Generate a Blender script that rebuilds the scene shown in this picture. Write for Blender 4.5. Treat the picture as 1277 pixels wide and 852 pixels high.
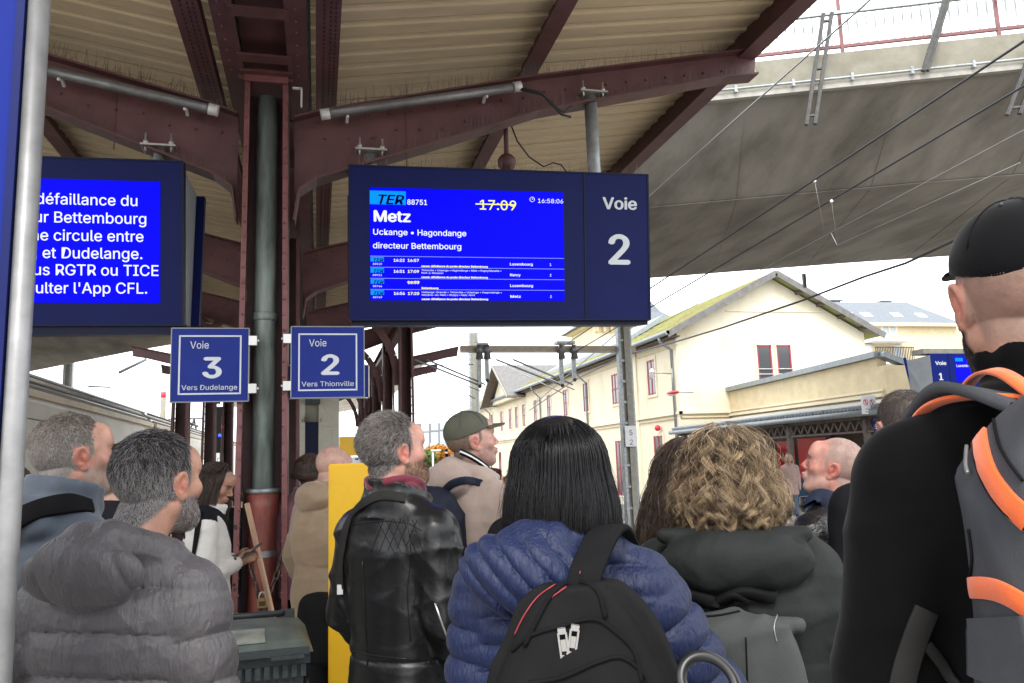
import bpy, bmesh, math, random
import numpy as np
from mathutils import Vector, Matrix, Euler
SC = bpy.context.scene
COL = SC.collection
for o in list(bpy.data.objects): bpy.data.objects.remove(o)
rnd = random.Random(7)
R = math.radians

# ------------------------------------------------------------ camera
EYE = np.array([0.0, 0.0, 1.6])
def cam_basis(psi, th, rho):
    f = np.array([math.sin(psi)*math.cos(th), math.cos(psi)*math.cos(th), math.sin(th)])
    r0 = np.array([math.cos(psi), -math.sin(psi), 0]); u0 = np.cross(r0, f)
    return r0*math.cos(rho)-u0*math.sin(rho), u0*math.cos(rho)+r0*math.sin(rho), f
CR, CU, CF = cam_basis(R(13.8126), R(8.5778), R(1.9))
cam = bpy.data.cameras.new('camera')
camo = bpy.data.objects.new('camera', cam); COL.objects.link(camo)
camo.matrix_world = Matrix(((CR[0], CU[0], -CF[0], EYE[0]), (CR[1], CU[1], -CF[1], EYE[1]), (CR[2], CU[2], -CF[2], EYE[2]), (0, 0, 0, 1)))
cam.sensor_width = 36; cam.lens = 36*1000/1277; cam.clip_start = 0.05; cam.clip_end = 3000
SC.camera = camo
SC.render.resolution_x = 1024; SC.render.resolution_y = 683

# surveying helpers: where the sight line of a photo point meets a known plane of the place
def ray(px, py): return CF + CR*(px-638.5)/1000 + CU*(426-py)/1000
def pX(px, py, X): d = ray(px, py); return EYE + d*X/d[0]
def pY(px, py, Y): d = ray(px, py); return EYE + d*Y/d[1]
def pZ(px, py, Z): d = ray(px, py); return EYE + d*(Z-EYE[2])/d[2]
def pD(px, py, D): return EYE + ray(px, py)*D

# ------------------------------------------------------------ world and sun (flat overcast daylight)
w = bpy.data.worlds.new('World'); SC.world = w; w.use_nodes = True
nt = w.node_tree; nt.nodes.clear()
sky = nt.nodes.new('ShaderNodeTexSky'); sky.sky_type = 'NISHITA'; sky.sun_disc = False
SUN_EL, SUN_AZ = R(48), R(200)
sky.sun_elevation = SUN_EL; sky.sun_rotation = SUN_AZ; sky.dust_density = 4.0; sky.air_density = 1.0
mixn = nt.nodes.new('ShaderNodeMix'); mixn.data_type = 'RGBA'; mixn.inputs['Factor'].default_value = 0.86
nt.links.new(sky.outputs[0], mixn.inputs[6])
tcw = nt.nodes.new('ShaderNodeTexCoord'); nz = nt.nodes.new('ShaderNodeTexNoise'); nz.inputs['Scale'].default_value = 2.2; nz.inputs['Detail'].default_value = 5
nt.links.new(tcw.outputs['Generated'], nz.inputs['Vector'])
cr = nt.nodes.new('ShaderNodeValToRGB'); cr.color_ramp.elements[0].position = .3; cr.color_ramp.elements[1].position = .7
cr.color_ramp.elements[0].color = (10.5, 10.8, 11.3, 1); cr.color_ramp.elements[1].color = (13.5, 13.6, 13.8, 1)
nt.links.new(nz.outputs[0], cr.inputs[0]); nt.links.new(cr.outputs[0], mixn.inputs[7])
bg = nt.nodes.new('ShaderNodeBackground'); bg.inputs[1].default_value = 0.142
nt.links.new(mixn.outputs[2], bg.inputs[0])
wo = nt.nodes.new('ShaderNodeOutputWorld'); nt.links.new(bg.outputs[0], wo.inputs[0])
sl = bpy.data.lights.new('sun', 'SUN'); sl.energy = 1.2; sl.angle = R(14); sl.color = (1, .96, .9)
so = bpy.data.objects.new('sun', sl); COL.objects.link(so)
sd = Vector((math.sin(SUN_AZ)*math.cos(SUN_EL), math.cos(SUN_AZ)*math.cos(SUN_EL), math.sin(SUN_EL)))
so.rotation_euler = sd.to_track_quat('Z', 'Y').to_euler(); so.location = (0, 0, 60)
SC.view_settings.view_transform = 'Standard'; SC.view_settings.look = 'None'
SC.view_settings.exposure = 1.15; SC.view_settings.gamma = 1
SC.render.engine = 'CYCLES'
SC.cycles.max_bounces = 6; SC.cycles.diffuse_bounces = 4; SC.cycles.glossy_bounces = 3; SC.cycles.transparent_max_bounces = 8

# ------------------------------------------------------------ materials
def N(nt, t, **k):
    n = nt.nodes.new(t)
    for a, b in k.items(): setattr(n, a, b)
    return n
def mat(name, col, rough=.6, metal=0, noise=0.0, nscale=8, bump=0.0, bscale=40, col2=None, spec=.5, emit=None, estr=1, sub=0, subc=None, sheen=0, coat=0, attr=None, stretch=(1, 1, 1), bdist=.01, detail=5, wave=None, alpha=None, trans=0, ridge=0, contrast=(.35, .65)):
    m = bpy.data.materials.new(name); m.use_nodes = True
    t = m.node_tree; b = t.nodes['Principled BSDF']
    L = t.links.new
    b.inputs['Roughness'].default_value = rough; b.inputs['Metallic'].default_value = metal
    b.inputs['Specular IOR Level'].default_value = spec
    b.inputs['Base Color'].default_value = (*col, 1)
    tc = N(t, 'ShaderNodeTexCoord'); mp = N(t, 'ShaderNodeMapping'); mp.inputs['Scale'].default_value = stretch
    L(tc.outputs['Object'], mp.inputs[0])
    src = None
    if attr:
        a = N(t, 'ShaderNodeAttribute', attribute_name=attr); src = a.outputs['Color']
    if noise or col2:
        n = N(t, 'ShaderNodeTexNoise'); n.inputs['Scale'].default_value = nscale; n.inputs['Detail'].default_value = detail; n.inputs['Roughness'].default_value = .6
        L(mp.outputs[0], n.inputs['Vector'])
        rp = N(t, 'ShaderNodeMapRange'); rp.inputs[1].default_value = contrast[0]; rp.inputs[2].default_value = contrast[1]
        L(n.outputs[0], rp.inputs[0])
        mx = N(t, 'ShaderNodeMix', data_type='RGBA')
        L(rp.outputs[0], mx.inputs['Factor'])
        if src is not None:
            mu = N(t, 'ShaderNodeMix', data_type='RGBA', blend_type='MULTIPLY'); mu.inputs['Factor'].default_value = 1
            g = 1-noise
            mx.inputs[6].default_value = (g, g, g, 1); mx.inputs[7].default_value = (1, 1, 1, 1)
            L(src, mu.inputs[6]); L(mx.outputs[2], mu.inputs[7]); src = mu.outputs[2]
        else:
            c2 = col2 or tuple(c*(1-noise) for c in col)
            mx.inputs[6].default_value = (*c2, 1); mx.inputs[7].default_value = (*col, 1); src = mx.outputs[2]
    if src is not None: L(src, b.inputs['Base Color'])
    if bump:
        n = N(t, 'ShaderNodeTexNoise'); n.inputs['Scale'].default_value = bscale; n.inputs['Detail'].default_value = 4
        if ridge: n.inputs['Distortion'].default_value = ridge
        L(mp.outputs[0], n.inputs['Vector'])
        bp = N(t, 'ShaderNodeBump'); bp.inputs['Strength'].default_value = bump; bp.inputs['Distance'].default_value = bdist
        L(n.outputs[0], bp.inputs['Height']); L(bp.outputs[0], b.inputs['Normal'])
    if emit:
        b.inputs['Emission Color'].default_value = (*emit, 1); b.inputs['Emission Strength'].default_value = estr
    if sub:
        b.inputs['Subsurface Weight'].default_value = sub; b.inputs['Subsurface Radius'].default_value = subc or (.012, .005, .003); b.inputs['Subsurface Scale'].default_value = 1
    if sheen: b.inputs['Sheen Weight'].default_value = sheen; b.inputs['Sheen Roughness'].default_value = .4
    if coat: b.inputs['Coat Weight'].default_value = coat
    if trans: b.inputs['Transmission Weight'].default_value = trans
    return m
M = {}
M['red_steel'] = mat('red_steel', (.118, .048, .048), .55, noise=.35, nscale=5, bump=.25, bscale=30, bdist=.004)
M['pink_steel'] = mat('pink_steel', (.19, .065, .065), .5, noise=.35, nscale=9, bump=.2)
M['plank'] = mat('plank', (.70, .57, .385), .7, noise=.32, nscale=1.3, bump=.1, bscale=20, stretch=(.35, 1, 1), bdist=.003)
M['pipe_green'] = mat('pipe_green', (.25, .30, .275), .55, col2=(.09, .11, .10), nscale=6, stretch=(2, 2, .35), bump=.3, bscale=18, bdist=.004)
M['pipe_red'] = mat('pipe_red', (.30, .075, .055), .5, col2=(.15, .05, .04), nscale=7, stretch=(2, 2, .5), bump=.2)
M['grey_metal'] = mat('grey_metal', (.22, .22, .22), .45, .5, noise=.3, nscale=14)
M['strut'] = mat('weathered_galvanised', (.085, .085, .082), .6, .3, noise=.35, nscale=12)
M['galv'] = mat('galv', (.36, .39, .40), .5, .5, noise=.35, nscale=12)
M['white_metal'] = mat('white_metal', (.62, .62, .6), .45, .2, noise=.2)
M['black'] = mat('black', (.014, .014, .016), .5)
M['spike'] = mat('spike', (.10, .07, .055), .5, .5)
M['navy'] = mat('navy', (.006, .011, .080), .5, noise=.12, nscale=3, spec=.12)
M['navy_edge'] = mat('navy_edge', (.005, .008, .03), .5, spec=.2)
M['case_grey'] = mat('case_grey', (.22, .24, .26), .5, noise=.2, nscale=4)
M['sign_blue'] = mat('sign_blue', (.006, .022, .21), .5, noise=.12, nscale=5, spec=.2)
M['bright_blue'] = mat('bright_blue', (.004, .015, .17), .6, spec=.12)
M['white'] = mat('white_print', (.72, .74, .76), .5)
M['sign_white'] = mat('sign_lettering', (.56, .60, .64), .6, spec=.1)
M['steel_clip'] = mat('steel_clip', (.55, .55, .53), .35, .7)
M['screen'] = mat('screen_blue', (0, 0, .03), .4, spec=.05, emit=(0.0, 0.0, 1.0), estr=.46)
M['t_white'] = mat('screen_white', (.1, .1, .1), .4, emit=(.82, .85, 1), estr=.52, spec=.05)
M['t_yellow'] = mat('screen_yellow', (.1, .1, 0), .4, emit=(1, .95, .16), estr=.5, spec=.05)
M['t_dark'] = mat('screen_dark', (0, 0, .01), .6, emit=(.0, .0, .04), estr=.3, spec=.05)
M['t_cyan'] = mat('screen_cyan', (0, .05, .1), .4, emit=(.0, .27, 1), estr=.5, spec=.05)
M['t_line'] = mat('screen_line', (0, .05, .1), .4, emit=(.35, .35, 1), estr=.45, spec=.05)
M['concrete'] = mat('concrete', (.245, .228, .196), .85, col2=(.125, .115, .095), nscale=1.1, bump=.35, bscale=9, stretch=(1.2, .35, 1), detail=14, contrast=(.34, .6))
M['fascia'] = mat('fascia_concrete', (.24, .23, .185), .9, col2=(.17, .16, .12), nscale=2.5, bump=.3, bscale=14, detail=8)
M['trim_concrete'] = mat('trim_concrete', (.36, .345, .31), .9, noise=.25, nscale=6)
M['cream'] = mat('cream_render', (.66, .60, .455), .9, col2=(.55, .48, .34), nscale=1.1, detail=10, contrast=(.25, .5), bump=.1, bscale=50, stretch=(1, 1, .5))
M['cream_dark'] = mat('cream_trim', (.64, .54, .35), .9, noise=.15, nscale=3)
M['moss_tile'] = mat('moss_tile', (.33, .36, .10), .9, col2=(.24, .20, .12), nscale=1.3, bump=.4, bscale=20)
M['grey_tile'] = mat('grey_tile', (.16, .155, .15), .8, noise=.3, nscale=5, bump=.3)
M['slate'] = mat('slate', (.125, .145, .165), .6, noise=.2, nscale=4)
M['zinc'] = mat('zinc', (.27, .30, .32), .5, .4, noise=.2)
M['eave_wood'] = mat('eave_wood', (.13, .10, .08), .8, noise=.3)
M['red_frame'] = mat('red_frame', (.30, .03, .05), .5)
M['pane'] = mat('window_glass', (.06, .065, .07), .12, spec=.8)
M['pane_pale'] = mat('pale_window_glass', (.35, .40, .43), .15, spec=.8)
M['ground'] = mat('ballast', (.27, .25, .225), .95, noise=.4, nscale=14, bump=.6, bscale=60)
M['paving'] = mat('asphalt_paving', (.27, .26, .245), .85, noise=.25, nscale=3, bump=.3, bscale=90)
M['paving_pale'] = mat('pale_paving', (.30, .29, .275), .85, noise=.2, nscale=3)
M['yellow_line'] = mat('line_yellow', (.6, .45, .08), .7)
M['rail'] = mat('rail_steel', (.16, .12, .10), .4, .8)
M['sleeper'] = mat('sleeper', (.26, .25, .23), .9)
M['train'] = mat('train_paint', (.58, .56, .47), .42, noise=.22, nscale=1.2, bump=.04, stretch=(1, .5, 1))
M['train_cream'] = mat('train_band', (.66, .56, .40), .45, noise=.15, nscale=3)
M['train_dark'] = mat('train_seal', (.02, .02, .02), .5)
M['train_roof'] = mat('train_roof', (.27, .255, .225), .7, noise=.4, nscale=4)
M['beige_panel'] = mat('beige_panel', (.30, .20, .14), .6)
M['stone'] = mat('stone_block', (.47, .45, .38), .9, noise=.12, nscale=30, bump=.3, bscale=80, bdist=.004)
M['yellow'] = mat('yellow_paint', (.72, .42, .012), .42, col2=(.58, .31, .02), nscale=3, detail=12, contrast=(.2, .5), bump=.1, bscale=30)
M['bin'] = mat('bin_plastic', (.035, .045, .048), .55, noise=.3, nscale=6, bump=.2, bscale=80)
M['bin_pale'] = mat('bin_lid_scuffed', (.10, .125, .11), .5, col2=(.05, .06, .06), nscale=9)
M['label_worn'] = mat('worn_label', (.24, .26, .22), .5, col2=(.12, .13, .12), nscale=14)
M['wood'] = mat('bare_wood', (.48, .30, .19), .6, noise=.2, nscale=12, stretch=(1, 1, .2))
M['brass'] = mat('brass', (.52, .40, .17), .35, .8)
M['rust'] = mat('rusty_chain', (.12, .075, .06), .6, .5, noise=.4, nscale=60)
M['red_poster'] = mat('red_poster', (.75, .025, .02), .4)
M['dark_wall'] = mat('dark_wall', (.10, .075, .05), .8, noise=.3, nscale=3)
M['wood_beam'] = mat('painted_beam', (.12, .09, .08), .7, noise=.3)
M['lamp_red'] = mat('lamp_red', (.55, .02, .05), .4)
M['wire'] = mat('wire', (.05, .05, .055), .5, .5)
M['wire_pale'] = mat('wire_pale', (.25, .26, .26), .4, .6)
M['grey_block'] = mat('grey_cladding', (.17, .175, .19), .8, noise=.15)
M['leaf_o'] = mat('autumn_leaf', (.42, .19, .03), .8)
M['leaf_g'] = mat('green_leaf', (.08, .12, .03), .8)
M['bark'] = mat('bark', (.10, .08, .06), .9)
M['beam_tan'] = mat('beam_tan', (.40, .33, .24), .7, noise=.2)
M['mast_conc'] = mat('mast_face', (.30, .29, .25), .8, noise=.2)
M['print_red'] = mat('print_red', (.6, .02, .03), .5)
M['print_black'] = mat('print_black', (.03, .03, .03), .5)
M['signal_red'] = mat('signal_red', (.3, 0, 0), .4, emit=(1, .02, .05), estr=.6)
M['signal_blue'] = mat('signal_blue', (0, 0, .3), .4, emit=(.05, .1, 1), estr=1.2)

# ------------------------------------------------------------ mesh helpers
def tag(o, label=None, cat=None, group=None, kind=None):
    if label: o['label'] = label
    if cat: o['category'] = cat
    if group: o['group'] = group
    if kind: o['kind'] = kind
    return o
def thing(name, label, cat, loc=(0, 0, 0), rz=0, group=None, kind=None):
    o = bpy.data.objects.new(name, None); COL.objects.link(o); o.empty_display_size = .2
    o.location = loc; o.rotation_euler = (0, 0, rz)
    o['_m'] = 1; del o['_m']
    WM[o.name] = Matrix.Translation(Vector(loc)) @ Matrix.Rotation(rz, 4, 'Z')
    return tag(o, label, cat, group, kind)
WM = {}
def wm(o): return WM.get(o.name, Matrix.Identity(4))
class MB:
    def __init__(s): s.v = []; s.f = []; s.sm = []
    def add(s, vs, fs, smooth=False):
        b = len(s.v); s.v += [tuple(map(float, v)) for v in vs]
        for f in fs: s.f.append([i+b for i in f]); s.sm.append(smooth)
        return s
    def box(s, c, d, rot=None):
        h = [x/2 for x in d]; vs = []
        for z in (-1, 1):
            for (x, y) in ((-1, -1), (1, -1), (1, 1), (-1, 1)):
                p = Vector((x*h[0], y*h[1], z*h[2]))
                if rot is not None: p = rot @ p
                vs.append(p+Vector(c))
        return s.add(vs, [(3, 2, 1, 0), (4, 5, 6, 7), (0, 1, 5, 4), (1, 2, 6, 5), (2, 3, 7, 6), (3, 0, 4, 7)])
    def bx(s, x0, x1, y0, y1, z0, z1): return s.box(((x0+x1)/2, (y0+y1)/2, (z0+z1)/2), (abs(x1-x0), abs(y1-y0), abs(z1-z0)))
    def bar(s, a, b, w, h=None, up=(0, 0, 1)):
        a, b = Vector(a), Vector(b); d = b-a; L = d.length; d.normalize(); h = h or w
        up = Vector(up)
        x = d.cross(up)
        if x.length < 1e-3: x = d.cross(Vector((1, 0, 0)))
        x.normalize(); z = x.cross(d)
        vs = []
        for p in (a, b):
            for (i, j) in ((-1, -1), (1, -1), (1, 1), (-1, 1)): vs.append(p+x*i*w/2+z*j*h/2)
        return s.add(vs, [(0, 1, 2, 3), (7, 6, 5, 4), (1, 0, 4, 5), (2, 1, 5, 6), (3, 2, 6, 7), (0, 3, 7, 4)])
    def tube(s, pts, r, n=10, cap=True, smooth=True):
        pts = [Vector(p) for p in pts]; rs = r if isinstance(r, (list, tuple)) else [r]*len(pts)
        b = len(s.v); prev = None
        for i, p in enumerate(pts):
            d = (pts[min(i+1, len(pts)-1)]-pts[max(i-1, 0)]).normalized()
            if prev is None:
                x = d.cross(Vector((0, 0, 1)))
                if x.length < 1e-2: x = d.cross(Vector((0, 1, 0)))
            else: x = prev-d*prev.dot(d)
            x.normalize(); prev = x; y = d.cross(x)
            for k in range(n):
                a = 2*math.pi*k/n; q = p+(x*math.cos(a)+y*math.sin(a))*rs[i]; s.v.append(tuple(q))
        for i in range(len(pts)-1):
            for k in range(n):
                a = b+i*n+k; c = b+i*n+(k+1) % n; s.f.append([a, c, c+n, a+n]); s.sm.append(smooth)
        if cap:
            s.f.append([b+k for k in range(n)][::-1]); s.sm.append(False)
            e = b+(len(pts)-1)*n; s.f.append([e+k for k in range(n)]); s.sm.append(False)
        return s
    def prism(s, poly, off):
        """poly: 3d points; off: extrusion vector"""
        n = len(poly); off = Vector(off); a = [Vector(p) for p in poly]; vs = a+[p+off for p in a]
        fs = [list(range(n))[::-1], list(range(n, 2*n))]+[[i, (i+1) % n, (i+1) % n+n, i+n] for i in range(n)]
        return s.add(vs, fs)
    def sphere(s, c, r, n=10, m=7):
        r = r if isinstance(r, (list, tuple)) else (r, r, r); b = len(s.v)
        vs = []; fs = []
        for j in range(m+1):
            t = math.pi*j/m
            for k in range(n):
                a = 2*math.pi*k/n; vs.append((c[0]+r[0]*math.sin(t)*math.cos(a), c[1]+r[1]*math.sin(t)*math.sin(a), c[2]+r[2]*math.cos(t)))
        for j in range(m):
            for k in range(n): fs.append([j*n+k, j*n+(k+1) % n, (j+1)*n+(k+1) % n, (j+1)*n+k][::-1])
        return s.add(vs, fs, True)
    def mesh(s, name, m):
        me = bpy.data.meshes.new(name); me.from_pydata(s.v, [], s.f); me.materials.append(m)
        me.polygons.foreach_set('use_smooth', s.sm); me.update(); return me
    def build(s, name, m, parent=None, local=False, fix=True):
        me = s.mesh(name, m)
        if fix:
            bm = bmesh.new(); bm.from_mesh(me); bmesh.ops.recalc_face_normals(bm, faces=bm.faces); bm.to_mesh(me); bm.free()
        return link(name, me, parent, local)
def link(name, me, parent=None, local=False):
    o = bpy.data.objects.new(name, me); COL.objects.link(o)
    if parent is not None:
        o.parent = parent
        if not local: o.matrix_parent_inverse = wm(parent).inverted()
        if parent.name in WM: WM[o.name] = wm(parent) if local else Matrix.Identity(4)
    return o
try: FONT = bpy.data.fonts.load(bpy.utils.system_resource('DATAFILES', path='fonts')+'/Inter.woff2')   # comes with Blender; its built-in face otherwise
except Exception: FONT = None
def text_mesh(txt, size, name='lettering', bold=0, align='CENTER', shear=0, extrude=.0015, stretch=1):
    c = bpy.data.curves.new(name, 'FONT'); c.body = txt; c.size = size; c.align_x = align; c.align_y = 'TOP_BASELINE'
    if FONT: c.font = FONT
    c.offset = bold; c.shear = shear; c.extrude = extrude; c.resolution_u = 3
    o = bpy.data.objects.new(name, c); COL.objects.link(o)
    bpy.context.view_layer.update()
    me = bpy.data.meshes.new_from_object(o.evaluated_get(bpy.context.evaluated_depsgraph_get()))
    bpy.data.objects.remove(o); bpy.data.curves.remove(c)
    me.transform(Matrix.Translation((0, -.36*size, 0)))
    if stretch != 1: me.transform(Matrix.Diagonal((stretch, 1, 1, 1)))
    return me
def text(txt, size, m, parent, frame, u, v, off=.004, width=None, **k):
    """lettering on a plane: frame = 4x4 matrix (x right, y up, z out of the face)"""
    bold = k.pop('bold', 0); me = text_mesh(txt, size, **k)
    if bold:
        bm = bmesh.new(); d = min(bold, size*.035)
        for i, (dx, dy) in enumerate(((-d, 0), (d, 0), (0, d*.6), (0, -d*.6))):
            m2 = me.copy(); m2.transform(Matrix.Translation((dx, dy, .00012*i))); bm.from_mesh(m2); bpy.data.meshes.remove(m2)
        bm.to_mesh(me); bm.free()
    if width:
        xs = [q.co.x for q in me.vertices]; s = width/(max(xs)-min(xs)); me.transform(Matrix.Diagonal((s, 1, 1, 1)))
    me.transform(frame @ Matrix.Translation((u, v, off))); me.materials.clear(); me.materials.append(m)
    return link('lettering', me, parent)
def quad_on(frame, u0, u1, v0, v1, t0, t1, mb=None):
    mb = mb or MB(); vs = []
    for t in (t0, t1):
        for (u, v) in ((u0, v0), (u1, v0), (u1, v1), (u0, v1)): vs.append(frame @ Vector((u, v, t)))
    return mb.add(vs, [(3, 2, 1, 0), (4, 5, 6, 7), (0, 1, 5, 4), (1, 2, 6, 5), (2, 3, 7, 6), (3, 0, 4, 7)])
def frame_from(o, x, y):
    x = Vector(x).normalized(); y = Vector(y); y = (y-x*y.dot(x)).normalized(); z = x.cross(y)
    return Matrix(((x[0], y[0], z[0], o[0]), (x[1], y[1], z[1], o[1]), (x[2], y[2], z[2], o[2]), (0, 0, 0, 1)))
def uv_of(frame, px, py):
    """photo point -> (u, v) on the face's own plane"""
    o = frame.translation; n = Vector(frame.col[2][:3]); d = Vector(ray(px, py)); e = Vector(EYE)
    p = e+d*((o-e).dot(n)/d.dot(n)); q = frame.inverted() @ p
    return q.x, q.y
# ============================================================ SETTING
mb = MB(); S = 900
mb.bx(-S, S, -S, S, -1.0, -.62); tag(mb.build('ground', M['ground']), kind='structure')
# island platform (ours), and platform one beside the station building
mb = MB(); mb.bx(-4.1, 3.7, -12, 90, -.6, 0); tag(mb.build('platform', M['paving']), kind='structure')
for x in (-3.7, 3.3):
    mb = MB(); mb.bx(x-.06, x+.06, -12, 90, .003, .006); tag(mb.build('platform_marking', M['yellow_line']), kind='structure')
mb = MB(); mb.bx(10.9, 60, -5, 120, -.6, -.05); tag(mb.build('platform_one', M['paving_pale']), kind='structure')
mb = MB(); mb.bx(11.5, 11.62, -5, 120, -.05, -.046); tag(mb.build('platform_one_marking', M['yellow_line']), kind='structure')
for xc in (5.3, 8.9, -6.0, -9.6):
    mb = MB()
    for s in (-.72, .72): mb.bx(xc+s-.035, xc+s+.035, -10, 140, -.62, -.44)
    tag(mb.build('rail_track', M['rail']), kind='structure')
    mb = MB()
    for i in range(120): mb.bx(xc-1.25, xc+1.25, -8+i*.62, -8+i*.62+.25, -.62, -.57)
    tag(mb.build('railway_sleepers', M['sleeper']), kind='structure')

# ============================================================ ROAD BRIDGE over the station (skewed to the tracks)
br = thing('road_bridge', 'grey concrete road bridge crossing high over the tracks with a pale edge beam', 'bridge', (6.4, 11.2, 0))
bd = Vector((4.41, -1.88, 0)).normalized(); bn = Vector((-bd.y, bd.x, 0))    # along the bridge, and away from the viewer
B0 = Vector((6.32, 11.41, 0))
def bp(s, t, z): return B0+bd*s+bn*t+Vector((0, 0, z))
ss = [-44, -30, -20, -16.5, -13.5, -10, -6, -2, 4, 12, 24, 40]
def zs(s):   # underside height along the span: it curves down towards the left abutment
    k = [(-44, 1.8), (-30, 3.0), (-20, 4.75), (-16.5, 5.2), (-13.5, 5.5), (-10, 5.85), (-6, 6.12), (-2, 6.35), (4, 6.4), (40, 6.42)]
    for (a, za), (b, zb) in zip(k, k[1:]):
        if a <= s <= b: return za+(zb-za)*(s-a)/(b-a)
    return 6.4
def loft(prof, name, m):
    mb = MB(); n = len(prof(0)); vs = []; fs = []
    for s in ss: vs += [bp(s, t, z) for (t, z) in prof(s)]
    for i in range(len(ss)-1):
        for j in range(n):
            a = i*n+j; b = i*n+(j+1) % n; fs.append([a, b, b+n, a+n])
    fs.append(list(range(n))); fs.append([(len(ss)-1)*n+j for j in range(n)])
    mb.add(vs, fs); return mb.build(name, m, br)
loft(lambda s: [(0.02, 7.4), (2.15, zs(s)), (8.3, zs(s)), (8.8, zs(s)+.1), (8.8, 7.9), (.02, 7.9)], 'deck_soffit', M['concrete'])
loft(lambda s: [(-.06, 7.36), (.0, 7.36), (.0, 8.0), (-.06, 8.0)], 'edge_beam', M['fascia'])
loft(lambda s: [(-.16, 7.36), (-.064, 7.36), (-.064, 7.46), (-.16, 7.46)], 'drip_ledge', M['trim_concrete'])
loft(lambda s: [(2.1, zs(s)-.015), (2.2, zs(s)-.015), (2.2, zs(s)-.003), (2.1, zs(s)-.003)], 'joint_line', M['concrete'])
for k in range(11):      # formwork joints of the deck
    s_ = -9+k*2.4; mb = MB(); P_ = [bp(s_, 2.3, zs(s_)-.004), bp(s_, 8.2, zs(s_)-.004)]; mb.bar(P_[0], P_[1], .02, .006); mb.bar(bp(s_, .1, 7.38), bp(s_, 2.1, zs(s_)+.015), .02, .02, up=bd); mb.build('formwork_joint', M['concrete'], br)
mb = MB(); mb.tube([bp(s, -.2, 7.5) for s in (-3, 3, 9, 16)], .022, 8); mb.build('conduit', M['galv'], br)
for k in range(9):
    mb = MB(); p = bp(-1.4+k*.9, -.2, 7.5); mb.box(p, (.05, .05, .12)); mb.build('conduit_clip', M['galv'], br)
for s in (-2.5, -.2, 2.15, 4.5, 6.8, 9.1):     # railing posts
    mb = MB(); mb.bar(bp(s, -.02, 8.0), bp(s, -.02, 9.2), .06, .05, up=bd); mb.build('railing_post', M['pink_steel'], br)
mb = MB()
for z in (8.12, 9.2): mb.bar(bp(-12, -.02, z), bp(16, -.02, z), .045, .05)
mb.build('railing_rail', M['pink_steel'], br)
mb = MB(); mb.bar(bp(-2.6, -.16, 8.62), bp(12, -.16, 8.66), .06, .05); mb.build('handrail', M['galv'], br)
mb = MB(); s = -12
while s < 14:
    mb.bar(bp(s, .0, 8.12), bp(s, .0, 9.2), .026, .026, up=bd); s += .14
tag(mb.build('railing_bars', M['galv'], br), kind='stuff')
# galvanised struts that carry the catenary, bolted to the bridge edge
def strut(s0, z0, s1, z1, t=-.24, w=.13, double=True):
    a, b = bp(s0, t, z0), bp(s1, t, z1)
    for k in ((-w/2, w/2) if double else (-.03, .03)):
        mb = MB(); mb.bar(a+bd*k, b+bd*k, .055, .07, up=bn); mb.build('strut_rail', M['strut'], br)
        mb = MB(); mb.bar(a+bd*k-bn*.05, b+bd*k-bn*.05, .015, .01, up=bn); mb.build('strut_flange', M['strut'], br)
    for q in ((.08, .5, .93) if double else (.96,)):
        p = a+(b-a)*q; mb = MB(); mb.bar(p-bd*w/2, p+bd*w/2, .05, .03); mb.build('strut_plate', M['strut'], br)
strut(1.5, 6.75, 1.92, 8.6); strut(3.28, 7.45, 3.72, 8.62, w=.08, double=False); strut(4.45, 6.6, 5.1, 8.0, w=.18)
mb = MB(); mb.box(bp(-43, 4.5, 2.5), (8, 12, 7)); mb.build('abutment', M['concrete'], br)

# ============================================================ PLATFORM CANOPY
CX = -.35
can = thing('platform_canopy', 'dark red riveted steel platform canopy with ribbed beige soffit over the waiting crowd', 'canopy', (CX, 5.6, 0))
def zroof(x):
    d = abs(x-CX); return 4.42+.165*d if d > .3 else 4.47
YR = [1.9, 5.6, 9.3, 13.0, 16.33]
rafter_R = [(-.16, 3.30), (-.13, 3.52), (-.01, 3.61), (.15, 3.67), (.6, 3.84), (1.13, 4.04), (1.63, 4.24), (2.72, 4.52), (3.22, 4.65), (3.52, 4.70), (3.56, 4.93), (2.73, 4.75), (1.64, 4.52), (.04, 4.12), (-.16, 4.05)]
def rafter(Y, dz=0, name='rafter', tip=True):
    for sg in (1, -1):
        P = [(CX+sg*(x-CX), z+dz) for x, z in rafter_R]
        low = P[:10]; up = P[10:]
        mb = MB(); mb.prism([(x, Y-.006, z) for x, z in P], (0, .012, 0)); web = mb.build(name, M['red_steel'], can)
        mb = MB()
        for (a, b) in zip(low, low[1:]): mb.bar((a[0], Y, a[1]), (b[0], Y, b[1]), .17, .014)
        mb.build('flange', M['red_steel'], web)
        mb = MB()
        for (a, b) in zip(up, up[1:]): mb.bar((a[0], Y, a[1]), (b[0], Y, b[1]), .17, .014)
        mb.build('flange', M['red_steel'], web)
        if Y < 10:
            mb = MB()
            for k in range(20):
                x = CX+sg*(.35+k*.17); d = abs(x-CX); z = 4.02+dz+.20*(d-.2)
                zz = z+.03 if d > 2 else z
                mb.sphere((x, Y-.012, zz-.0), .011, 6, 4)
                if d < 1.4: mb.sphere((x+.05, Y-.012, zz-.12-.02*(k % 3)), .011, 6, 4)
            tag(mb.build('rivet', M['red_steel'], web), kind='stuff')
            mb = MB(); mb.bx(CX+sg*.98-.004, CX+sg*.98+.004, Y-.012, Y-.006, 3.76+dz, 4.2+dz); mb.build('splice_plate', M['red_steel'], web)
for Y in YR: rafter(Y)
rafter(20.3, -.32); rafter(24, -.3)
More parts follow.
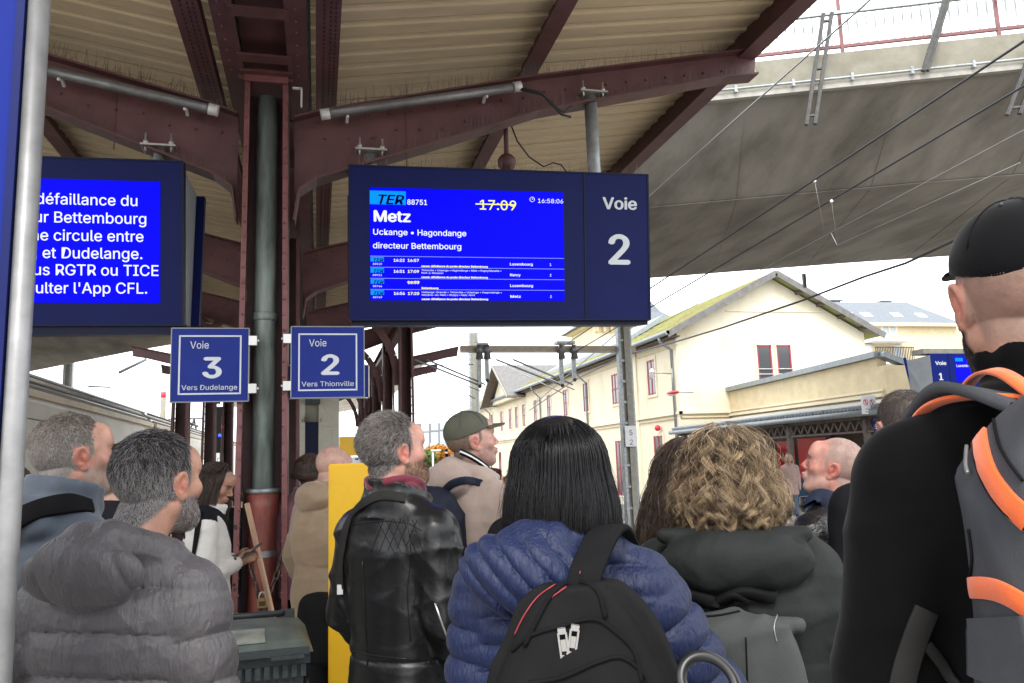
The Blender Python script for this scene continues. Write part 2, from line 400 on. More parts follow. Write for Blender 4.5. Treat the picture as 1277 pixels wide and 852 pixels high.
# purlins along the track
def ibeam(x, z, h, w, y0, y1, name='purlin'):
    mb = MB(); mb.bx(x-.006, x+.006, y0, y1, z-h/2, z+h/2); o = mb.build(name, M['red_steel'], can)
    for s in (-1, 1):
        mb = MB(); mb.bx(x-w/2, x+w/2, y0, y1, z+s*h/2-.007, z+s*h/2+.007); mb.build('flange', M['red_steel'], o)
    return o
for x in (1.62, 2*CX-1.62): ibeam(x, zroof(x)-.02, .17, .13, .5, 18)
for x in (3.46, 2*CX-3.46): ibeam(x, zroof(x)-.06, .25, .15, .5, 18)
# perforated strip beside the gutter girder
for x in (.06, 2*CX-.06):
    mb = MB(); mb.bx(x-.075, x+.075, .5, 18, 4.31, 4.40); st = mb.build('longitudinal_strip', M['red_steel'], can)
    mb = MB()
    for k in range(150):
        for c in (-.025, .015, .045):
            y = 3.4+k*.05+(0 if c < 0 else .02); mb.bx(x+c-.005, x+c+.005, y, y+.022, 4.306, 4.3095)
    tag(mb.build('slot', M['black'], st), kind='stuff')
# gutter girder over the columns
gg = None
for (xa, xb) in ((-.62, -.49), (-.20, -.07)):
    mb = MB(); mb.bx(xa, xb, .5, 18, 4.295, 4.31); mb.bx(xa if xa < -.4 else xb-.012, xa+.012 if xa < -.4 else xb, .5, 18, 4.31, 4.47)
    mb.build('girder_side', M['red_steel'], can)
mb = MB(); mb.bx(-.49, -.20, .5, 18, 4.40, 4.42); mb.build('girder_web', M['red_steel'], can)
for y in (2.2, 3.0, 3.8, 4.62, 5.18, 5.4, 6.2, 7.2):
    mb = MB(); mb.bx(-.52, -.17, y-.05, y+.05, 4.280, 4.295); mb.build('cross_plate', M['red_steel'], can)
mb = MB()
for y in (2.2, 3.0, 3.8, 4.62, 5.18):
    for x in (-.57, -.135):
        for q in (-.2, -.07, .07, .2): mb.sphere((x, y+q, 4.294), .011, 6, 4)
tag(mb.build('rivet', M['red_steel'], can), kind='stuff')
# roof planks: ribbed boards running up the slope
def plank(sg, y, wdt=.192):
    mb = MB(); xs = [CX+sg*.3, CX+sg*3.95]
    prof = [(0, 0), (.03, 0), (.04, -.016), (.085, -.016), (.095, 0), (wdt-.006, 0), (wdt-.006, .02), (0, .02)]
    vs = []
    for x in xs: vs += [(x, py_, zroof(x)+.05+pz) for (py_, pz) in prof]
    n = len(prof); fs = [[j, (j+1) % n, (j+1) % n+n, j+n] for j in range(n)]+[list(range(n)), list(range(n, 2*n))]
    mb.add(vs, fs); return mb.build('roof_plank', M['plank'], can)
for sg in (1, -1):
    p0 = plank(sg, 0); y = 1.9
    p0.location.y += y; base = p0.location.copy(); k = 0
    while y < 17.7:
        y += .2; k += 1
        o = p0.copy(); o.location = base+Vector((0, .2*k, rnd.uniform(-.003, .003))); COL.objects.link(o)
# far stretch of roof beyond, joined
mb = MB()
for sg in (1, -1):
    for k in range(90):
        y = 23+k*.2; xs = [CX+sg*.3, CX+sg*3.6]
        mb.add([(xs[0], y, zroof(xs[0])-.3), (xs[1], y, zroof(xs[1])-.3), (xs[1], y+.185, zroof(xs[1])-.3), (xs[0], y+.185, zroof(xs[0])-.3)], [(0, 1, 2, 3)])
tag(mb.build('roof_planks', M['plank'], can), kind='stuff')
# roof covering and gutter edge
for sg in (1, -1):
    mb = MB(); a, b = CX+sg*.25, CX+sg*4.0
    mb.prism([(a, .5, zroof(a)+.08), (b, .5, zroof(b)+.08), (b, .5, zroof(b)+.12), (a, .5, zroof(a)+.12)], (0, 17.3, 0)); mb.build('roof_covering', M['zinc'], can)
mb = MB(); mb.bx(CX-.36, CX+.36, .5, 17.8, 4.56, 4.60); mb.build('valley_gutter', M['zinc'], can)
# near column
def column(x, Y, detail, w=.27, h=4.28, dp=.3):
    mb = MB(); mb.bx(x-w/2, x+w/2, Y+dp/2-.012, Y+dp/2, 0, h); c = mb.build('column', M['red_steel'], can)
    for s in (-1, 1):
        x0 = x+s*w/2; x1 = x+s*(w/2+.03)
        mb = MB(); mb.prism([(x0-.006, Y-dp/2, h), (x0+.006, Y-dp/2, h), (x1+.006, Y-dp/2, 0), (x1-.006, Y-dp/2, 0)], (0, dp, 0))
        mb.build('side_plate', M['red_steel'], c)
        mb = MB(); mb.prism([(x0+s*.006, Y-dp/2-.012, h), (x0-s*.028, Y-dp/2-.012, h), (x1-s*.028, Y-dp/2-.012, 0), (x1+s*.006, Y-dp/2-.012, 0)], (0, .01, 0))
        mb.build('flange', M['pink_steel' if detail else 'red_steel'], c)
    return c
c0 = column(-.345, 5.6, True)
mb = MB()
for k in range(40):
    for s in (-1, 1): mb.sphere((-.345+s*(.130), 5.437, .1+k*.105), .009, 6, 4)
tag(mb.build('rivet', M['pink_steel'], c0), kind='stuff')
mb = MB(); mb.bx(-.53, -.17, 5.42, 5.44, 4.255, 4.39); mb.build('head_plate', M['red_steel'], c0)
mb = MB(); mb.bx(-.49, -.20, 5.40, 5.418, 4.235, 4.33); mb.build('cap_plate', M['pink_steel'], c0)
mb = MB()
for sx in (-1, 1):   # curved brackets on the column side
    pass
dp_ = MB(); dp_.tube([(-.345, 5.6, z) for z in (1.46, 2.62, 2.64, 4.2)], .072, 20); pipe = dp_.build('drain_pipe', M['pipe_green'], can)
mb = MB(); mb.tube([(-.345, 5.6, 2.60), (-.345, 5.6, 2.615), (-.345, 5.6, 2.65), (-.345, 5.6, 2.66)], [.074, .083, .083, .074], 20); mb.build('pipe_collar', M['pipe_green'], pipe)
mb = MB(); mb.tube([(-.345, 5.6, 1.455), (-.345, 5.6, 1.485)], .115, 20); mb.build('pipe_flange', M['galv'], pipe)
mb = MB(); mb.tube([(-.345, 5.6, z) for z in (0, .9, 1.28, 1.36, 1.455)], [.088, .088, .09, .105, .108], 20); pb = mb.build('pipe_base', M['pipe_red'], can)
mb = MB(); mb.tube([(-.345, 5.6, 1.05), (-.345, 5.6, 1.09)], .095, 20, cap=False); mb.build('pipe_band', M['galv'], pb)
# far pairs of columns with arched braces
for Y in (13.0, 16.33, 19.67, 23.0, 26.3):
    for x in (-2.0, 1.4):
        c = column(x, Y, False, w=.2, h=4.3 if Y < 18 else 3.95, dp=.26)
        s = -1 if x > 0 else 1
        mb = MB()
        if Y < 18 or x > 0:
            pts = [(x+s*(.13+.95*(1-math.cos(a))), Y, 2.9+1.25*math.sin(a)) for a in [i*math.pi/2/8 for i in range(9)]]
            for a, b in zip(pts, pts[1:]): mb.bar(a, b, .12, .03, up=(0, 1, 0))
            mb.build('arched_brace', M['red_steel'], c)
        mb = MB()
        for k in range(24):
            for q in (-.07, .07): mb.sphere((x+q, Y-.146, .6+k*.14), .012, 5, 3)
        tag(mb.build('rivet', M['red_steel'], c), kind='stuff')
c9 = column(-.345, 9.3, False)
for x in (1.4, -2.0): ibeam(x, 4.0, .22, .14, 11.5, 27, 'beam')
# bird spikes: fine wires along rafter, girder and roof edges
def spikes(name, parent, segs, n, h=(.09, .17), r=.0017, lean=.03):
    mb = MB()
    for (a, b) in segs:
        a, b = Vector(a), Vector(b)
        for i in range(int(n*(b-a).length)):
            p = a+(b-a)*rnd.random(); t = p+Vector((rnd.gauss(0, lean), rnd.gauss(0, lean), rnd.uniform(*h)))
            d = Vector((r, 0, 0)); e = Vector((0, r, 0)); u = Vector((-r*.7, -r*.7, 0))
            mb.add([p+d, p+e, p+u, t], [(0, 1, 3), (1, 2, 3), (2, 0, 3)])
    return tag(mb.build(name, M['spike'], parent, fix=False), kind='stuff')
seg = []
for sg in (1, -1):
    up = [(CX+sg*(x-CX), z) for x, z in rafter_R[10:]]; lo = [(CX+sg*(x-CX), z) for x, z in rafter_R[1:10]]
    for a, b in zip(up, up[1:]):
        for dy in (-.07, .07): seg.append(((a[0], 5.6+dy, a[1]), (b[0], 5.6+dy, b[1])))
    for a, b in zip(lo, lo[1:]): seg.append(((a[0], 5.52, a[1]), (b[0], 5.52, b[1])))
spikes('bird_spikes', can, seg, 60)

# unlit tube lamps on the rafter
for (a, b, lab) in ((pY(402, 143, 5.42), pY(648, 108, 5.42), 'grey unlit tube lamp on the rafter right of the column'), (pY(47, 85, 5.42), pY(270, 138, 5.42), 'grey unlit tube lamp on the rafter left of the column')):
    a, b = Vector(a), Vector(b); d = (b-a).normalized()
    t = thing('tube_lamp', lab, 'tube lamp', a, group='tube lamps on the rafter')
    mb = MB(); mb.tube([a, b], .034, 14); mb.build('tube', M['grey_metal'], t)
    for p, s in ((a, 1), (b, -1)):
        mb = MB(); mb.tube([p-d*s*.01, p+d*s*.05], .039, 14); mb.build('end_cap', M['white_metal'], t)
    for q in (.12, .82):
        p = a+(b-a)*q; mb = MB(); mb.sphere(p+Vector((0, -.02, -.05)), .012); mb.bar(p, p+Vector((0, 0.1, -.04)), .02, .02); mb.build('clip', M['white_metal'], t)
cb = thing('cable', 'black cable looping from the tube lamp down to the big display', 'cable', pY(648, 108, 5.4))
mb = MB(); mb.tube([pY(*p, 5.4) for p in [(649, 110), (675, 116), (690, 132), (700, 143), (712, 146)]], .009, 6); mb.build('strand', M['black'], cb)
mb = MB(); mb.tube([pY(*p, 5.4) for p in [(649, 112), (678, 119), (697, 137), (703, 140), (714, 132)]], .007, 6); mb.build('strand', M['black'], cb)
mb = MB(); mb.tube([pY(*p, 5.62) for p in [(638, 158), (645, 176), (660, 196), (678, 208), (690, 203), (700, 206), (706, 214)]], .006, 6); mb.build('strand', M['black'], cb)
# small white bracket at the column head, round camera dome on display top
wb = thing('conduit_bracket', 'small white metal bracket beside the column head', 'bracket', pY(372, 112, 5.4))
mb = MB(); p = pY(376, 122, 5.38); mb.box((p[0], p[1], p[2]), (.012, .02, .14)); mb.box((p[0]-.03, p[1], p[2]+.065), (.06, .02, .012)); mb.build('bracket_plate', M['white_metal'], wb)

# ============================================================ DISPLAYS
def face_frame(c, yaw, tilt):
    """frame of a face whose normal looks to -Y, turned by yaw and tipped down by tilt"""
    m = Matrix.Translation(Vector(c)) @ Matrix.Rotation(yaw, 4, 'Z') @ Matrix.Rotation(math.pi/2, 4, 'X') @ Matrix.Rotation(tilt, 4, 'X')
    return m
def clamp_plate(par, p, yaw=0):
    p = Vector(p)
    mb = MB(); mb.box(p, (.22, .2, .014)); o = mb.build('clamp_plate', M['steel_clip'], par)
    for sx in (-.08, .08):
        for sy in (-.07, .07):
            mb = MB(); mb.tube([p+Vector((sx, sy, -.04)), p+Vector((sx, sy, .09))], .008, 6); mb.tube([p+Vector((sx, sy, .012)), p+Vector((sx, sy, .035))], .018, 6); mb.build('bolt', M['steel_clip'], o)
c = Vector(pY(624, 305, 5.38)); FR = face_frame(c, R(-3.5), R(7))
dsp = thing('departure_display', 'large navy departure display with lit blue screen reading Metz, hung under the canopy', 'display', (c.x, 5.6, 2.0))
def uv(px, py): return uv_of(FR, px, py)
u0, v1 = uv(435, 207); u1, v0 = uv(731, 402); u2, v2 = uv(811, 398)
v1 = (uv(435, 207)[1]+uv(811, 217)[1])/2; v0 = (uv(437, 400)[1]+uv(811, 398)[1])/2
quad_on(FR, u0, u1-.008, v0, v1, -.30, 0).build('housing', M['navy'], dsp)
o = quad_on(FR, u1+.008, u2, v0, v1, -.30, 0).build('track_number_panel', M['navy'], dsp); tp = o
quad_on(FR, u0+.01, u2-.01, v0-.035, v0-.001, -.34, -.03).build('bottom_rail', M['navy_edge'], dsp)
quad_on(FR, u0-.012, u0-.001, v0+.02, v1-.2, -.33, -.05).build('side_plate', M['navy_edge'], dsp)
for (a, b, cc, dd) in ((u0, u2, v1-.006, v1+.004), (u0, u2, v0-.004, v0+.006)):
    quad_on(FR, a, b, cc, dd, -.02, .006).build('edge_trim', M['navy_edge'], dsp)
for uu in (u0+.002, u1, u2-.002): quad_on(FR, uu-.006, uu+.006, v0, v1, -.02, .0045).build('edge_trim', M['navy_edge'], dsp)
a0, b1 = uv(461, 234); a1, b0 = uv(704, 374); b1 = (uv(461, 234)[1]+uv(704, 240)[1])/2; b0 = (uv(461, 374)[1]+uv(704, 376)[1])/2
scr = quad_on(FR, a0, a1, b0, b1, .001, .004).build('screen', M['screen'], dsp)
W_, H_ = a1-a0, b1-b0
def su(f): return a0+W_*f
def sv(f): return b1-H_*f
def st(txt, fx, fy, size, m='t_white', align='LEFT', wid=None, **k):
    return text(txt, size*H_*1.17, M[m], scr, FR, su(fx), sv(fy), off=.0075, align=align, width=wid*W_ if wid else None, extrude=.0008, **k)
quad_on(FR, su(0), su(.18), sv(.15), sv(.03), .004, .0055).build('logo_field', M['t_cyan'], scr)
st('TER', .03, .09, .135, 't_dark', shear=.25, bold=.003, wid=.13)
st('88751', .185, .115, .075, wid=.10, bold=.0008)
st('17:09', .55, .115, .145, 't_yellow', wid=.19, bold=.0006)
quad_on(FR, su(.535), su(.745), sv(.132), sv(.122), .008, .0095).build('strike_line', M['t_yellow'], scr)
st('16:58:06', .86, .075, .065, wid=.135)
st('Metz', .015, .235, .16, bold=.004, wid=.185)
st('Uckange • Hagondange', .013, .385, .085, wid=.47, bold=.0008)
st('directeur Bettembourg', .013, .505, .085, wid=.445, bold=.0008)
mb = MB(); cu, cv = su(.833), sv(.072)
for k in range(20):
    a = 2*math.pi*k/20; b = 2*math.pi*(k+1)/20
    mb.bar(FR @ Vector((cu+.017*math.cos(a), cv+.017*math.sin(a), .006)), FR @ Vector((cu+.017*math.cos(b), cv+.017*math.sin(b), .006)), .004, .002)
mb.bar(FR @ Vector((cu, cv, .006)), FR @ Vector((cu, cv+.012, .006)), .003, .002); mb.bar(FR @ Vector((cu, cv, .006)), FR @ Vector((cu+.008, cv, .006)), .003, .002)
mb.build('clock_icon', M['t_white'], scr)
rows = [('16:22', '16:57', '', 'cause: défaillance du poste directeur Bettembourg', 'Luxembourg', '1', '88810'),
        ('16:51', '17:09', 'Thionville • Uckange • Hagondange • Metz • Pagny/Moselle •', 'cause: défaillance du poste directeur Bettembourg', 'Nancy', '2', '88521'),
        ('', '16:53', '', 'Bettembourg', 'Luxembourg', '', '88744'),
        ('16:56', '17:20', 'Hettange-Grande • Thionville • Uckange • Hagondange •', 'cause: défaillance du poste directeur Bettembourg', 'Metz', '2', '88749')]
for i, (t1, t2, via, cause, dest, tr, num) in enumerate(rows):
    f = .608+i*.098
    quad_on(FR, su(0), su(1), sv(f+.004), sv(f), .004, .0055).build('divider_line', M['t_line'], scr)
    quad_on(FR, su(.002), su(.068), sv(f+.05), sv(f+.008), .004, .0055).build('logo_field', M['t_cyan'], scr)
    st('TER', .012, f+.030, .045, 't_dark', shear=.25, bold=.001, wid=.05)
    st(num, .012, f+.068, .026, wid=.045)
    if t1: st(t1, .115, f+.032, .040, wid=.055, bold=.001)
    st(t2, .185, f+.032, .040, 't_yellow', wid=.057, bold=.001)
    if via: st(via, .255, f+.022, .024, wid=.41)
    if i == 1: st('Pont-à-Mousson', .255, f+.046, .024, wid=.11)
    if i == 3: st('Maizières-lès-Metz • Woippy • Metz-Nord', .255, f+.046, .024, wid=.27)
    st(cause, .255, f+.083, .026, 't_yellow', wid=.34 if len(cause) > 15 else .085, bold=.0008)
    st(dest, .71, f+.055, .038, wid=.12 if len(dest) > 6 else .055, bold=.0006)
    if tr: st(tr, .92, f+.055, .038)
quad_on(FR, su(.183), su(.245), sv(.608+.196+.036), sv(.608+.196+.030), .008, .0095).build('strike_line', M['t_yellow'], scr)
pu, pv = uv(773, 251); text('Voie', .165, M['sign_white'], tp, FR, pu, pv, width=.262, bold=.004, off=.002)
pu, pv = uv(772, 304); text('2', .41, M['sign_white'], tp, FR, pu, pv, width=.165, bold=.010, off=.002)
# hanger post and clamps
pl_ = Vector(pY(736, 120, 5.6)); mb = MB(); mb.tube([pl_, (pl_.x+.005, 5.6, 3.3)], .05, 16); mb.build('hanger_post', M['galv'], dsp); clamp_plate(dsp, pl_+Vector((0, 0, .0)))
p = Vector(pY(462, 192, 5.6)); mb = MB(); mb.tube([p, (p.x, 5.6, 3.3)], .045, 12); mb.build('hanger_post', M['galv'], dsp); clamp_plate(dsp, p)
spikes('bird_spikes', dsp, [(FR @ Vector((u0, v1, -.28)), FR @ Vector((u2, v1, -.28))), (FR @ Vector((u0, v1, -.03)), FR @ Vector((u2, v1, -.03)))], 55, h=(.04, .13))
dm = thing('loudspeaker_horn', 'dark red round loudspeaker behind the top edge of the big display', 'loudspeaker', pY(633, 205, 5.9))
p = Vector(pY(632, 203, 5.9)); mb = MB(); mb.sphere(p, .075, 14, 9); mb.build('horn_body', M['red_steel'], dm); mb = MB(); mb.tube([p, p+Vector((0, 0, .5))], .02, 8); mb.build('mounting_stem', M['red_steel'], dm)

# left display
c = Vector(pY(130, 300, 5.38)); FL = face_frame(c, R(-3.5), R(7))
dl = thing('message_display', 'navy message display at the left with white French text on a lit blue screen', 'display', (c.x, 5.6, 2.0))
def uw(px, py): return uv_of(FL, px, py)
x1, y1 = uw(228, 201); _, y0 = uw(228, 405); x0 = x1-1.75
_, y1b = uw(60, 197); _, y0b = uw(60, 406)
y1 = (y1+y1b)/2; y0 = (y0+y0b)/2
quad_on(FL, x0, x1, y0, y1, -.05, 0).build('housing', M['navy'], dl)
for (a, b, cc, dd) in ((x0, x1, y1-.004, y1+.006), (x0, x1, y0-.006, y0+.004), (x1-.008, x1+.006, y0, y1)):
    quad_on(FL, a, b, cc, dd, -.06, .006).build('edge_trim', M['navy_edge'], dl)
# wedge-shaped casing and the rear face
mb = MB(); f = FL; vs = [(x1-.02, y1-.02, -.05), (x1-.02, y0+.02, -.05), (x1-.02, y0+.0, -.33), (x1-.02, y1-.10, -.52)]
mb.prism([f @ Vector(q) for q in vs], (f @ Vector((x0, 0, 0)))-(f @ Vector((x1, 0, 0)))); mb.build('casing', M['case_grey'], dl)
quad_on(FL @ Matrix.Translation((0, (y0+y1)/2, -.46)) @ Matrix.Rotation(R(-12), 4, 'X'), x0, x1+.03, (y0-y1)/2, (y1-y0)/2-.1, -.05, 0).build('rear_housing', M['navy'], dl)
quad_on(FL, x0, x1+.02, y0-.06, y0-.006, -.36, -.02).build('bottom_rail', M['navy_edge'], dl)
sx1, sy1 = uw(200, 227); _, sy0 = uw(200, 378)
sl_ = quad_on(FL, sx1-1.5, sx1, sy0, sy1, .001, .004).build('screen', M['screen'], dl)
for (txt, xl, xr, yy) in (('défaillance du', 43, 173, 248), ('directeur Bettembourg', None, 184, 270.5), ('aucune ligne circule entre', None, 180, 292.5), ('Luxembourg et Dudelange.', None, 179, 314), ('Bus RGTR ou TICE', None, 199, 335), ("consulter l'App CFL.", None, 185, 357)):
    k = {'défaillance du': 130/14}.get(txt, 0)
    ux, vy = uw(xr, yy)
    text(txt, .134, M['t_white'], sl_, FL, ux, vy, off=.0065, align='RIGHT', bold=.0006, extrude=.0008, stretch=.97)
p = Vector(pY(200, 187, 5.6)); clamp_plate(dl, p); mb = MB(); mb.tube([p, (p.x, 5.6, 3.3)], .04, 12); mb.build('hanger_post', M['galv'], dl)

# ============================================================ TRACK SIGNS on the column
def track_sign(corners, num, sub, lab, clipx):
    c = Vector(pY(*corners, 5.39)); f = face_frame(c, R(-1.5), R(1.5)); h = .235
    t = thing('track_sign', lab, 'sign', (c.x, 5.44, c.z-.3), group='blue track signs on the column')
    pn = quad_on(f, -h, h, -h, h, -.022, 0).build('sign_panel', M['sign_blue'], t)
    e = h+.004
    for (a, b, cc, dd) in ((-e, e, h-.003, e), (-e, e, -e, -h+.003), (-e, -h+.003, -e, e), (h-.003, e, -e, e)): quad_on(f, a, b, cc, dd, -.024, .002).build('edge_trim', M['case_grey'], t)
    q = .185; ww = .005
    for (a, b, cc, dd) in ((-q, q, q-ww, q+ww), (-q, q, -q-ww, -q+ww), (-q-ww, -q+ww, -q-ww, q+ww), (q-ww, q+ww, -q-ww, q+ww)): quad_on(f, a, b, cc, dd, .0, .0015).build('border_line', M['sign_white'], pn)
    text('Voie', .092, M['sign_white'], pn, f, -.065, .137, width=.112, off=.002)
    text(num, .25, M['sign_white'], pn, f, .015, .008, width=.118, bold=.007, off=.002)
    text(sub, .062, M['sign_white'], pn, f, 0, -.138, width=.335, off=.002)
    for s in (.155, -.155):
        o = quad_on(f, min(clipx*h, clipx*(h+.05)), max(clipx*h, clipx*(h+.05)), s-.03, s+.03, -.025, .012).build('clip', M['steel_clip'], t)
        mb = MB(); mb.sphere(f @ Vector((clipx*(h+.056), s, 0)), .009); mb.build('screw', M['white_metal'], o)
    return t
track_sign((262, 455), '3', 'Vers Dudelange', 'square blue sign reading Voie 3 Vers Dudelange, left of the column', 1)
track_sign((409, 451.5), '2', 'Vers Thionville', 'square blue sign reading Voie 2 Vers Thionville, right of the column', -1)
f = face_frame(Vector(pY(414, 476, 5.75)), 0, 0); t = thing('track_sign', 'plain blue sign panel mostly hidden behind the Voie 2 sign', 'sign', f.translation)
quad_on(f, -.3, .255, -.115, .115, -.02, 0).build('sign_panel', M['sign_blue'], t)
for (a, b, cc, dd) in ((-.3, .26, .113, .12), (-.3, .26, -.12, -.113), (.252, .26, -.12, .12)): quad_on(f, a, b, cc, dd, -.01, .003).build('edge_trim', M['white_metal'], t)

# near post with blue panel, at the left edge
p = pD(36, 300, 1.28); t = thing('sign_post', 'round grey post with a blue panel, close at the left edge', 'sign post', (p[0], p[1], 0))
mb = MB(); mb.tube([(p[0]-.005, p[1], 0), (p[0]-.005, p[1], 2.9)], .0165, 20); mb.build('pole', M['grey_metal'], t)
mb = MB(); mb.bx(p[0]-.70, p[0]-.034, p[1]-.01, p[1]+.014, .5, 2.9); pnl = mb.build('blue_panel', M['bright_blue'], t)
mb = MB(); mb.bx(p[0]-.034, p[0]-.022, p[1]-.014, p[1]+.018, .5, 2.9); mb.build('panel_edge', M['navy'], t)

# ============================================================ STATION BUILDING
GY = 27.4; FX = 13.1; ZB = -.05
sb = thing('station_building', 'long cream station building with mossy roof and red framed windows', 'building', (FX, GY, ZB))
mb = MB(); mb.bx(FX, 21.2, GY, 72, ZB, 6.25); mb.build('wall', M['cream'], sb)
mb = MB(); mb.prism([(FX, GY, 6.25), (21.2, GY, 6.25), (17.2, GY, 8.42)], (0, .3, 0)); mb.build('gable_wall', M['cream'], sb)
# roof
def slope(x0, z0, x1, z1, y0, y1, m, name='roof'):
    mb = MB(); d = .12
    mb.prism([(x0, y0, z0), (x1, y0, z1), (x1, y0, z1+d), (x0, y0, z0+d)], (0, y1-y0, 0)); return mb.build(name, m, sb)
r1 = slope(12.55, 6.08, 17.2, 8.48, GY-.45, 72, M['moss_tile']); r2 = slope(21.75, 6.08, 17.2, 8.48, GY-.45, 72, M['moss_tile'])
mb = MB()   # rows of tiles catch the light
for k in range(16):
    x = 12.6+k*.28; z = 6.2+(x-12.55)*2.4/4.65+.005
    mb.bar((x, GY-.4, z), (x, 72, z), .05, .05)
tag(mb.build('tile_rows', M['moss_tile'], r1), kind='stuff')
for (xa, za, xb, zb_) in ((12.5, 6.05, 17.2, 8.48), (21.8, 6.05, 17.2, 8.48)):
    mb = MB(); mb.bar((xa, GY-.48, za+.02), (xb, GY-.48, zb_+.02), .04, .24, up=(0, 0, 1)); mb.build('barge_board', M['grey_tile'], sb)
mb = MB(); mb.tube([(12.5, GY-.5, 6.14), (12.5, 72, 6.14)], .09, 10); mb.build('gutter', M['zinc'], sb)
mb = MB(); mb.tube([(12.5, GY+.3, 6.1), (12.55, GY+.3, 5.9), (13.0, GY+.35, 5.6), (13.02, GY+.35, 0)], .06, 8); mb.build('downpipe', M['zinc'], sb)
for y in (37.9, 46.5, 61):
    mb = MB(); mb.tube([(12.5, y, 6.1), (12.6, y, 5.8), (13.03, y, 5.4), (13.04, y, 0)], .05, 6); mb.build('downpipe', M['zinc'], sb)
mb = MB(); mb.bx(12.7, 13.1, GY-.3, 72, 6.02, 6.06); mb.build('eave_soffit', M['eave_wood'], sb)
for k in range(9):
    z = 6.2+k*.24; 
for s, x0 in ((1, 13.2), (-1, 21.0)):
    for k in range(4):
        x = x0+s*k*.9; z = 6.08+(abs(x-(12.55 if s > 0 else 21.75)))*2.4/4.6; mb = MB(); mb.bx(x-.05, x+.05, GY-.4, GY, z-.13, z-.03); mb.build('purlin_end', M['eave_wood'], sb)
# string course
for (z, h, d) in ((3.22, .10, .10), (3.05, .06, .05), (5.75, .05, .04)):
    mb = MB(); mb.bx(FX-d, FX, GY-d, 72, z-h/2, z+h/2); mb.bx(FX-d, 21.2, GY-d, GY, z-h/2, z+h/2) if z < 5 else None; mb.build('string_course', M['cream_dark' if h < .08 else 'cream'], sb)
mb = MB(); mb.bx(FX-.06, FX, 31.4, 31.9, 0, 6.0); mb.build('pilaster', M['cream'], sb)
mb = MB(); mb.bx(FX-.06, FX, 27.4, 27.8, 0, 6.0); mb.build('pilaster', M['cream'], sb)
# windows
def win_x(y, z0, z1, w=.75, door=False):
    mb = MB()
    for (ya, yb, za, zb_) in ((y-w/2-.12, y+w/2+.12, z1, z1+.14), (y-w/2-.12, y+w/2+.12, z0-.1, z0), (y-w/2-.12, y-w/2, z0, z1), (y+w/2, y+w/2+.12, z0, z1)): mb.bx(FX-.04, FX+.02, ya, yb, za, zb_)
    wn = mb.build('window_surround' if not door else 'door_surround', M['cream'], sb)
    mb = MB(); mb.bx(FX-.012, FX-.004, y-w/2, y+w/2, z0, z1); mb.build('pane', M['pane'], wn)
    mb = MB(); t = .07
    for (ya, yb, za, zb_) in ((y-w/2, y+w/2, z1-t, z1), (y-w/2, y+w/2, z0, z0+t), (y-w/2, y-w/2+t, z0, z1), (y+w/2-t, y+w/2, z0, z1), (y-t/2, y+t/2, z0, z1), (y-w/2, y+w/2, (z0+z1)/2-t/2, (z0+z1)/2+t/2)): mb.bx(FX-.03, FX-.012, ya, yb, za, zb_)
    mb.build('frame', M['red_frame'], wn)
for (y, z0, z1) in ((29.9, 4.1, 5.5), (34.0, 4.05, 5.4), (38.1, 4.0, 5.42), (41.5, 4.0, 5.4), (44.7, 4.0, 5.4), (47.7, 3.95, 5.35), (50.6, 3.9, 5.3), (52.6, 3.9, 5.3), (54.4, 3.9, 5.3), (57.1, 3.9, 5.3), (60.4, 3.9, 5.3), (64, 3.9, 5.3)): win_x(y, z0, z1)
for (y, z0, z1) in ((29.6, 0, 2.45), (33.9, 0, 2.4), (38.1, 0, 2.4), (41.5, 0, 2.4), (44.7, 0, 2.4), (47.7, 0, 2.4), (50.6, 0, 2.4), (54.4, 0, 2.4), (58, 0, 2.4), (62, 0, 2.4)): win_x(y, z0, z1, .85, True)
def win_y(x, y, z0, z1, w, par, fm='red_frame', pm='pane', dark=True):
    mb = MB()
    for (xa, xb, za, zb_) in ((x-w/2-.07, x+w/2+.07, z1, z1+.08), (x-w/2-.09, x+w/2+.09, z0-.08, z0), (x-w/2-.07, x-w/2, z0, z1), (x+w/2, x+w/2+.07, z0, z1)): mb.bx(xa, xb, y-.05, y-.002, za, zb_)
    wn = mb.build('window_surround', M['cream'], par)
    mb = MB(); mb.bx(x-w/2, x+w/2, y-.018, y-.008, z0, z1); mb.build('pane', M[pm], wn)
    mb = MB(); t = .06
    for (xa, xb, za, zb_) in ((x-w/2, x+w/2, z1-t, z1), (x-w/2, x+w/2, z0, z0+t), (x-w/2, x-w/2+t, z0, z1), (x+w/2-t, x+w/2, z0, z1)): mb.bx(xa, xb, y-.04, y-.018, za, zb_)
    mb.build('frame', M[fm], wn)
    return wn
for x in (16.68, 17.52):
    wn = win_y(x, GY, 4.38, 5.75, .62, sb)
    for z in (4.62, 4.82):
        mb = MB(); mb.tube([(x-.33, GY-.08, z), (x+.33, GY-.08, z)], .018, 6); mb.build('guard_bar', M['white_metal'], wn)
mb = MB(); mb.bx(15.2, 19.6, GY-.04, GY, 7.05, 7.1); mb.build('string_course', M['cream'], sb)
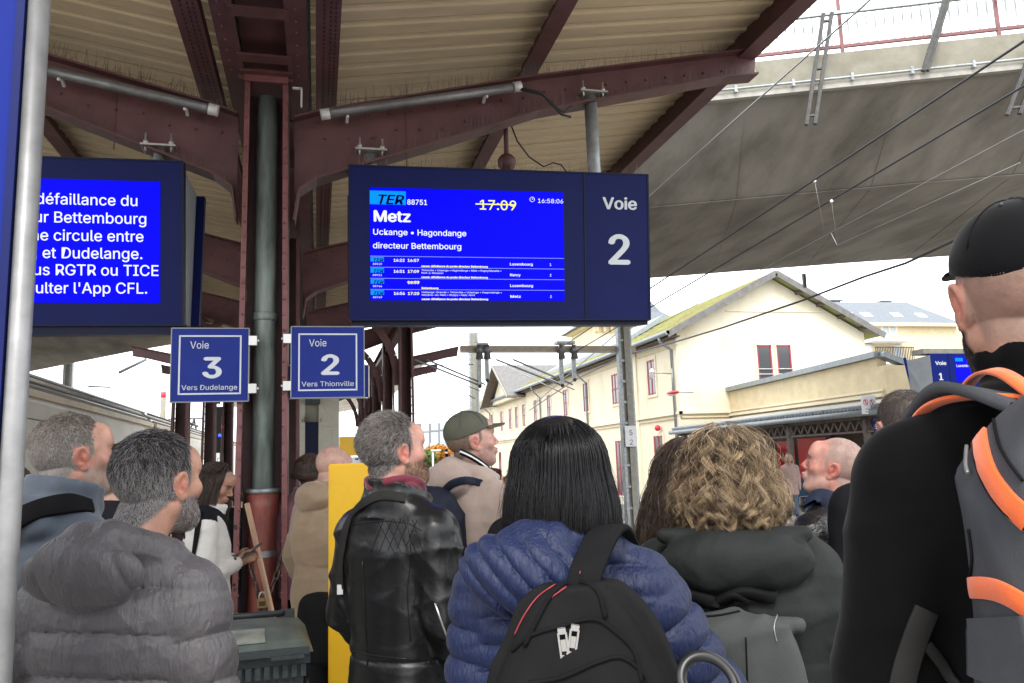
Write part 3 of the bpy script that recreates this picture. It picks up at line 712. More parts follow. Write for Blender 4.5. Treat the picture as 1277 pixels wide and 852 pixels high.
# projecting wing with grey coping and the platform lean-to
WX = 15.1
mb = MB(); mb.prism([(WX, GY, 0), (WX, 19.1, 0), (WX, 19.1, 4.14), (WX, 25.4, 4.0), (WX, GY, 3.96)], (.3, 0, 0)); wg = mb.build('wing_wall', M['cream_dark'], sb)
mb = MB(); mb.bx(WX, 30, 18.8, 19.1, 0, 3.9); mb.build('wing_wall', M['cream_dark'], sb)
mb = MB(); mb.bar((WX+.1, GY, 4.05), (WX+.1, 19.0, 4.23), .5, .16); mb.build('coping', M['zinc'], sb)
mb = MB(); mb.bar((WX+.02, 18.95, 4.22), (WX+.7, 18.95, 3.97), .3, .15); mb.bar((WX+.7, 18.95, 3.97), (30, 18.95, 3.97), .3, .16); mb.build('coping', M['zinc'], sb)
mb = MB(); mb.bx(WX-.12, WX, 18.9, GY, 3.05, 3.14); mb.bx(WX-.06, WX, 18.9, GY, 3.2, 3.26); mb.build('string_course', M['cream'], sb)
mb = MB(); mb.bx(WX+.3, 40, 19.1, 27, 3.6, 3.7); mb.build('wing_roof', M['zinc'], sb)
lt = thing('platform_lean_to', 'low lean-to canopy with corrugated edge along the station wing', 'canopy', (12.4, 20, ZB))
mb = MB(); mb.prism([(12.3, 12, 2.52), (WX, 12, 2.95), (WX, 12, 3.0), (12.3, 12, 2.57)], (0, 14.6, 0)); mb.build('roof_sheet', M['trim_concrete'], lt)
mb = MB()
for k in range(100): mb.tube([(12.24, 12+k*.146, 2.58), (12.75, 12+k*.146, 2.66)], .05, 6)
tag(mb.build('corrugation', M['zinc'], lt), kind='stuff')
mb = MB(); mb.tube([(12.22, 12, 2.46), (12.22, 26.6, 2.46)], .07, 8); mb.build('gutter', M['zinc'], lt)
for y in (13.2, 16.4, 19.6, 22.8, 26.0):
    mb = MB(); mb.bx(12.45, 12.57, y-.06, y+.06, ZB, 2.45); mb.build('post', M['wood_beam'], lt)
    mb = MB(); mb.bar((12.3, y, 2.40), (WX, y, 2.8), .1, .14); mb.build('beam', M['wood_beam'], lt)
mb = MB(); mb.bx(12.46, 12.54, 12, 26.5, 2.33, 2.42); mb.bx(12.47, 12.53, 12, 26.5, 2.02, 2.07); mb.build('truss_chord', M['wood_beam'], lt)
mb = MB()
for k in range(46):
    y = 12+k*.32; mb.bar((12.5, y, 2.07), (12.5, y+.16, 2.33), .03, .03, up=(1, 0, 0)); mb.bar((12.5, y+.16, 2.33), (12.5, y+.32, 2.07), .03, .03, up=(1, 0, 0))
tag(mb.build('scroll_fretwork', M['wood_beam'], lt), kind='stuff')
# dark hall wall under the lean-to with doors and posters
mb = MB(); mb.bx(WX-.05, WX-.003, 19.2, 27.3, ZB, 2.95); mb.build('lower_wall', M['dark_wall'], sb)
for y in (25.8,):
    mb = MB(); mb.bx(WX-.09, WX-.05, y-.45, y+.45, ZB, 2.1); d = mb.build('door', M['red_frame'], sb)
    mb = MB(); mb.bx(WX-.1, WX-.09, y-.35, y+.35, .3, 1.95); mb.build('pane', M['pane_pale'], d)
def panel_x(y0, y1, z0, z1, x, m, par, name, d=.05): mb = MB(); mb.bx(x-d, x, y0, y1, z0, z1); return mb.build(name, M[m], par)
t = thing('poster_frame', 'black framed red poster on the station wing wall', 'poster', (14.9, 22.5, ZB))
panel_x(21.2, 24.3, .2, 2.2, 14.95, 'black', t, 'frame'); a = panel_x(23.1, 24.1, .45, 2.0, 14.89, 'red_poster', t, 'poster', .01); panel_x(21.4, 22.9, .35, 2.05, 14.89, 'red_poster', t, 'poster', .01)
for (yy, w_, s) in ((23.6, .7, .5),):
    me = text_mesh('M', .55, bold=.01); f = frame_from((14.86, 23.65, 1.55), (0, -1, 0), (0, 0, 1)); me.transform(f); me.materials.append(M['white']); link('lettering', me, a)
t = thing('ticket_machine', 'white ticket machine with a red stripe beside the red poster', 'ticket machine', (14.3, 24.6, ZB))
mb = MB(); mb.bx(13.95, 14.5, 24.2, 24.9, ZB, 1.85); mb.build('cabinet', M['white'], t)
mb = MB(); mb.bx(13.94, 13.95, 24.3, 24.75, 1.0, 1.6); mb.bx(14.05, 14.35, 24.19, 24.2, .9, 1.4); mb.build('screen_panel', M['pane'], t)
mb = MB(); mb.bx(14.4, 14.47, 24.19, 24.2, 0, 1.8); mb.build('stripe', M['lamp_red'], t)
t = thing('wheelchair_sign', 'small dark sign with white pictograms above the hall door', 'sign', (14.9, 26, 2))
f = frame_from((14.9, 25.6, 2.1), (0, -1, 0), (0, 0, 1)); quad_on(f, -.6, .6, -.2, .2, -.02, 0).build('sign_panel', M['navy_edge'], t); text('& i', .3, M['white'], t, f, 0, 0, off=.002)
# no-entry sign board and blue notice hanging at the lean-to edge
c = Vector(pX(1083.5, 505, 12.2)); f = frame_from(c, (.95, .31, 0), (0, 0, 1)); t = thing('prohibition_sign', 'white board with two red prohibition circles on the lean-to edge', 'sign', (c.x, c.y, c.z-.4))
hw, hh = .26, .21; pn = quad_on(f, -hw, hw, -hh, hh, -.015, 0).build('sign_panel', M['white'], t)
for s in (-.115, .115):
    mb = MB()
    for k in range(18):
        a, b = 2*math.pi*k/18, 2*math.pi*(k+1)/18
        mb.bar(f @ Vector((s+.075*math.cos(a), .06+.075*math.sin(a), .004)), f @ Vector((s+.075*math.cos(b), .06+.075*math.sin(b), .004)), .013, .006)
    mb.bar(f @ Vector((s-.05, .11, .004)), f @ Vector((s+.05, .01, .004)), .013, .006); mb.build('prohibition_ring', M['print_red'], pn)
    mb = MB(); mb.bar(f @ Vector((s-.01, .11, .002)), f @ Vector((s+.015, .02, .002)), .022, .003); mb.build('figure_symbol', M['print_black'], pn)
text('Il est interdit de', .05, M['print_black'], pn, f, 0, -.09, off=.002); text('traverser les voies', .05, M['print_black'], pn, f, 0, -.15, off=.002)
c = Vector(pX(1095, 529, 12.6)); f = frame_from(c, (.95, .31, 0), (0, 0, 1)); t = thing('notice_sign', 'small blue notice with white text under the prohibition sign', 'sign', (c.x, c.y, c.z-.3))
pn = quad_on(f, -.17, .17, -.16, .16, -.015, 0).build('sign_panel', M['sign_blue'], t); quad_on(f, -.05, .05, .04, .1, 0, .002).build('train_symbol', M['white'], pn)
for v in (-.02, -.06, -.1): quad_on(f, -.11, .1, v-.01, v+.01, 0, .002).build('text_line', M['white'], pn)
# red lamps on the facade
for (px, py, X, lab) in ((839, 490, 12.3, 'red street-lamp head on a pipe bracket, near the corner'), (617, 549, 12.3, 'distant red lamp head on the facade near the cap')):
    p = Vector(pX(px, py, X)); k = .42 if px > 700 else .5
    t = thing('wall_lamp', lab, 'lamp', p, group='red lamps on the station facade')
    mb = MB(); mb.sphere(p, (.16, k, .07), 12, 8); mb.build('lamp_hood', M['lamp_red'], t); mb = MB(); mb.sphere(p+Vector((0, 0.1, -.05)), (.12, k*.6, .06), 10, 6); mb.build('lamp_glass', M['white'], t)
    mb = MB(); mb.tube([p, p+Vector((.75, -.1, 0))], .025, 6); mb.build('arm', M['zinc'], t)
p = Vector(pX(820, 534, 12.95)); t = thing('alarm_bell', 'small red alarm bell above a red door of the facade', 'bell', p); mb = MB(); mb.sphere(p, .12, 12, 8); mb.build('bell_cup', M['lamp_red'], t); mb = MB(); mb.box(p+Vector((.08, 0, 0)), (.1, .12, .12)); mb.build('bell_box', M['white_metal'], t)
p = Vector(pX(838, 466, 12.95)); q = Vector(pX(813, 465, 12.1)); t = thing('bracket_insulator', 'grey bracket with a white insulator in front of the corner window', 'insulator', p)
mb = MB(); mb.tube([p, q], .025, 6); mb.tube([p+Vector((0, 0, .2)), p+Vector((0, 0, -.6))], .03, 6); mb.build('arm', M['galv'], t); mb = MB(); mb.tube([q+Vector((0, 0, .15)), q+Vector((0, 0, .02)), q, q+Vector((0, 0, -.2))], [.04, .11, .06, .09], 8); mb.build('insulator_body', M['white'], t)
# cross gable with grey tiles
mb = MB(); mb.prism([(12.6, 50.5, 5.8), (12.6, 58, 5.8), (12.6, 54.3, 8.1)], (5, 0, 0)); mb.build('cross_gable_wall', M['cream'], sb)
for (ya, yb) in ((50.0, 54.3), (58.6, 54.3)):
    mb = MB(); mb.prism([(11.9, ya, 5.75), (11.9, yb, 8.25), (17.2, yb, 8.25), (17.2, ya, 5.75)], (0, 0, .12)); mb.build('cross_gable_roof', M['grey_tile'], sb)
    mb = MB(); mb.prism([(11.86, ya, 5.7), (11.86, yb, 8.2), (12.5, yb, 8.2), (12.5, ya, 5.7)], (0, 0, .04)); mb.build('verge_soffit', M['eave_wood'], sb)
    mb = MB(); mb.bar((11.84, ya, 5.78), (11.84, yb, 8.28), .05, .16); mb.build('barge_board', M['trim_concrete'], sb)
mb = MB(); mb.prism([(13.6, 34, 6.95), (15.6, 34, 8.15), (15.6, 34, 7.9), (13.6, 34, 6.75)], (0, 13, 0)); mb.build('zinc_dormer_strip', M['zinc'], sb)

# tower with bell-cast slate roof behind the long roof
tw = thing('tower', 'cream tower with a blue slate bell-cast roof beyond the mossy roof', 'tower', (25, 60, 0))
mb = MB(); mb.bx(21.6, 28.2, 60, 66, 0, 12.4); mb.build('wall', M['cream'], tw)
mb = MB(); n = 9; prof = [(4.1, 12.5), (3.6, 12.75), (2.7, 13.5), (2.0, 14.6), (1.5, 16.0), (1.3, 17.5), (.15, 21.0)]; vs = []; cx, cy = 24.9, 63
for r_, z in prof: vs += [(cx-r_, cy-r_, z), (cx+r_, cy-r_, z), (cx+r_, cy+r_, z), (cx-r_, cy+r_, z)]
fs = [[i*4+j, i*4+(j+1) % 4, i*4+4+(j+1) % 4, i*4+4+j] for i in range(len(prof)-1) for j in range(4)]; mb.add(vs, fs+[[0, 1, 2, 3]]); mb.build('roof', M['slate'], tw)
mb = MB(); mb.bx(21.2, 28.6, 59.5, 66.4, 12.3, 12.5); mb.build('cornice', M['cream_dark'], tw)
for k in range(11): mb = MB(); x = 21.6+k*.62; mb.bx(x, x+.2, 59.6, 60, 11.7, 12.3); mb.build('cornice_bracket', M['cream_dark'], tw)

# apartment house behind the wing
YB = 48
ap = thing('apartment_house', 'cream apartment house with blue-grey roof and roof windows', 'building', (40, YB, 0))
mb = MB(); mb.bx(33, 44.9, YB, YB+12, 0, 10.35); mb.build('wall', M['cream_dark'], ap)
mb = MB(); mb.bx(44.9, 48.5, YB+1.5, YB+14, 0, 10.4); mb.build('side_wall', M['cream_dark'], ap)
mb = MB(); mb.add([(32.6, YB-.4, 10.4), (45.2, YB-.4, 10.4), (45.2, YB+12, 10.4), (32.6, YB+12, 10.4), (35, YB+2.8, 12.5), (43.3, YB+2.8, 12.6), (43, YB+9, 12.6), (35, YB+9, 12.5)], [(0, 1, 5, 4), (1, 2, 6, 5), (2, 3, 7, 6), (3, 0, 4, 7), (4, 5, 6, 7), (3, 2, 1, 0)]); rf = mb.build('roof', M['slate'], ap)
mb = MB(); mb.bx(32.5, 45.3, YB-.5, YB-.38, 10.2, 10.42); mb.bx(32.6, 45.2, YB-.38, YB, 10.22, 10.3); mb.build('eave_trim', M['cream_dark'], ap)
for (px, py) in ((1057, 391), (1078, 388), (1115, 383), (1145, 379)):
    p = Vector(pY(px, py, YB+.9)); mb = MB(); mb.box((p.x, YB+.75, 11.2), (.75, .06, .6), Matrix.Rotation(R(-52), 3, 'X')); mb.build('roof_window', M['white'], rf)
for x in (38.2, 42.6):
    mb = MB(); mb.bx(x-.5, x+.5, YB+4, YB+4.6, 12.5, 12.75); mb.bx(x-.55, x+.55, YB+3.9, YB+4.7, 12.9, 12.98); mb.bx(x-.4, x-.34, YB+4.2, YB+4.3, 12.75, 12.9); mb.bx(x+.34, x+.4, YB+4.2, YB+4.3, 12.75, 12.9); mb.build('chimney', M['zinc'], rf)
for (px, py, pm) in ((1104, 411, 'pane_pale'), (1113, 410, 'pane_pale'), (1120, 440, 'pane_pale'), (1080, 420, 'white'), (1083, 438, 'white'), (1187, 405, 'pane')):
    p = pY(px, py, YB); win_y(p[0], YB-(0 if px < 1180 else -1.2), p[2]-.45, p[2]+.45, .6, ap, 'white', pm)
for (px, py) in ((1112, 424), (1115, 452)):
    p = pY(px, py, YB-1); mb = MB(); mb.bx(p[0]-1.6, p[0]+1.6, YB-1.2, YB, p[2]-.1, p[2]+.1); b = mb.build('balcony', M['white'], ap)
    if py > 440:
        mb = MB()
        for k in range(24): mb.bx(p[0]-1.5+k*.13, p[0]-1.47+k*.13, YB-1.2, YB-1.15, p[2]+.1, p[2]+1.0)
        mb.bx(p[0]-1.5, p[0]+1.6, YB-1.2, YB-1.14, p[2]+1.0, p[2]+1.06); tag(mb.build('balustrade', M['black'], b), kind='stuff')

# Voie 1 display of platform one
t = thing('departure_display', 'distant blue Voie 1 display with wedge-shaped casing above platform one', 'display', (12.6, 14, 2.4))
Yv = 14.0; A = pY(1160, 441, Yv); Bp = pY(1215, 437, Yv); C = pY(1160, 520, Yv)
f = frame_from((A[0], Yv, (A[2]+C[2])/2), (1, 0, .0), (0, 0, 1)); hh = (A[2]-C[2])/2
pn = quad_on(f, 0, .42, -hh, hh, -.1, 0).build('track_number_panel', M['bright_blue'], t); p2 = quad_on(f, .43, 2.2, -hh, hh, -.1, 0).build('housing', M['bright_blue'], t)
mb = MB(); mb.prism([f @ Vector(q) for q in ((-.01, hh-.03, -.01), (-.01, -hh, -.01), (-.24, -hh, -.35), (-.33, hh-.12, -.35))], (.008, 0, 0)); mb.build('casing_side', M['case_grey'], t)
mb = MB(); mb.bar(f @ Vector((-.34, hh-.04, -.35)), f @ Vector((-.16, -hh*.95, -.35)), .04, .04, up=(0, 1, 0)); mb.build('rear_edge', M['bright_blue'], t)
quad_on(f, -.12, 2.0, hh+.005, hh+.11, -.4, -.05).build('top_rail', M['trim_concrete'], t)
text('Voie', .13, M['white'], pn, f, .2, .53-(.0), off=.004, width=.24, bold=.004) if False else None
for (s, px, py, wd, bo) in (('Voie', 1173, 452, .27, .004), ('1', 1173, 468, .1, .008)):
    u, v = uv_of(f, px, py); text(s, .15 if s == 'Voie' else .28, M['white'], pn, f, u, v, off=.004, width=wd, bold=bo)
u, v = uv_of(f, 1190, 446); sc_ = quad_on(f, u, u+1.2, v-.5, v+.02, 0, .005).build('screen', M['screen'], p2); quad_on(f, u+.01, u+.2, v-.08, v-.01, .005, .007).build('logo_field', M['t_cyan'], sc_)
text('Luxembourg', .11, M['t_white'], sc_, f, u+.02, v-.16, off=.007, align='LEFT')

# ============================================================ CATENARY
def mast(x, y, h, lab, w=.22, plate=False):
    t = thing('catenary_mast', lab, 'mast', (x, y, -.6), group='catenary masts')
    mb = MB()
    mb.bx(x-w/2, x+w/2, y-.006, y+.006, -.6, h)
    mb.build('web', M['mast_conc'], t)
    for s in (-1, 1): mb = MB(); mb.bx(x+s*w/2-.035, x+s*w/2+.035, y-.1, y+.1, -.6, h); mb.build('flange', M['galv'], t)
    if plate:
        for k in range(9): mb = MB(); mb.bx(x-w/2-.06, x-w/2+.1, y-.13, y-.105, .3+k*.55, .36+k*.55); mb.build('batten', M['galv'], t)
        mb = MB(); mb.bx(x-.03, x+.13, y-.12, y-.11, -.6, h); mb.build('cover', M['mast_conc'], t)
    return t
m1 = mast(8.0, 20, 6.0, 'grey catenary mast with number plate 52 in front of the station', .30, True)
p = Vector(pY(787, 544, 19.8)); f = frame_from(p, (1, 0, 0), (0, 0, 1)); pn = quad_on(f, -.16, .16, -.27, .27, -.02, 0).build('number_plate', M['white'], m1)
text('5', .26, M['print_black'], pn, f, 0, .12, off=.003); text('2', .26, M['print_black'], pn, f, 0, -.13, off=.003)
pt = thing('catenary_portal', 'tan steel cross beam carrying catenary drop posts over the tracks', 'portal beam', (6, 20.2, 4.5))
mb = MB(); mb.bx(3.6, 8.4, 20.15, 20.35, 4.48, 4.62); mb.build('beam', M['beam_tan'], pt)
mb = MB(); mb.bx(3.6, 8.4, 20.12, 20.38, 4.46, 4.48); mb.build('beam_flange', M['galv'], pt)
for x in (4.05, 4.25, 6.25, 6.6):
    L = .95 if x in (4.05, 6.25) else .8
    mb = MB(); mb.bx(x-.05, x+.05, 20.05, 20.13, 4.5-L, 4.5); d = mb.build('drop_post', M['galv'], pt)
    mb = MB(); mb.tube([(x, 20.0, 4.62), (x, 20.0, 4.42), (x, 20, 4.40), (x, 20, 4.25)], [.06, .14, .08, .10], 8); mb.build('insulator', M['grey_metal'], d)
    mb = MB(); mb.sphere((x, 20.05, 4.5-L), .05, 8, 6); mb.build('end_ball', M['rust'], d)
for (x, y0_, lx) in ((4.0, 3.7, -1.6), (4.2, 3.7, -1.5), (6.2, 3.7, -1.7), (6.55, 3.65, -1.6)):
    mb = MB(); mb.tube([(x, 20.1, 3.6 if x < 6 else 3.58), (x+lx, 20.1, 4.25)], .025, 6); mb.build('steady_arm', M['galv'], pt)
mb = MB(); mb.box((6.4, 20.2, 4.7), (.5, .3, .07)); mb.box((4.15, 20.2, 4.66), (.3, .25, .05)); mb.build('saddle', M['galv'], pt)
m2 = mast(pY(592, 500, 30)[0], 30, 6.6, 'distant grey catenary mast rising behind the green cap', .3)
m3 = mast(-3.85*2.0, 28, 6.5, 'distant catenary mast above the train roof at the left', .2)
mb = MB(); q = Vector(pY(148, 465, 27.8)); mb.tube([q, Vector(pY(183, 448, 27.8))], .05, 6); mb.tube([Vector(pY(110, 482, 27.8)), Vector(pY(138, 483, 27.8))], .03, 6); mb.build('cantilever_arm', M['galv'], m3)
def wire(lab, pts, r, m='wire', sag=0, n=10):
    pts = [Vector(p) for p in pts]; out = []
    for a, b in zip(pts, pts[1:]):
        for i in range(n): f_ = i/n; q = a+(b-a)*f_; q.z -= sag*4*f_*(1-f_); out.append(q)
    out.append(pts[-1]); t = MB(); t.tube(out, r, 5); o = t.build('overhead_wire', M[m]); tag(o, lab, 'wire', 'overhead wires'); return o
def ext(a, b, k0, k1): a, b = Vector(a), Vector(b); return [a+(a-b)*k0, b+(b-a)*k1]
wire('pale thin wire rising from the display to the top of the frame', ext(pX(1085, 0, 5.3), pX(815, 240, 5.3), .3, 3), .011, 'wire_pale')
wA = ext(pX(1270, 56, 6.0), pX(871, 320, 6.0), .3, 1.2); wire('upper dark messenger wire crossing the bridge underside', wA, .013)
wB = ext(pX(1272, 110, 6.6), pX(918, 320, 6.6), .3, 1.6); wire('second dark messenger wire just below the upper one', wB, .013)
wire('thin contact wire below the messengers, upper of the pair', ext(pX(1272, 165, 6.6), pX(990, 315, 6.6), .3, 1.5), .006, 'wire_pale')
wire('thin contact wire nearest the black cap, lower of the pair', [pX(1272, 203, 7.0), pX(1044, 306, 7.0), pX(1036, 290, 7.0)], .005, 'wire_pale', n=3)
for (a, b) in (((1016, 226), (1028, 291)), ((1037, 251), (1044, 306))):
    wire('short white dropper hanging from the '+('upper' if a[0] < 1020 else 'lower')+' messenger wire', [pX(*a, 6.3), pX(*b, 6.6)], .0035, 'wire_pale', n=2)
for a in ((1016, 226), (1037, 251)):
    p = Vector(pX(*a, 6.3)); mb = MB(); mb.sphere(p, .020, 8, 6); o = mb.build('wire_clamp', M['white']); tag(o, 'small white clamp where a dropper meets the '+('upper' if a[0] < 1020 else 'lower')+' messenger wire', 'clamp')
cpts = [(1277, 258), (1190, 300), (1130, 328), (1078, 345), (1000, 375), (900, 409), (840, 427), (782, 442), (718, 473), (660, 512)]
wire('thick black feeder cable sagging across the station gable', [pX(px, py, x) for (px, py), x in zip(cpts, (9.3, 9.3, 9.3, 9.3, 9.4, 9.5, 9.6, 9.8, 10, 10.3))], .022, n=3)
mb = MB(); mb.bx(12.78, 12.86, 18.72, 18.8, 6.02, 6.4); o = mb.build('cable_hanger', M['wire']); tag(o, 'short black hanger holding the feeder cable to the bridge edge', 'hanger')
for (a, b, lab) in (((500, 450), (592, 497), 'thin catenary wire left of the drop posts, lower'), ((525, 458), (602, 489), 'thin catenary wire left of the drop posts, upper'), ((430, 455), (590, 455), 'faint span wire behind the beard'), ((628, 455), (705, 492), 'thin wire across the cross gable, lower'), ((640, 452), (716, 486), 'thin wire across the cross gable, upper'), ((665, 505), (790, 398), 'thin wire rising behind the display corner')):
    wire(lab, [pY(*a, 26), pY(*b, 21)], .014, 'wire_pale', n=3)
wire('span wire low between distant masts left of the cap', [pY(500, 516, 60), pY(592, 512, 60)], .04, 'wire_pale', n=2)
# ============================================================ TRAIN at the left platform
TX = -5.0
TZ = .12
tr = thing('train', 'long dirty grey-beige passenger train standing at the left platform', 'train', (TX-1.4, 20, -.6))
prof = [(0, -.1), (0.0, 2.67), (-.02, 2.97), (-.10, 3.20), (-.22, 3.36), (-.40, 3.50), (-.75, 3.64), (-1.4, 3.72), (-2.8, 3.3), (-2.9, 2.5), (-2.9, -.1)]
for ci, (ya, yb) in enumerate(((2, 27.4), (27.9, 54), (54.5, 80))):
    mb = MB(); vs = [(TX+a, y, z) for y in (ya, yb) for (a, z) in prof]; n = len(prof)
    mb.add(vs, [[j, (j+1) % n, (j+1) % n+n, j+n] for j in range(n)]+[list(range(n)), list(range(n, 2*n))]); cb_ = mb.build('car_body', M['train'], tr)
    mb = MB(); mb.bar((TX-.06, ya, 3.14), (TX-.06, yb, 3.14), .10, .13); mb.build('cream_band', M['train_cream'], cb_)
    mb = MB(); mb.bar((TX-.13, ya, 3.27), (TX-.13, yb, 3.27), .05, .06); mb.bar((TX-.24, ya, 3.40), (TX-.24, yb, 3.40), .05, .03); mb.build('gutter_strip', M['train_dark'], cb_)
    mb = MB(); mb.prism([(TX-.26, ya, 3.40), (TX-.44, ya, 3.56), (TX-.8, ya, 3.69), (TX-1.4, ya, 3.76), (TX-1.4, ya, 3.62), (TX-.3, ya, 3.32)], (0, yb-ya, 0)); mb.build('roof_shroud', M['train_roof'], cb_)
    mb = MB(); mb.tube([(TX-.30, ya, 3.54), (TX-.30, yb, 3.54)], .035, 6); mb.build('roof_pipe', M['grey_metal'], cb_)
    def rrect(x, y0, y1, z0, z1, r, off):
        P = []
        for (cy, cz, a0) in ((y1-r, z1-r, 0), (y0+r, z1-r, 90), (y0+r, z0+r, 180), (y1-r, z0+r, 270)):
            for k in range(5): a = R(a0+k*22.5); P.append((x, cy+r*math.cos(a), cz+r*math.sin(a)))
        return P
    def window(y0, y1, z0, z1, r=.12, glass=True, name='window'):
        mb = MB(); mb.prism(rrect(TX, y0-.05, y1+.05, z0-.05, z1+.05, r+.04, 0), (.018, 0, 0)); w_ = mb.build(name, M['train_dark'], tr)
        mb = MB(); mb.prism(rrect(TX+.018, y0-.02, y1+.02, z0-.02, z1+.02, r+.02, 0), (.01, 0, 0)); mb.build('frame', M['train'], w_)
        if glass:
            mb = MB(); mb.prism(rrect(TX+.028, y0+.05, y1-.05, z0+.05, z1-.05, r, 0), (.006, 0, 0)); mb.build('pane', M['pane'], w_)
            mb = MB(); mb.bx(TX+.034, TX+.042, y0+.05, y1-.05, z1-.42, z1-.38); mb.build('window_bar', M['train'], w_)
        return w_
    if ci == 0:
        for (y0, y1) in ((12.2, 13.9), (15.6, 17.45)):
            d = window(y0, y1, .05, 2.62, .22, False, 'door')
            mb = MB(); mb.bx(TX+.028, TX+.036, (y0+y1)/2-.015, (y0+y1)/2+.015, .1, 2.5); mb.build('door_seam', M['train_dark'], d)
        mb = MB(); mb.bx(TX, TX+.02, 18.3, 19.9, 1.9, 2.95); pn = mb.build('access_panel', M['beige_panel'], tr)
        mb = MB(); mb.bx(TX+.02, TX+.03, 18.3, 18.36, 1.9, 2.95); mb.bx(TX+.02, TX+.03, 18.3, 19.9, 2.9, 2.95)
        mb.build('frame', M['train_dark'], pn)
        mb = MB()
        for k in range(8): mb.bx(TX+.02, TX+.03, 18.45+k*.18, 18.57+k*.18, 2.8, 2.84)
        mb.build('vent_slots', M['train_dark'], pn)
        ys = (3.5, 5.8, 8.1, 21.3, 23.4, 25.4)
    else: ys = [ya+1.2+k*2.2 for k in range(11)]
    for y in ys: window(y, y+1.35, 1.25, 2.3)
    for y in (ya+18,): mb = MB(); mb.bx(TX-2.2, TX-1.3, y, y+2.6, 3.6, 3.86); mb.build('roof_unit', M['train_roof'], cb_)
    mb = MB(); mb.bx(TX-2.6, TX-.15, ya+.3, yb-.3, -.5, -.1); mb.build('underframe', M['train_dark'], tr)
mb = MB()
for (x, y) in ((TX-1.0, 43), (TX-1.8, 43)): mb.tube([(x, y-1.2, 3.6), (x, y, 4.3), (x, y+1.2, 3.6)], .05, 6); mb.tube([(x, y-1.4, 4.0), (x, y+1.4, 4.0)], .07, 6)
mb.bar((TX-2.2, 43, 4.3), (TX-.6, 43, 4.3), .2, .06); mb.build('pantograph', M['wire'], tr)
# distant chimney with red bands
p = pY(203, 520, 150); t = thing('chimney', 'tiny distant chimney with a red top above the train roof', 'chimney', (p[0], 150, 0))
z1 = pY(203, 489, 150)[2]; mb = MB(); mb.tube([(p[0], 150, 0), (p[0], 150, z1-1)], [.7, .45], 12); mb.build('shaft', M['fascia'], t); mb = MB(); mb.tube([(p[0], 150, z1-1), (p[0], 150, z1)], [.45, .45], 12); mb.build('top_band', M['lamp_red'], t)
# signal seen between the columns
p = Vector(pY(277, 540, 26)); t = thing('railway_signal', 'signal mast with small red and blue lights between the left columns', 'signal', (p.x, 26, 0))
mb = MB(); mb.tube([(p.x, 26, 0), (p.x, 26, p.z+.5)], .06, 8); mb.build('post', M['galv'], t); mb = MB(); mb.bx(p.x-.2, p.x+.2, 25.95, 26.2, p.z-.6, p.z+.8); hd = mb.build('signal_head', M['black'], t)
q = pY(278, 532, 25.9); mb = MB(); mb.sphere(q, .05); mb.build('red_light', M['signal_red'], hd); q = pY(274, 543, 25.9); mb = MB(); mb.sphere(q, .05); mb.build('blue_light', M['signal_blue'], hd)

# ============================================================ STONE LIFT BLOCK on the platform
st0 = thing('stone_block_house', 'pale stone clad platform building with a dark vertical slit, behind the column', 'building', (0, 16, 0))
mb = MB(); mb.bx(-1.2, .42, 16.02, 19.5, 0, 3.9); mb.build('wall', M['fascia'], st0)
xs = [-1.2, -.62, -.22, .03, .42]; zz = [0, .48, .96, 1.44, 1.92, 2.4, 2.88, 3.36, 3.9]
for j in range(len(zz)-1):
    cut = xs if j % 2 else [-1.2, -.8, -.22, .03, .28, .42]
    for a, b in zip(cut, cut[1:]):
        if abs(a+.22) < .01 and zz[j] < 2.5: continue
        mb = MB(); mb.bx(a+.0015, b-.0015, 15.985+rnd.uniform(-.003, .003), 16.02, zz[j]+.0015, zz[j+1]-.0015); mb.build('stone_slab', M['stone'], st0)
mb = MB(); mb.bx(-.215, .025, 15.99, 16.01, 0, 2.5); mb.build('dark_slit', M['navy_edge'], st0)
mb = MB(); mb.bx(-.22, .06, 15.85, 15.985, 2.84, 3.0); mb.build('floodlight', M['bin'], st0)
spikes('bird_spikes', st0, [((-.3, 15.95, 2.5), (.1, 15.95, 2.5))], 60, h=(.1, .2), r=.004, lean=.06)
# lift rear annex (canopy over the stairs)
t = thing('notice_board', 'yellow board with a warning triangle behind the bald man', 'sign', (.5, 7.5, 1.6))
f = frame_from(pY(447, 556, 7.5), (1, 0, 0), (0, 0, 1)); pn = quad_on(f, -.17, .3, -.09, .085, -.06, 0).build('yellow_board', M['yellow'], t)
mb = MB(); P = [(-.03, -.055), (.07, -.055), (.02, .05)]
for a, b in zip(P, P[1:]+P[:1]): mb.bar(f @ Vector((*a, .003)), f @ Vector((*b, .003)), .01, .004)
mb.build('warning_triangle', M['print_black'], pn)
pq = quad_on(f, -.08, .3, -.2, -.1, -.05, -.01).build('white_notice', M['white'], t)
for k in range(7):
    u = -.07+rnd.random()*.3; v = -.19+rnd.random()*.07; quad_on(f, u, u+.03, v, v+.015, -.01, -.008).build('printed_mark', M['print_red' if k % 2 else 'sign_blue'], pq)
mb = MB(); mb.bar((f.translation.x+.05, 7.53, 0), (f.translation.x+.05, 7.53, 1.8), .06, .06); mb.build('post', M['galv'], t)

# yellow cabinet in the crowd
t = thing('yellow_cabinet', 'tall plain yellow cabinet standing behind the black leather jacket', 'cabinet', (.2, 3.75, 0))
mb = MB(); mb.prism([(.05, 3.68, .0), (.05, 3.68, 1.62), (.42, 3.6, 1.62), (.42, 3.6, 0)], (.02, .16, 0)); cb2 = mb.build('panel', M['yellow'], t)
me = cb2.data; bm = bmesh.new(); bm.from_mesh(me); bmesh.ops.bevel(bm, geom=bm.edges[:], offset=.006, segments=2, affect='EDGES'); bm.to_mesh(me); bm.free()
mb = MB(); mb.bx(.08, .40, 3.62, 3.8, 0, .06); mb.build('foot', M['black'], t)

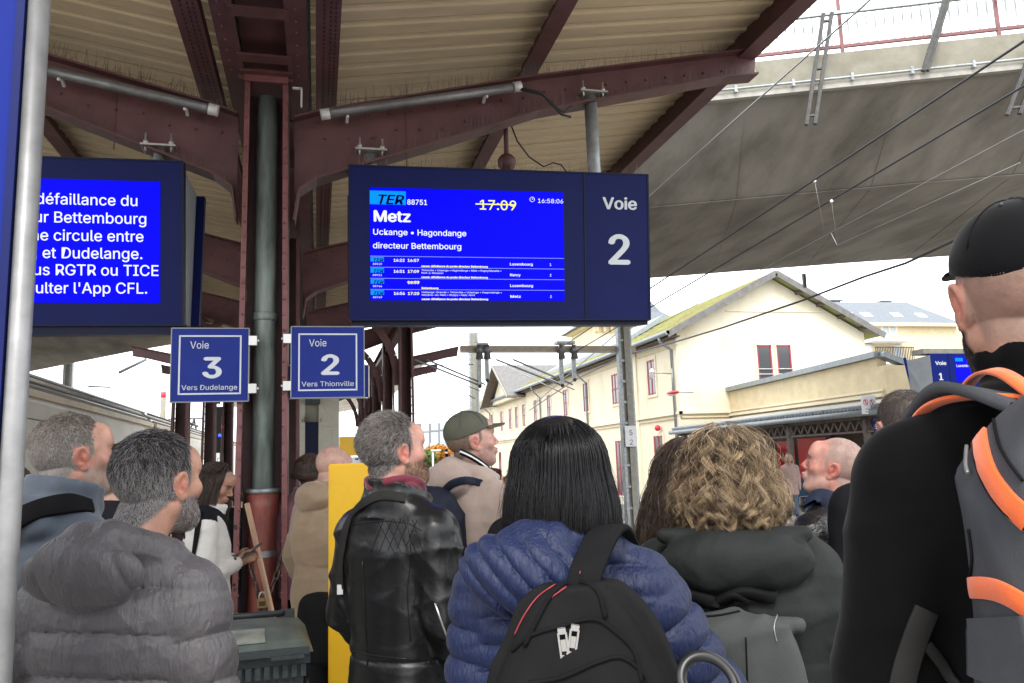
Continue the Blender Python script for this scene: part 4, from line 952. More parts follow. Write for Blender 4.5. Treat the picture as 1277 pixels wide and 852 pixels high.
# ============================================================ WHEELED BIN
bx_, by_ = -.285, 3.55
t = thing('wheeled_bin', 'dark green-grey wheeled rubbish bin with scuffed lid in front of the column', 'bin', (bx_, by_, 0), rz=R(4))
def loc(par, mb, name, m): return mb.build(name, M[m], par, local=True)
mb = MB(); n0 = [(-.19, -.20), (.19, -.20), (.19, .2), (-.19, .2)]; n1 = [(-.225, -.26), (.225, -.26), (.225, .25), (-.225, .25)]
mb.add([(x, y, .05) for x, y in n0]+[(x, y, .90) for x, y in n1], [(3, 2, 1, 0), (4, 5, 6, 7), (0, 1, 5, 4), (1, 2, 6, 5), (2, 3, 7, 6), (3, 0, 4, 7)]); body = loc(t, mb, 'bin_body', 'bin')
mb = MB(); mb.bx(-.245, .245, -.28, .265, .875, .915); loc(body, mb, 'rim', 'bin')
mb = MB()
for k in range(14): mb.bx(-.22+k*.033, -.20+k*.033, -.286, -.27, .83, .875)
loc(body, mb, 'rim_ribs', 'bin')
def lidz(x, y): return .945+.05*math.cos(y/.29*1.35)*math.cos(x/.26*1.2)
mb = MB(); vs = []; fs = []; nx, ny = 16, 16
for j in range(ny+1):
    for i in range(nx+1):
        x = -.255+.51*i/nx; y = -.30+.57*j/ny; e = min(i, nx-i, j, ny-j); vs.append((x, y, lidz(x, y) if e > 0 else .918))
for j in range(ny):
    for i in range(nx): a = j*(nx+1)+i; fs.append([a, a+1, a+nx+2, a+nx+1])
mb.add(vs, fs, True); lid = loc(t, mb, 'lid', 'bin_pale')
mb = MB(); mb.bx(-.24, .24, -.315, -.30, .915, .94); mb.bx(-.22, -.10, -.33, -.31, .905, .918); mb.bx(.10, .22, -.33, -.31, .905, .918); loc(lid, mb, 'lid_lip', 'bin')
mb = MB(); vs = []
for (x, y) in ((-.09, -.27), (.08, -.27), (.08, -.13), (-.09, -.13)): vs.append((x, y, lidz(x, y)+.006))
mb.add(vs+[(a, b, c-.004) for a, b, c in vs], [(0, 1, 2, 3), (7, 6, 5, 4), (0, 4, 5, 1), (1, 5, 6, 2), (2, 6, 7, 3), (3, 7, 4, 0)]); loc(lid, mb, 'worn_label', 'label_worn')
mb = MB(); mb.tube([(-.2, .30, .97), (.2, .30, .97)], .014, 8); mb.bx(-.21, -.17, .25, .31, .94, .985); mb.bx(.17, .21, .25, .31, .94, .985); loc(t, mb, 'handle_bar', 'bin')
for s in (-1, 1):
    mb = MB(); mb.tube([(s*.2, .24, .1), (s*.25, .24, .1)], .1, 16); loc(t, mb, 'wheel', 'black')
# wooden stick leaning in the column
a = Vector(pD(308, 628, 4.95)); b = Vector(pD(345, 790, 4.75)); b2 = a+(b-a)*(a.z/(a.z-b.z))
t = MB(); t.tube([a, a+(b2-a)*.99], .017, 10); o = t.build('wooden_stick', M['wood']); tag(o, 'bare wooden stick leaning slanted against the red column behind the bin', 'stick')
# chain and padlock on the pipe
ch = thing('padlocked_chain', 'rusty chain looped round the red pipe, hanging from the pipe band', 'chain', (-.345, 5.45, 1.0))
def link_mesh():
    mb = MB(); pts = []
    for k in range(13):
        a_ = 2*math.pi*k/12; x = .015*math.cos(a_); z = .023*math.sin(a_)+(.01 if math.sin(a_) > 0 else -.01 if math.sin(a_) < -.001 else 0); pts.append((x, 0, z))
    mb.tube(pts, .0062, 6, cap=False); return mb.mesh('chain_link', M['rust'])
lm = link_mesh()
L0 = [pY(px, py, 5.38) for (px, py) in ((313, 692), (314, 712), (320, 732), (326, 755), (329, 772))]; L1 = [pY(px, py, 5.38) for (px, py) in ((352, 690), (349, 705), (343, 722), (334, 742), (330, 760), (329, 778))]
for P in (L0, L1):
    P = [Vector(p) for p in P]; i = 0; acc = 0
    for a_, b_ in zip(P, P[1:]):
        n = max(1, round((b_-a_).length/.042))
        for k in range(n):
            c = a_+(b_-a_)*(k+.5)/n; d = (b_-a_).normalized(); q = d.to_track_quat('Z', 'Y').to_matrix().to_4x4()
            m = Matrix.Translation(c) @ q @ Matrix.Rotation(R(90*(i % 2)+35), 4, 'Z'); i += 1
            o = link('chain_link', lm, ch, True); o.matrix_basis = wm(ch).inverted() @ m
c = Vector(pY(327, 752, 5.35)); t = thing('padlock', 'small brass padlock hanging on the rusty chain', 'padlock', c)
mb = MB(); mb.box(c, (.06, .03, .06)); o = mb.build('lock_body', M['brass'], t); bm = bmesh.new(); bm.from_mesh(o.data); bmesh.ops.bevel(bm, geom=bm.edges[:], offset=.006, segments=2, affect='EDGES'); bm.to_mesh(o.data); bm.free()
mb = MB(); mb.tube([c+Vector((.02*math.cos(a_), 0, .03+.035*math.sin(a_))) for a_ in [i*math.pi/8 for i in range(9)]], .006, 6); mb.build('shackle', M['steel_clip'], t)
mb = MB(); mb.bx(c.x-.018, c.x+.018, c.y-.0165, c.y-.015, c.z-.016, c.z+.012); mb.build('stamped_plate', M['rust'], t)

# ============================================================ FAR BACKGROUND
YA = 110
p0 = pY(521, 528, YA); p1 = pY(575, 524, YA); pb_ = pY(521, 575, YA)
ga = thing('grey_apartment_block', 'distant grey apartment block with pale windows between the beard and the cap', 'building', (p0[0], YA, 0))
mb = MB(); mb.bx(p0[0], p1[0]+4, YA, YA+14, -.6, p0[2]); mb.build('wall', M['grey_block'], ga)
for i, (px, py) in enumerate([(530, 531), (542, 530), (553, 529), (530, 547), (542, 546), (553, 545), (541, 560), (553, 559), (530, 561), (564, 544), (564, 528)]):
    p = pY(px, py, YA); mb = MB(); mb.bx(p[0]-.5, p[0]+.5, YA-.05, YA-.01, p[2]-.75, p[2]+.75); mb.build('window', M['pane_pale' if i % 3 else 'white'], ga)
def tree(px, py, Y, r, h, lab, m):
    p = pY(px, py, Y); t = thing('tree', lab, 'tree', (p[0], Y, -.6))
    mb = MB(); mb.tube([(p[0], Y, -.6), (p[0]+.1, Y, p[2])], [.22, .1], 8)
    for k in range(6):
        a_ = k*1.05; mb.tube([(p[0]+.05, Y, p[2]-1), (p[0]+r*.7*math.cos(a_), Y+r*.7*math.sin(a_), p[2]+.3*r)], [.08, .03], 5)
    mb.build('trunk', M['bark'], t)
    mb = MB()
    for k in range(3000):
        u = Vector((rnd.gauss(0, 1), rnd.gauss(0, 1), rnd.gauss(0, 1))).normalized()*(rnd.random()**.35); cl = math.sin(u.x*7+1)*math.sin(u.y*6)*math.sin(u.z*8)
        if cl > .25: continue
        c = Vector((p[0]+u.x*r, Y+u.y*r, p[2]+u.z*h)); a_ = Vector((rnd.gauss(0, 1), rnd.gauss(0, 1), rnd.gauss(0, 1))).normalized()*.13; b_ = a_.orthogonal().normalized()*.1
        mb.add([c-a_, c+b_, c+a_, c-b_], [(0, 1, 2, 3)])
    tag(mb.build('crown', M[m], t, fix=False), kind='stuff')
tree(546, 566, 70, 1.3, .8, 'small orange autumn tree before the distant grey block', 'leaf_o'); tree(532, 572, 66, .9, .7, 'small green bush-like tree beside the orange tree', 'leaf_g')
hw = thing('hoarding', 'distant low blue and white hoarding beyond the tracks', 'hoarding', (8, 80, 0))
mb = MB(); mb.bx(2, 12, 80, 80.2, -.6, .9); mb.build('panel', M['pane_pale'], hw)
p = pY(540, 575, 50); lp = thing('street_lamp', 'thin white street lamp before the orange tree', 'street lamp', (p[0], 50, -.6))
mb = MB(); mb.tube([(p[0], 50, -.6), (p[0], 50, p[2]+.6)], .06, 6); mb.build('post', M['white_metal'], lp); mb = MB(); mb.box((p[0]+.2, 50, p[2]+.65), (.6, .2, .1)); mb.build('lamp_head', M['white_metal'], lp)
# ============================================================ PEOPLE: signed-distance modelling engine
from mathutils.bvhtree import BVHTree
f32 = np.float32
nrs = np.random.RandomState(5)
def axis(lo, hi, flo, fhi, rf, rc):
    a = [lo]
    while a[-1] < hi:
        x = a[-1]; a.append(x+(rf if flo-rc < x < fhi else rc))
    return np.array(a, f32)
class Field:
    def __init__(s, xs, ys, zs): s.x, s.y, s.z = xs, ys, zs; s.D = np.full((len(xs), len(ys), len(zs)), .5, f32)
    def block(s, lo, hi):
        sl = []
        for a, l, h in zip((s.x, s.y, s.z), lo, hi):
            i0 = max(0, np.searchsorted(a, l)-1); i1 = min(len(a), np.searchsorted(a, h)+1)
            if i1 <= i0: return None
            sl.append(slice(i0, i1))
        return tuple(sl), s.x[sl[0]][:, None, None], s.y[sl[1]][None, :, None], s.z[sl[2]][None, None, :]
    def put(s, fn, lo, hi, k=.02, op='u', pad=.05):
        m = pad+k; b = s.block([v-m for v in lo], [v+m for v in hi])
        if b is None: return
        sl, X, Y, Z = b; d = fn(X, Y, Z).astype(f32); A = s.D[sl]
        if op == 'u':
            if k > 0: h = np.clip(.5+.5*(A-d)/k, 0, 1); s.D[sl] = A*(1-h)+d*h-k*h*(1-h)
            else: s.D[sl] = np.minimum(A, d)
        else:
            if k > 0: h = np.clip(.5-.5*(A+d)/k, 0, 1); s.D[sl] = A*(1-h)-d*h+k*h*(1-h)
            else: s.D[sl] = np.maximum(A, -d)
    def cap(s, a, b, ra, rb, k=.02, op='u', disp=None, T=None):
        a = np.array(a, float); b = np.array(b, float)
        if T is not None: sg = np.linalg.norm(T[:3, 0]); ra *= sg; rb *= sg; a = T[:3, :3] @ a+T[:3, 3]; b = T[:3, :3] @ b+T[:3, 3]
        L2 = max(1e-9, float(((b-a)**2).sum())); L = math.sqrt(L2); r = max(ra, rb)
        def fn(X, Y, Z):
            t = np.clip(((X-a[0])*(b[0]-a[0])+(Y-a[1])*(b[1]-a[1])+(Z-a[2])*(b[2]-a[2]))/L2, 0, 1)
            d = np.sqrt((X-a[0]-t*(b[0]-a[0]))**2+(Y-a[1]-t*(b[1]-a[1]))**2+(Z-a[2]-t*(b[2]-a[2]))**2)-(ra+(rb-ra)*t)
            return d-disp(X, Y, Z, t*L) if disp else d
        s.put(fn, np.minimum(a, b)-r, np.maximum(a, b)+r, k, op)
    def ell(s, c, r, k=.02, op='u', T=None, rot=None, disp=None, pw=2):
        c = np.array(c, float); r = np.array(r if hasattr(r, '__len__') else (r, r, r), float); Rm = np.eye(3)
        if rot is not None: Rm = np.array(Euler([R(q) for q in rot]).to_matrix())
        if T is not None: sg = np.linalg.norm(T[:3, 0]); r = r*sg; c = T[:3, :3] @ c+T[:3, 3]; Rm = T[:3, :3] @ Rm/sg
        Ri = Rm.T; m = r.max(); mn = r.min()
        def fn(X, Y, Z):
            x, y, z = X-c[0], Y-c[1], Z-c[2]
            u = (Ri[0, 0]*x+Ri[0, 1]*y+Ri[0, 2]*z)/r[0]; v = (Ri[1, 0]*x+Ri[1, 1]*y+Ri[1, 2]*z)/r[1]; w_ = (Ri[2, 0]*x+Ri[2, 1]*y+Ri[2, 2]*z)/r[2]
            if pw != 2: q = (np.abs(u)**pw+np.abs(v)**pw+np.abs(w_)**pw)**(1/pw); d = (q-1)*mn
            else:
                k0 = np.sqrt(u*u+v*v+w_*w_); k1 = np.sqrt((u/r[0])**2+(v/r[1])**2+(w_/r[2])**2)+1e-6; d = k0*(k0-1)/k1
            return d-disp(X, Y, Z, None) if disp else d
        s.put(fn, c-m, c+m, k, op)
    def loft(s, tab, k=.03, op='u', disp=None, pw=2.3):
        tab = np.array(tab, float); z = tab[:, 0]   # z, w, d, cy, cx
        if tab.shape[1] < 5: tab = np.c_[tab, np.zeros(len(tab))]
        W = tab[:, 1].max(); Dd = (tab[:, 2]+np.abs(tab[:, 3])).max()
        def fn(X, Y, Z):
            zc = np.clip(Z, z[0], z[-1]); ww = np.interp(zc, z, tab[:, 1]).astype(f32); dd = np.interp(zc, z, tab[:, 2]).astype(f32); cy = np.interp(zc, z, tab[:, 3]).astype(f32); cx = np.interp(zc, z, tab[:, 4]).astype(f32)
            q = (np.abs((X-cx)/ww)**pw+np.abs((Y-cy)/dd)**pw)**(1/pw)
            d = (q-1)*np.minimum(ww, dd)*1.05
            if disp: d = d-disp(X, Y, Z, None)
            ez = np.maximum(z[0]-Z, Z-z[-1])
            return np.maximum(d, ez)
        cx = np.abs(tab[:, 4]).max(); s.put(fn, (-W-cx, -Dd, z[0]), (W+cx, Dd, z[-1]), k, op)
    def mesh(s):
        D = s.D; neg = D < 0
        D[0], D[-1] = .5, .5; D[:, 0], D[:, -1] = .5, .5; D[:, :, 0], D[:, :, -1] = .5, .5; neg = D < 0
        n8 = np.zeros(tuple(q-1 for q in D.shape), np.uint8)
        for i in (0, 1):
            for j in (0, 1):
                for k in (0, 1): n8 += neg[i:neg.shape[0]-1+i, j:neg.shape[1]-1+j, k:neg.shape[2]-1+k]
        I, J, K = np.nonzero((n8 > 0) & (n8 < 8)); n = len(I)
        idx = np.full(n8.shape, -1, np.int32); idx[I, J, K] = np.arange(n)
        off = [(i, j, k) for i in (0, 1) for j in (0, 1) for k in (0, 1)]
        V = {o: D[I+o[0], J+o[1], K+o[2]] for o in off}
        P = {o: (s.x[I+o[0]], s.y[J+o[1]], s.z[K+o[2]]) for o in off}
        acc = np.zeros((n, 3)); cnt = np.zeros(n)
        for a in off:
            for ax in range(3):
                if a[ax]: continue
                b = list(a); b[ax] = 1; b = tuple(b); m = (V[a] < 0) != (V[b] < 0); t = np.where(m, V[a]/np.where(m, V[a]-V[b], 1), 0)
                for c in range(3): acc[:, c] += np.where(m, P[a][c]+(P[b][c]-P[a][c])*t, 0)
                cnt += m
        v = acc/cnt[:, None]; Q = []
        for ax in range(3):
            sa = [slice(None)]*3; sb = [slice(None)]*3; sa[ax] = slice(0, -1); sb[ax] = slice(1, None)
            A = neg[tuple(sa)]; B = neg[tuple(sb)]
            i, j, k = np.nonzero(A != B); fl = A[i, j, k]
            o1, o2 = (ax+1) % 3, (ax+2) % 3
            c = np.stack([i, j, k], 1); ok = (c[:, o1] > 0) & (c[:, o2] > 0) & (c[:, o1] < n8.shape[o1]) & (c[:, o2] < n8.shape[o2]); c = c[ok]; fl = fl[ok]
            def g(d1, d2): q = c.copy(); q[:, o1] += d1; q[:, o2] += d2; return idx[q[:, 0], q[:, 1], q[:, 2]]
            q = np.stack([g(-1, -1), g(0, -1), g(0, 0), g(-1, 0)], 1); q[~fl] = q[~fl][:, ::-1]; Q.append(q)
        return v, np.concatenate(Q)
def np_mesh(name, v, q, m, col=None, smooth=True):
    me = bpy.data.meshes.new(name); n = q.shape[1]
    me.vertices.add(len(v)); me.vertices.foreach_set('co', np.ascontiguousarray(v, f32).ravel())
    me.loops.add(len(q)*n); me.loops.foreach_set('vertex_index', np.ascontiguousarray(q, np.int32).ravel())
    me.polygons.add(len(q)); me.polygons.foreach_set('loop_start', np.arange(0, len(q)*n, n, dtype=np.int32))
    me.polygons.foreach_set('use_smooth', np.full(len(q), smooth))
    me.update(calc_edges=True)
    if col is not None:
        a = me.color_attributes.new('Col', 'FLOAT_COLOR', 'POINT'); c = np.ones((len(v), 4), f32); c[:, :3] = col; a.data.foreach_set('color', c.ravel())
    if m: me.materials.append(m)
    return me
def rotm(yaw=0, pitch=0, roll=0):
    m = Matrix.Rotation(R(yaw), 4, 'Z') @ Matrix.Rotation(R(pitch), 4, 'X') @ Matrix.Rotation(R(roll), 4, 'Y'); return np.array(m)
def xf(T, v): return v @ T[:3, :3].T+T[:3, 3]
def vnorm(v, q):
    n = np.zeros_like(v); a = v[q[:, 0]]; b = v[q[:, 1]]; c = v[q[:, 2]]; fn = np.cross(b-a, c-a)
    for i in range(q.shape[1]): np.add.at(n, q[:, i], fn)
    return n/(np.linalg.norm(n, axis=1)[:, None]+1e-9)
WV = [(nrs.randn(3), nrs.rand()*6.28, nrs.randn(3)) for _ in range(12)]
def folds(fr, amp, seed=0, st=(1, 1, 1), n=4):
    """ridged, warped folds of cloth"""
    def f(X, Y, Z, t=None):
        o = 0
        for i in range(n):
            k, ph, k2 = WV[(i+seed) % 12]; k = k/np.linalg.norm(k); s_ = fr*(1+.7*i)
            u = (X*k[0]*st[0]+Y*k[1]*st[1]+Z*k[2]*st[2])*s_+ph+1.4*np.sin((X*k2[0]+Y*k2[1]+Z*k2[2])*s_*.45+ph*2)
            o = o+(1-np.abs(np.sin(u)))**2*(1/(1+.6*i))
        return amp*(o*.6-.4)
    return f
def comb(*fs): return lambda X, Y, Z, t: sum(f(X, Y, Z, t) for f in fs)
def baffles(period, amp, ph=0, curve=0.0):
    def f(X, Y, Z, t):
        u = Z+curve*X*X+.004*np.sin(X*13+Z*5); return amp*(np.abs(np.sin(np.pi*(u+ph)/period))**.5-.7)
    return f
def arm_baffles(period, amp): return lambda X, Y, Z, t: amp*(np.abs(np.sin(np.pi*t/period+.3))**.5-.7)

# ---- strands
def strand_mesh(name, P, r, m, col):
    """P (n, s, 3) paths, r (n, s) radii -> three-sided tapered strands"""
    n, s, _ = P.shape; T = np.gradient(P, axis=1); T /= np.linalg.norm(T, axis=2)[..., None]+1e-9
    ref = np.array([.31, .52, .79]); U = np.cross(T, ref); U /= np.linalg.norm(U, axis=2)[..., None]+1e-9; W_ = np.cross(T, U)
    v = []
    for k in range(3):
        a = 2*math.pi*k/3; v.append(P+(U*math.cos(a)+W_*math.sin(a))*r[..., None])
    V = np.stack(v, 2).reshape(-1, 3); b = (np.arange(n)[:, None]*s+np.arange(s-1)[None])*3; Q = []
    for k in range(3):
        k2 = (k+1) % 3; Q.append(np.stack([b+k, b+k2, b+3+k2, b+3+k], -1).reshape(-1, 4))
    c = np.repeat(np.repeat(col[:, None, :], s, 1), 3, 1).reshape(-1, 3) if col.ndim == 2 else np.repeat(col, 3, 1).reshape(-1, 3)
    return np_mesh(name, V, np.concatenate(Q), m, c)
def short_hair(name, par, v, n, w_, Tw, length, down, m, base, var, count, seed=1, rad=.0006, back=.0, seg=3, lift=.45):
    """short strands rooted on the scalp; w_: weight per vertex, Tw: head-to-world matrix"""
    rs = np.random.RandomState(seed); p = np.clip(w_, 0, None); p = p/p.sum(); ii = rs.choice(len(v), count, p=p)
    nn = n[ii]; root = v[ii]+np.cross(nn, rs.randn(count, 3))*.0028
    d0 = Tw[:3, :3] @ np.array([0, back, -down]); d = d0[None]+rs.randn(count, 3)*.28; d -= nn*(d*nn).sum(1)[:, None]; d /= np.linalg.norm(d, axis=1)[:, None]+1e-6
    L = length*(.6+.7*rs.rand(count))*(np.clip(w_[ii], .25, 1)); hz = ((v[ii]-Tw[:3, 3]) @ Tw[:3, 2])/np.linalg.norm(Tw[:3, 2])**2; L = L*((.30+.70*sm(-.055, .05, hz)) if name == 'hair' else 1); P = np.zeros((count, seg, 3))
    for j in range(seg):
        t = j/(seg-1); P[:, j] = root-nn*.001+(d*t+nn*lift*(t-.45*t*t))*L[:, None]
    r = np.outer(np.ones(count), np.linspace(1, .25, seg))*rad
    c = np.array(base)[None]*(1+(rs.rand(count, 1)-.5)*2*var) if not callable(base) else base(ii, rs)
    me = strand_mesh(name, P, r, m, np.clip(c, 0, 1)); return tag(link(name, me, par), kind='stuff')

# ---- materials for people
M['skin'] = mat('skin', (.5, .3, .22), .52, attr='Col', sub=.05, subc=(.010, .004, .002), bump=.35, bscale=190, bdist=.002, noise=.30, nscale=30, spec=.3, contrast=(.3, .6))
M['hair'] = mat('hair', (.1, .1, .1), .42, attr='Col', spec=.35)
M['hair_gloss'] = mat('glossy_hair', (.01, .01, .012), .34, attr='Col', spec=.3)
M['eye'] = mat('eye_white', (.36, .33, .31), .3); M['iris'] = mat('iris', (.06, .08, .09), .15)
def cloth(name, col, rough=.85, **k):
    if max(col) < .14: k.setdefault('sheen', 0); k.setdefault('spec', .25)
    if max(col) < .03: k['spec'] = min(k['spec'], .09) if k.get('rough', rough) > .45 else k['spec']
    col = tuple(v*.72 for v in col)
    d = dict(noise=.16, nscale=14, bump=.25, bscale=500, bdist=.001, sheen=.25); d.update(k); M[name] = mat(name, col, rough, **d)
cloth('fleece_bluegrey', (.105, .13, .165), bscale=300, bump=.5)
cloth('puffer_grey', (.100, .092, .098), .5, bump=.9, bscale=56, bdist=.005, stretch=(1.4, 1.4, .4), ridge=1.0, sheen=.1, spec=.4)
cloth('puffer_blue', (.010, .019, .070), .5, bump=.9, bscale=62, bdist=.005, stretch=(1.5, 1.5, .4), ridge=1.0, sheen=.05, spec=.28)
cloth('leather_black', (.008, .0085, .0095), .36, bump=.30, bscale=16, bdist=.006, ridge=1.6, sheen=0, spec=.36, noise=.3, nscale=9)
cloth('coat_white', (.78, .76, .72)); cloth('coat_tan', (.36, .255, .155), .6, bump=.4, bscale=30, bdist=.004, ridge=1)
cloth('sweat_taupe', (.50, .385, .325)); cloth('vest_navy', (.012, .017, .035), .7); cloth('coat_olive', (.024, .0275, .026), .6, bump=.4, bscale=34, bdist=.004, ridge=1.2)
cloth('shell_black', (.010, .010, .012), .30, bump=.7, bscale=24, bdist=.006, ridge=3, sheen=0, spec=.55); cloth('fleece_black', (.0035, .0035, .004), .95, sheen=.06, bump=.4, spec=.15)
cloth('sleeve_black', (.0045, .0045, .005), .55, sheen=.15); cloth('scarf_red', (.16, .012, .03)); cloth('cap_green', (.12, .12, .09), .85); cloth('cap_black', (.006, .006, .007), .85, sheen=.1)
cloth('denim', (.10, .15, .23)); cloth('trousers_dark', (.015, .015, .018)); cloth('coat_pink', (.50, .34, .31)); cloth('strap_black', (.010, .010, .011), .8, bscale=700, bump=.5)
cloth('strap_dark', (.028, .027, .026), .8); cloth('strap_navy', (.018, .028, .062), .7); cloth('pack_black', (.013, .013, .0135), .8, bump=.5, bscale=600); cloth('pack_grey', (.07, .076, .074), .8, bump=.5, bscale=400)
cloth('pack_slate', (.075, .078, .085), .7, bump=.6, bscale=500); cloth('orange', (1.0, .16, .02), .75, bump=.5, bscale=500); cloth('mesh_grey', (.08, .083, .09), .8, bump=1, bscale=900)
cloth('shirt_pink', (.6, .3, .38)); cloth('sweater_grey', (.09, .09, .08), bscale=120, bump=1, bdist=.004); cloth('shoe', (.02, .02, .02), .5)
M['zip'] = mat('zip_metal', (.55, .54, .52), .3, .8); M['bottle'] = mat('bottle_teal', (.02, .09, .11), .3, spec=.6); M['phone'] = mat('phone_body', (.02, .02, .022), .25); M['piping'] = mat('red_piping', (.22, .02, .03), .6)
M['plastic_black'] = mat('plastic_black', (.012, .012, .013), .35)

# ---- head in its own frame: centre of skull at the origin, facing +Y
def head_sdf(F, T, fem=False, beard=0, eyes=True, fat=1.0):
    e, c = F.ell, F.cap
    e((0, -.012, .028), (.076*fat, .097, .090), T=T, k=.0)
    e((0, .022, -.022), (.066*fat, .072, .090), T=T, k=.03)
    e((0, .030, -.074), (.050*fat, .052, .040), T=T, k=.03)
    e((0, .076, -.100), (.022, .018, .018) if not fem else (.017, .015, .014), T=T, k=.02)
    for s in (-1, 1):
        c((s*.052*fat, .0, -.055), (s*.022, .062, -.098), .016, .014, T=T, k=.025)
        e((s*.046, .062, -.022), (.022, .020, .020), T=T, k=.022)
    c((-.034, .082, .020), (.034, .082, .020), .011, .011, T=T, k=.016) if not fem else None
    e((0, .080, .045), (.05, .022, .035), T=T, k=.03)
    for s in (-1, 1): e((s*.032, .106, .000), (.017, .017, .012), T=T, k=.012, op='s')
    if eyes:
        for s in (-1, 1): e((s*.031, .0815, -.001), (.0135, .0125, .0115), T=T, k=.003)
    c((0, .090, .012), (0, .112, -.025), .0075, .0095, T=T, k=.010)
    for s in (-1, 1): e((s*.0105, .100, -.031), (.0075, .009, .0065), T=T, k=.006)
    e((0, .088, -.062), (.028, .016, .020), T=T, k=.012)
    e((0, .1025, -.0555), (.023, .008, .0055), T=T, k=.004); e((0, .1005, -.0675), (.020, .008, .006), T=T, k=.004)
    c((-.018, .111, -.0615), (.018, .111, -.0615), .0022, .0022, T=T, k=.004, op='s')
    for s in (-1, 1):   # ears: raised rim, hollow bowl, lobe
        e((s*.077*fat, -.012, -.008), (.0075, .020, .033), T=T, rot=(-12, s*14, s*-16), k=.006)
        e((s*.0855*fat, -.009, -.004), (.0065, .012, .021), T=T, rot=(-12, s*14, s*-16), k=.004, op='s')
        e((s*.079*fat, -.004, -.006), (.005, .006, .012), T=T, k=.003)
        e((s*.074*fat, .0, -.036), (.006, .010, .010), T=T, k=.006)
    if beard:
        e((0, .070, -.088), (.046, .040*beard, .034*beard), T=T, k=.02)
def skin_cols(v, Ti, tone, hair=None, hair_fn=None, beardc=None, beard_fn=None, lips=(.42, .16, .14), brow=None, red=.25):
    h = xf(Ti, v); x, y, z = h[:, 0], h[:, 1], h[:, 2]; c = np.repeat(np.array(tone)[None], len(v), 0)
    def bl(w_, col): w_ = np.clip(w_, 0, 1)[:, None]; c[:] = c*(1-w_)+np.array(col)[None]*w_
    rd = np.array(tone)*np.array([1.12, .62, .60])
    g = lambda cx, cy, cz, s_: np.exp(-((np.abs(x)-cx)**2+(y-cy)**2+(z-cz)**2)/s_**2)
    bl(red*2.2*g(.077, -.01, -.01, .03), rd); bl(red*1.1*g(0, .11, -.025, .018), rd); bl(red*1.6*g(.045, .075, -.03, .028), rd)
    bl(1.3*np.exp(-(x/.022)**4-((z+.0615)/.011)**4)*(y > .092), lips)
    bl(2*np.exp(-((np.abs(x)-.033)/.017)**4-((z-.019-.06*(.033-np.abs(x)))/.0045)**2)*(y > .07)*.8, brow if brow is not None else np.array(tone)*.3)
    bl(1.2*g(.031, .094, .004, .010), np.array(tone)*.45)
    c *= .80
    if hair is not None: bl(hair_fn(x, y, z), hair)
    if beardc is not None: bl(beard_fn(x, y, z), beardc)
    return c
sm = lambda a, b, t: np.clip((t-a)/(b-a), 0, 1)
def scalp(front=.055, low=-.075, temple=.02, bald=0):
    """1 where the scalp carries hair: behind the ears down to the nape, above the forehead"""
    def f(x, y, z):
        hl = np.where(np.abs(x) > .045, .078-1.4*0, .078)
        top = sm(0, .012, z-(.055+ (y-.02)*.9)) * (y < front)         # crown, up to the hairline
        side = sm(0, .01, (temple+.012-y))*sm(0, .012, z-(-.012-(.02-y)*.75))*(y < temple+.02)
        nape = sm(0, .012, -.028-y)*sm(0, .025, z-low-.012)
        w_ = np.maximum(np.maximum(top, side), nape); ear = (np.abs(x) > .0745) & (y > -.034) & (y < .014) & (z < .026) & (z > -.05)
        w_ = np.where(ear, 0, w_)
        if bald: w_ = w_*sm(0, .03, np.sqrt((x/1.1)**2+(y-.03)**2)-bald)
        return w_
    return f
def beard_zone(lo=.0, back=-.01):
    def f(x, y, z):
        w_ = sm(0, .012, y-back)*sm(0, .012, -.032-z+(.035*sm(.03, .0, np.abs(x))*0))*sm(0, .02, z+.135+(y-.05)*.2)
        w_ = w_*(1-np.exp(-(x/.024)**4-((z+.0615)/.010)**4)*(y > .09)); return w_*sm(0, .02, .055+np.abs(x)*.6+.0-z*0-np.abs(z+.08)+.02)
    return f

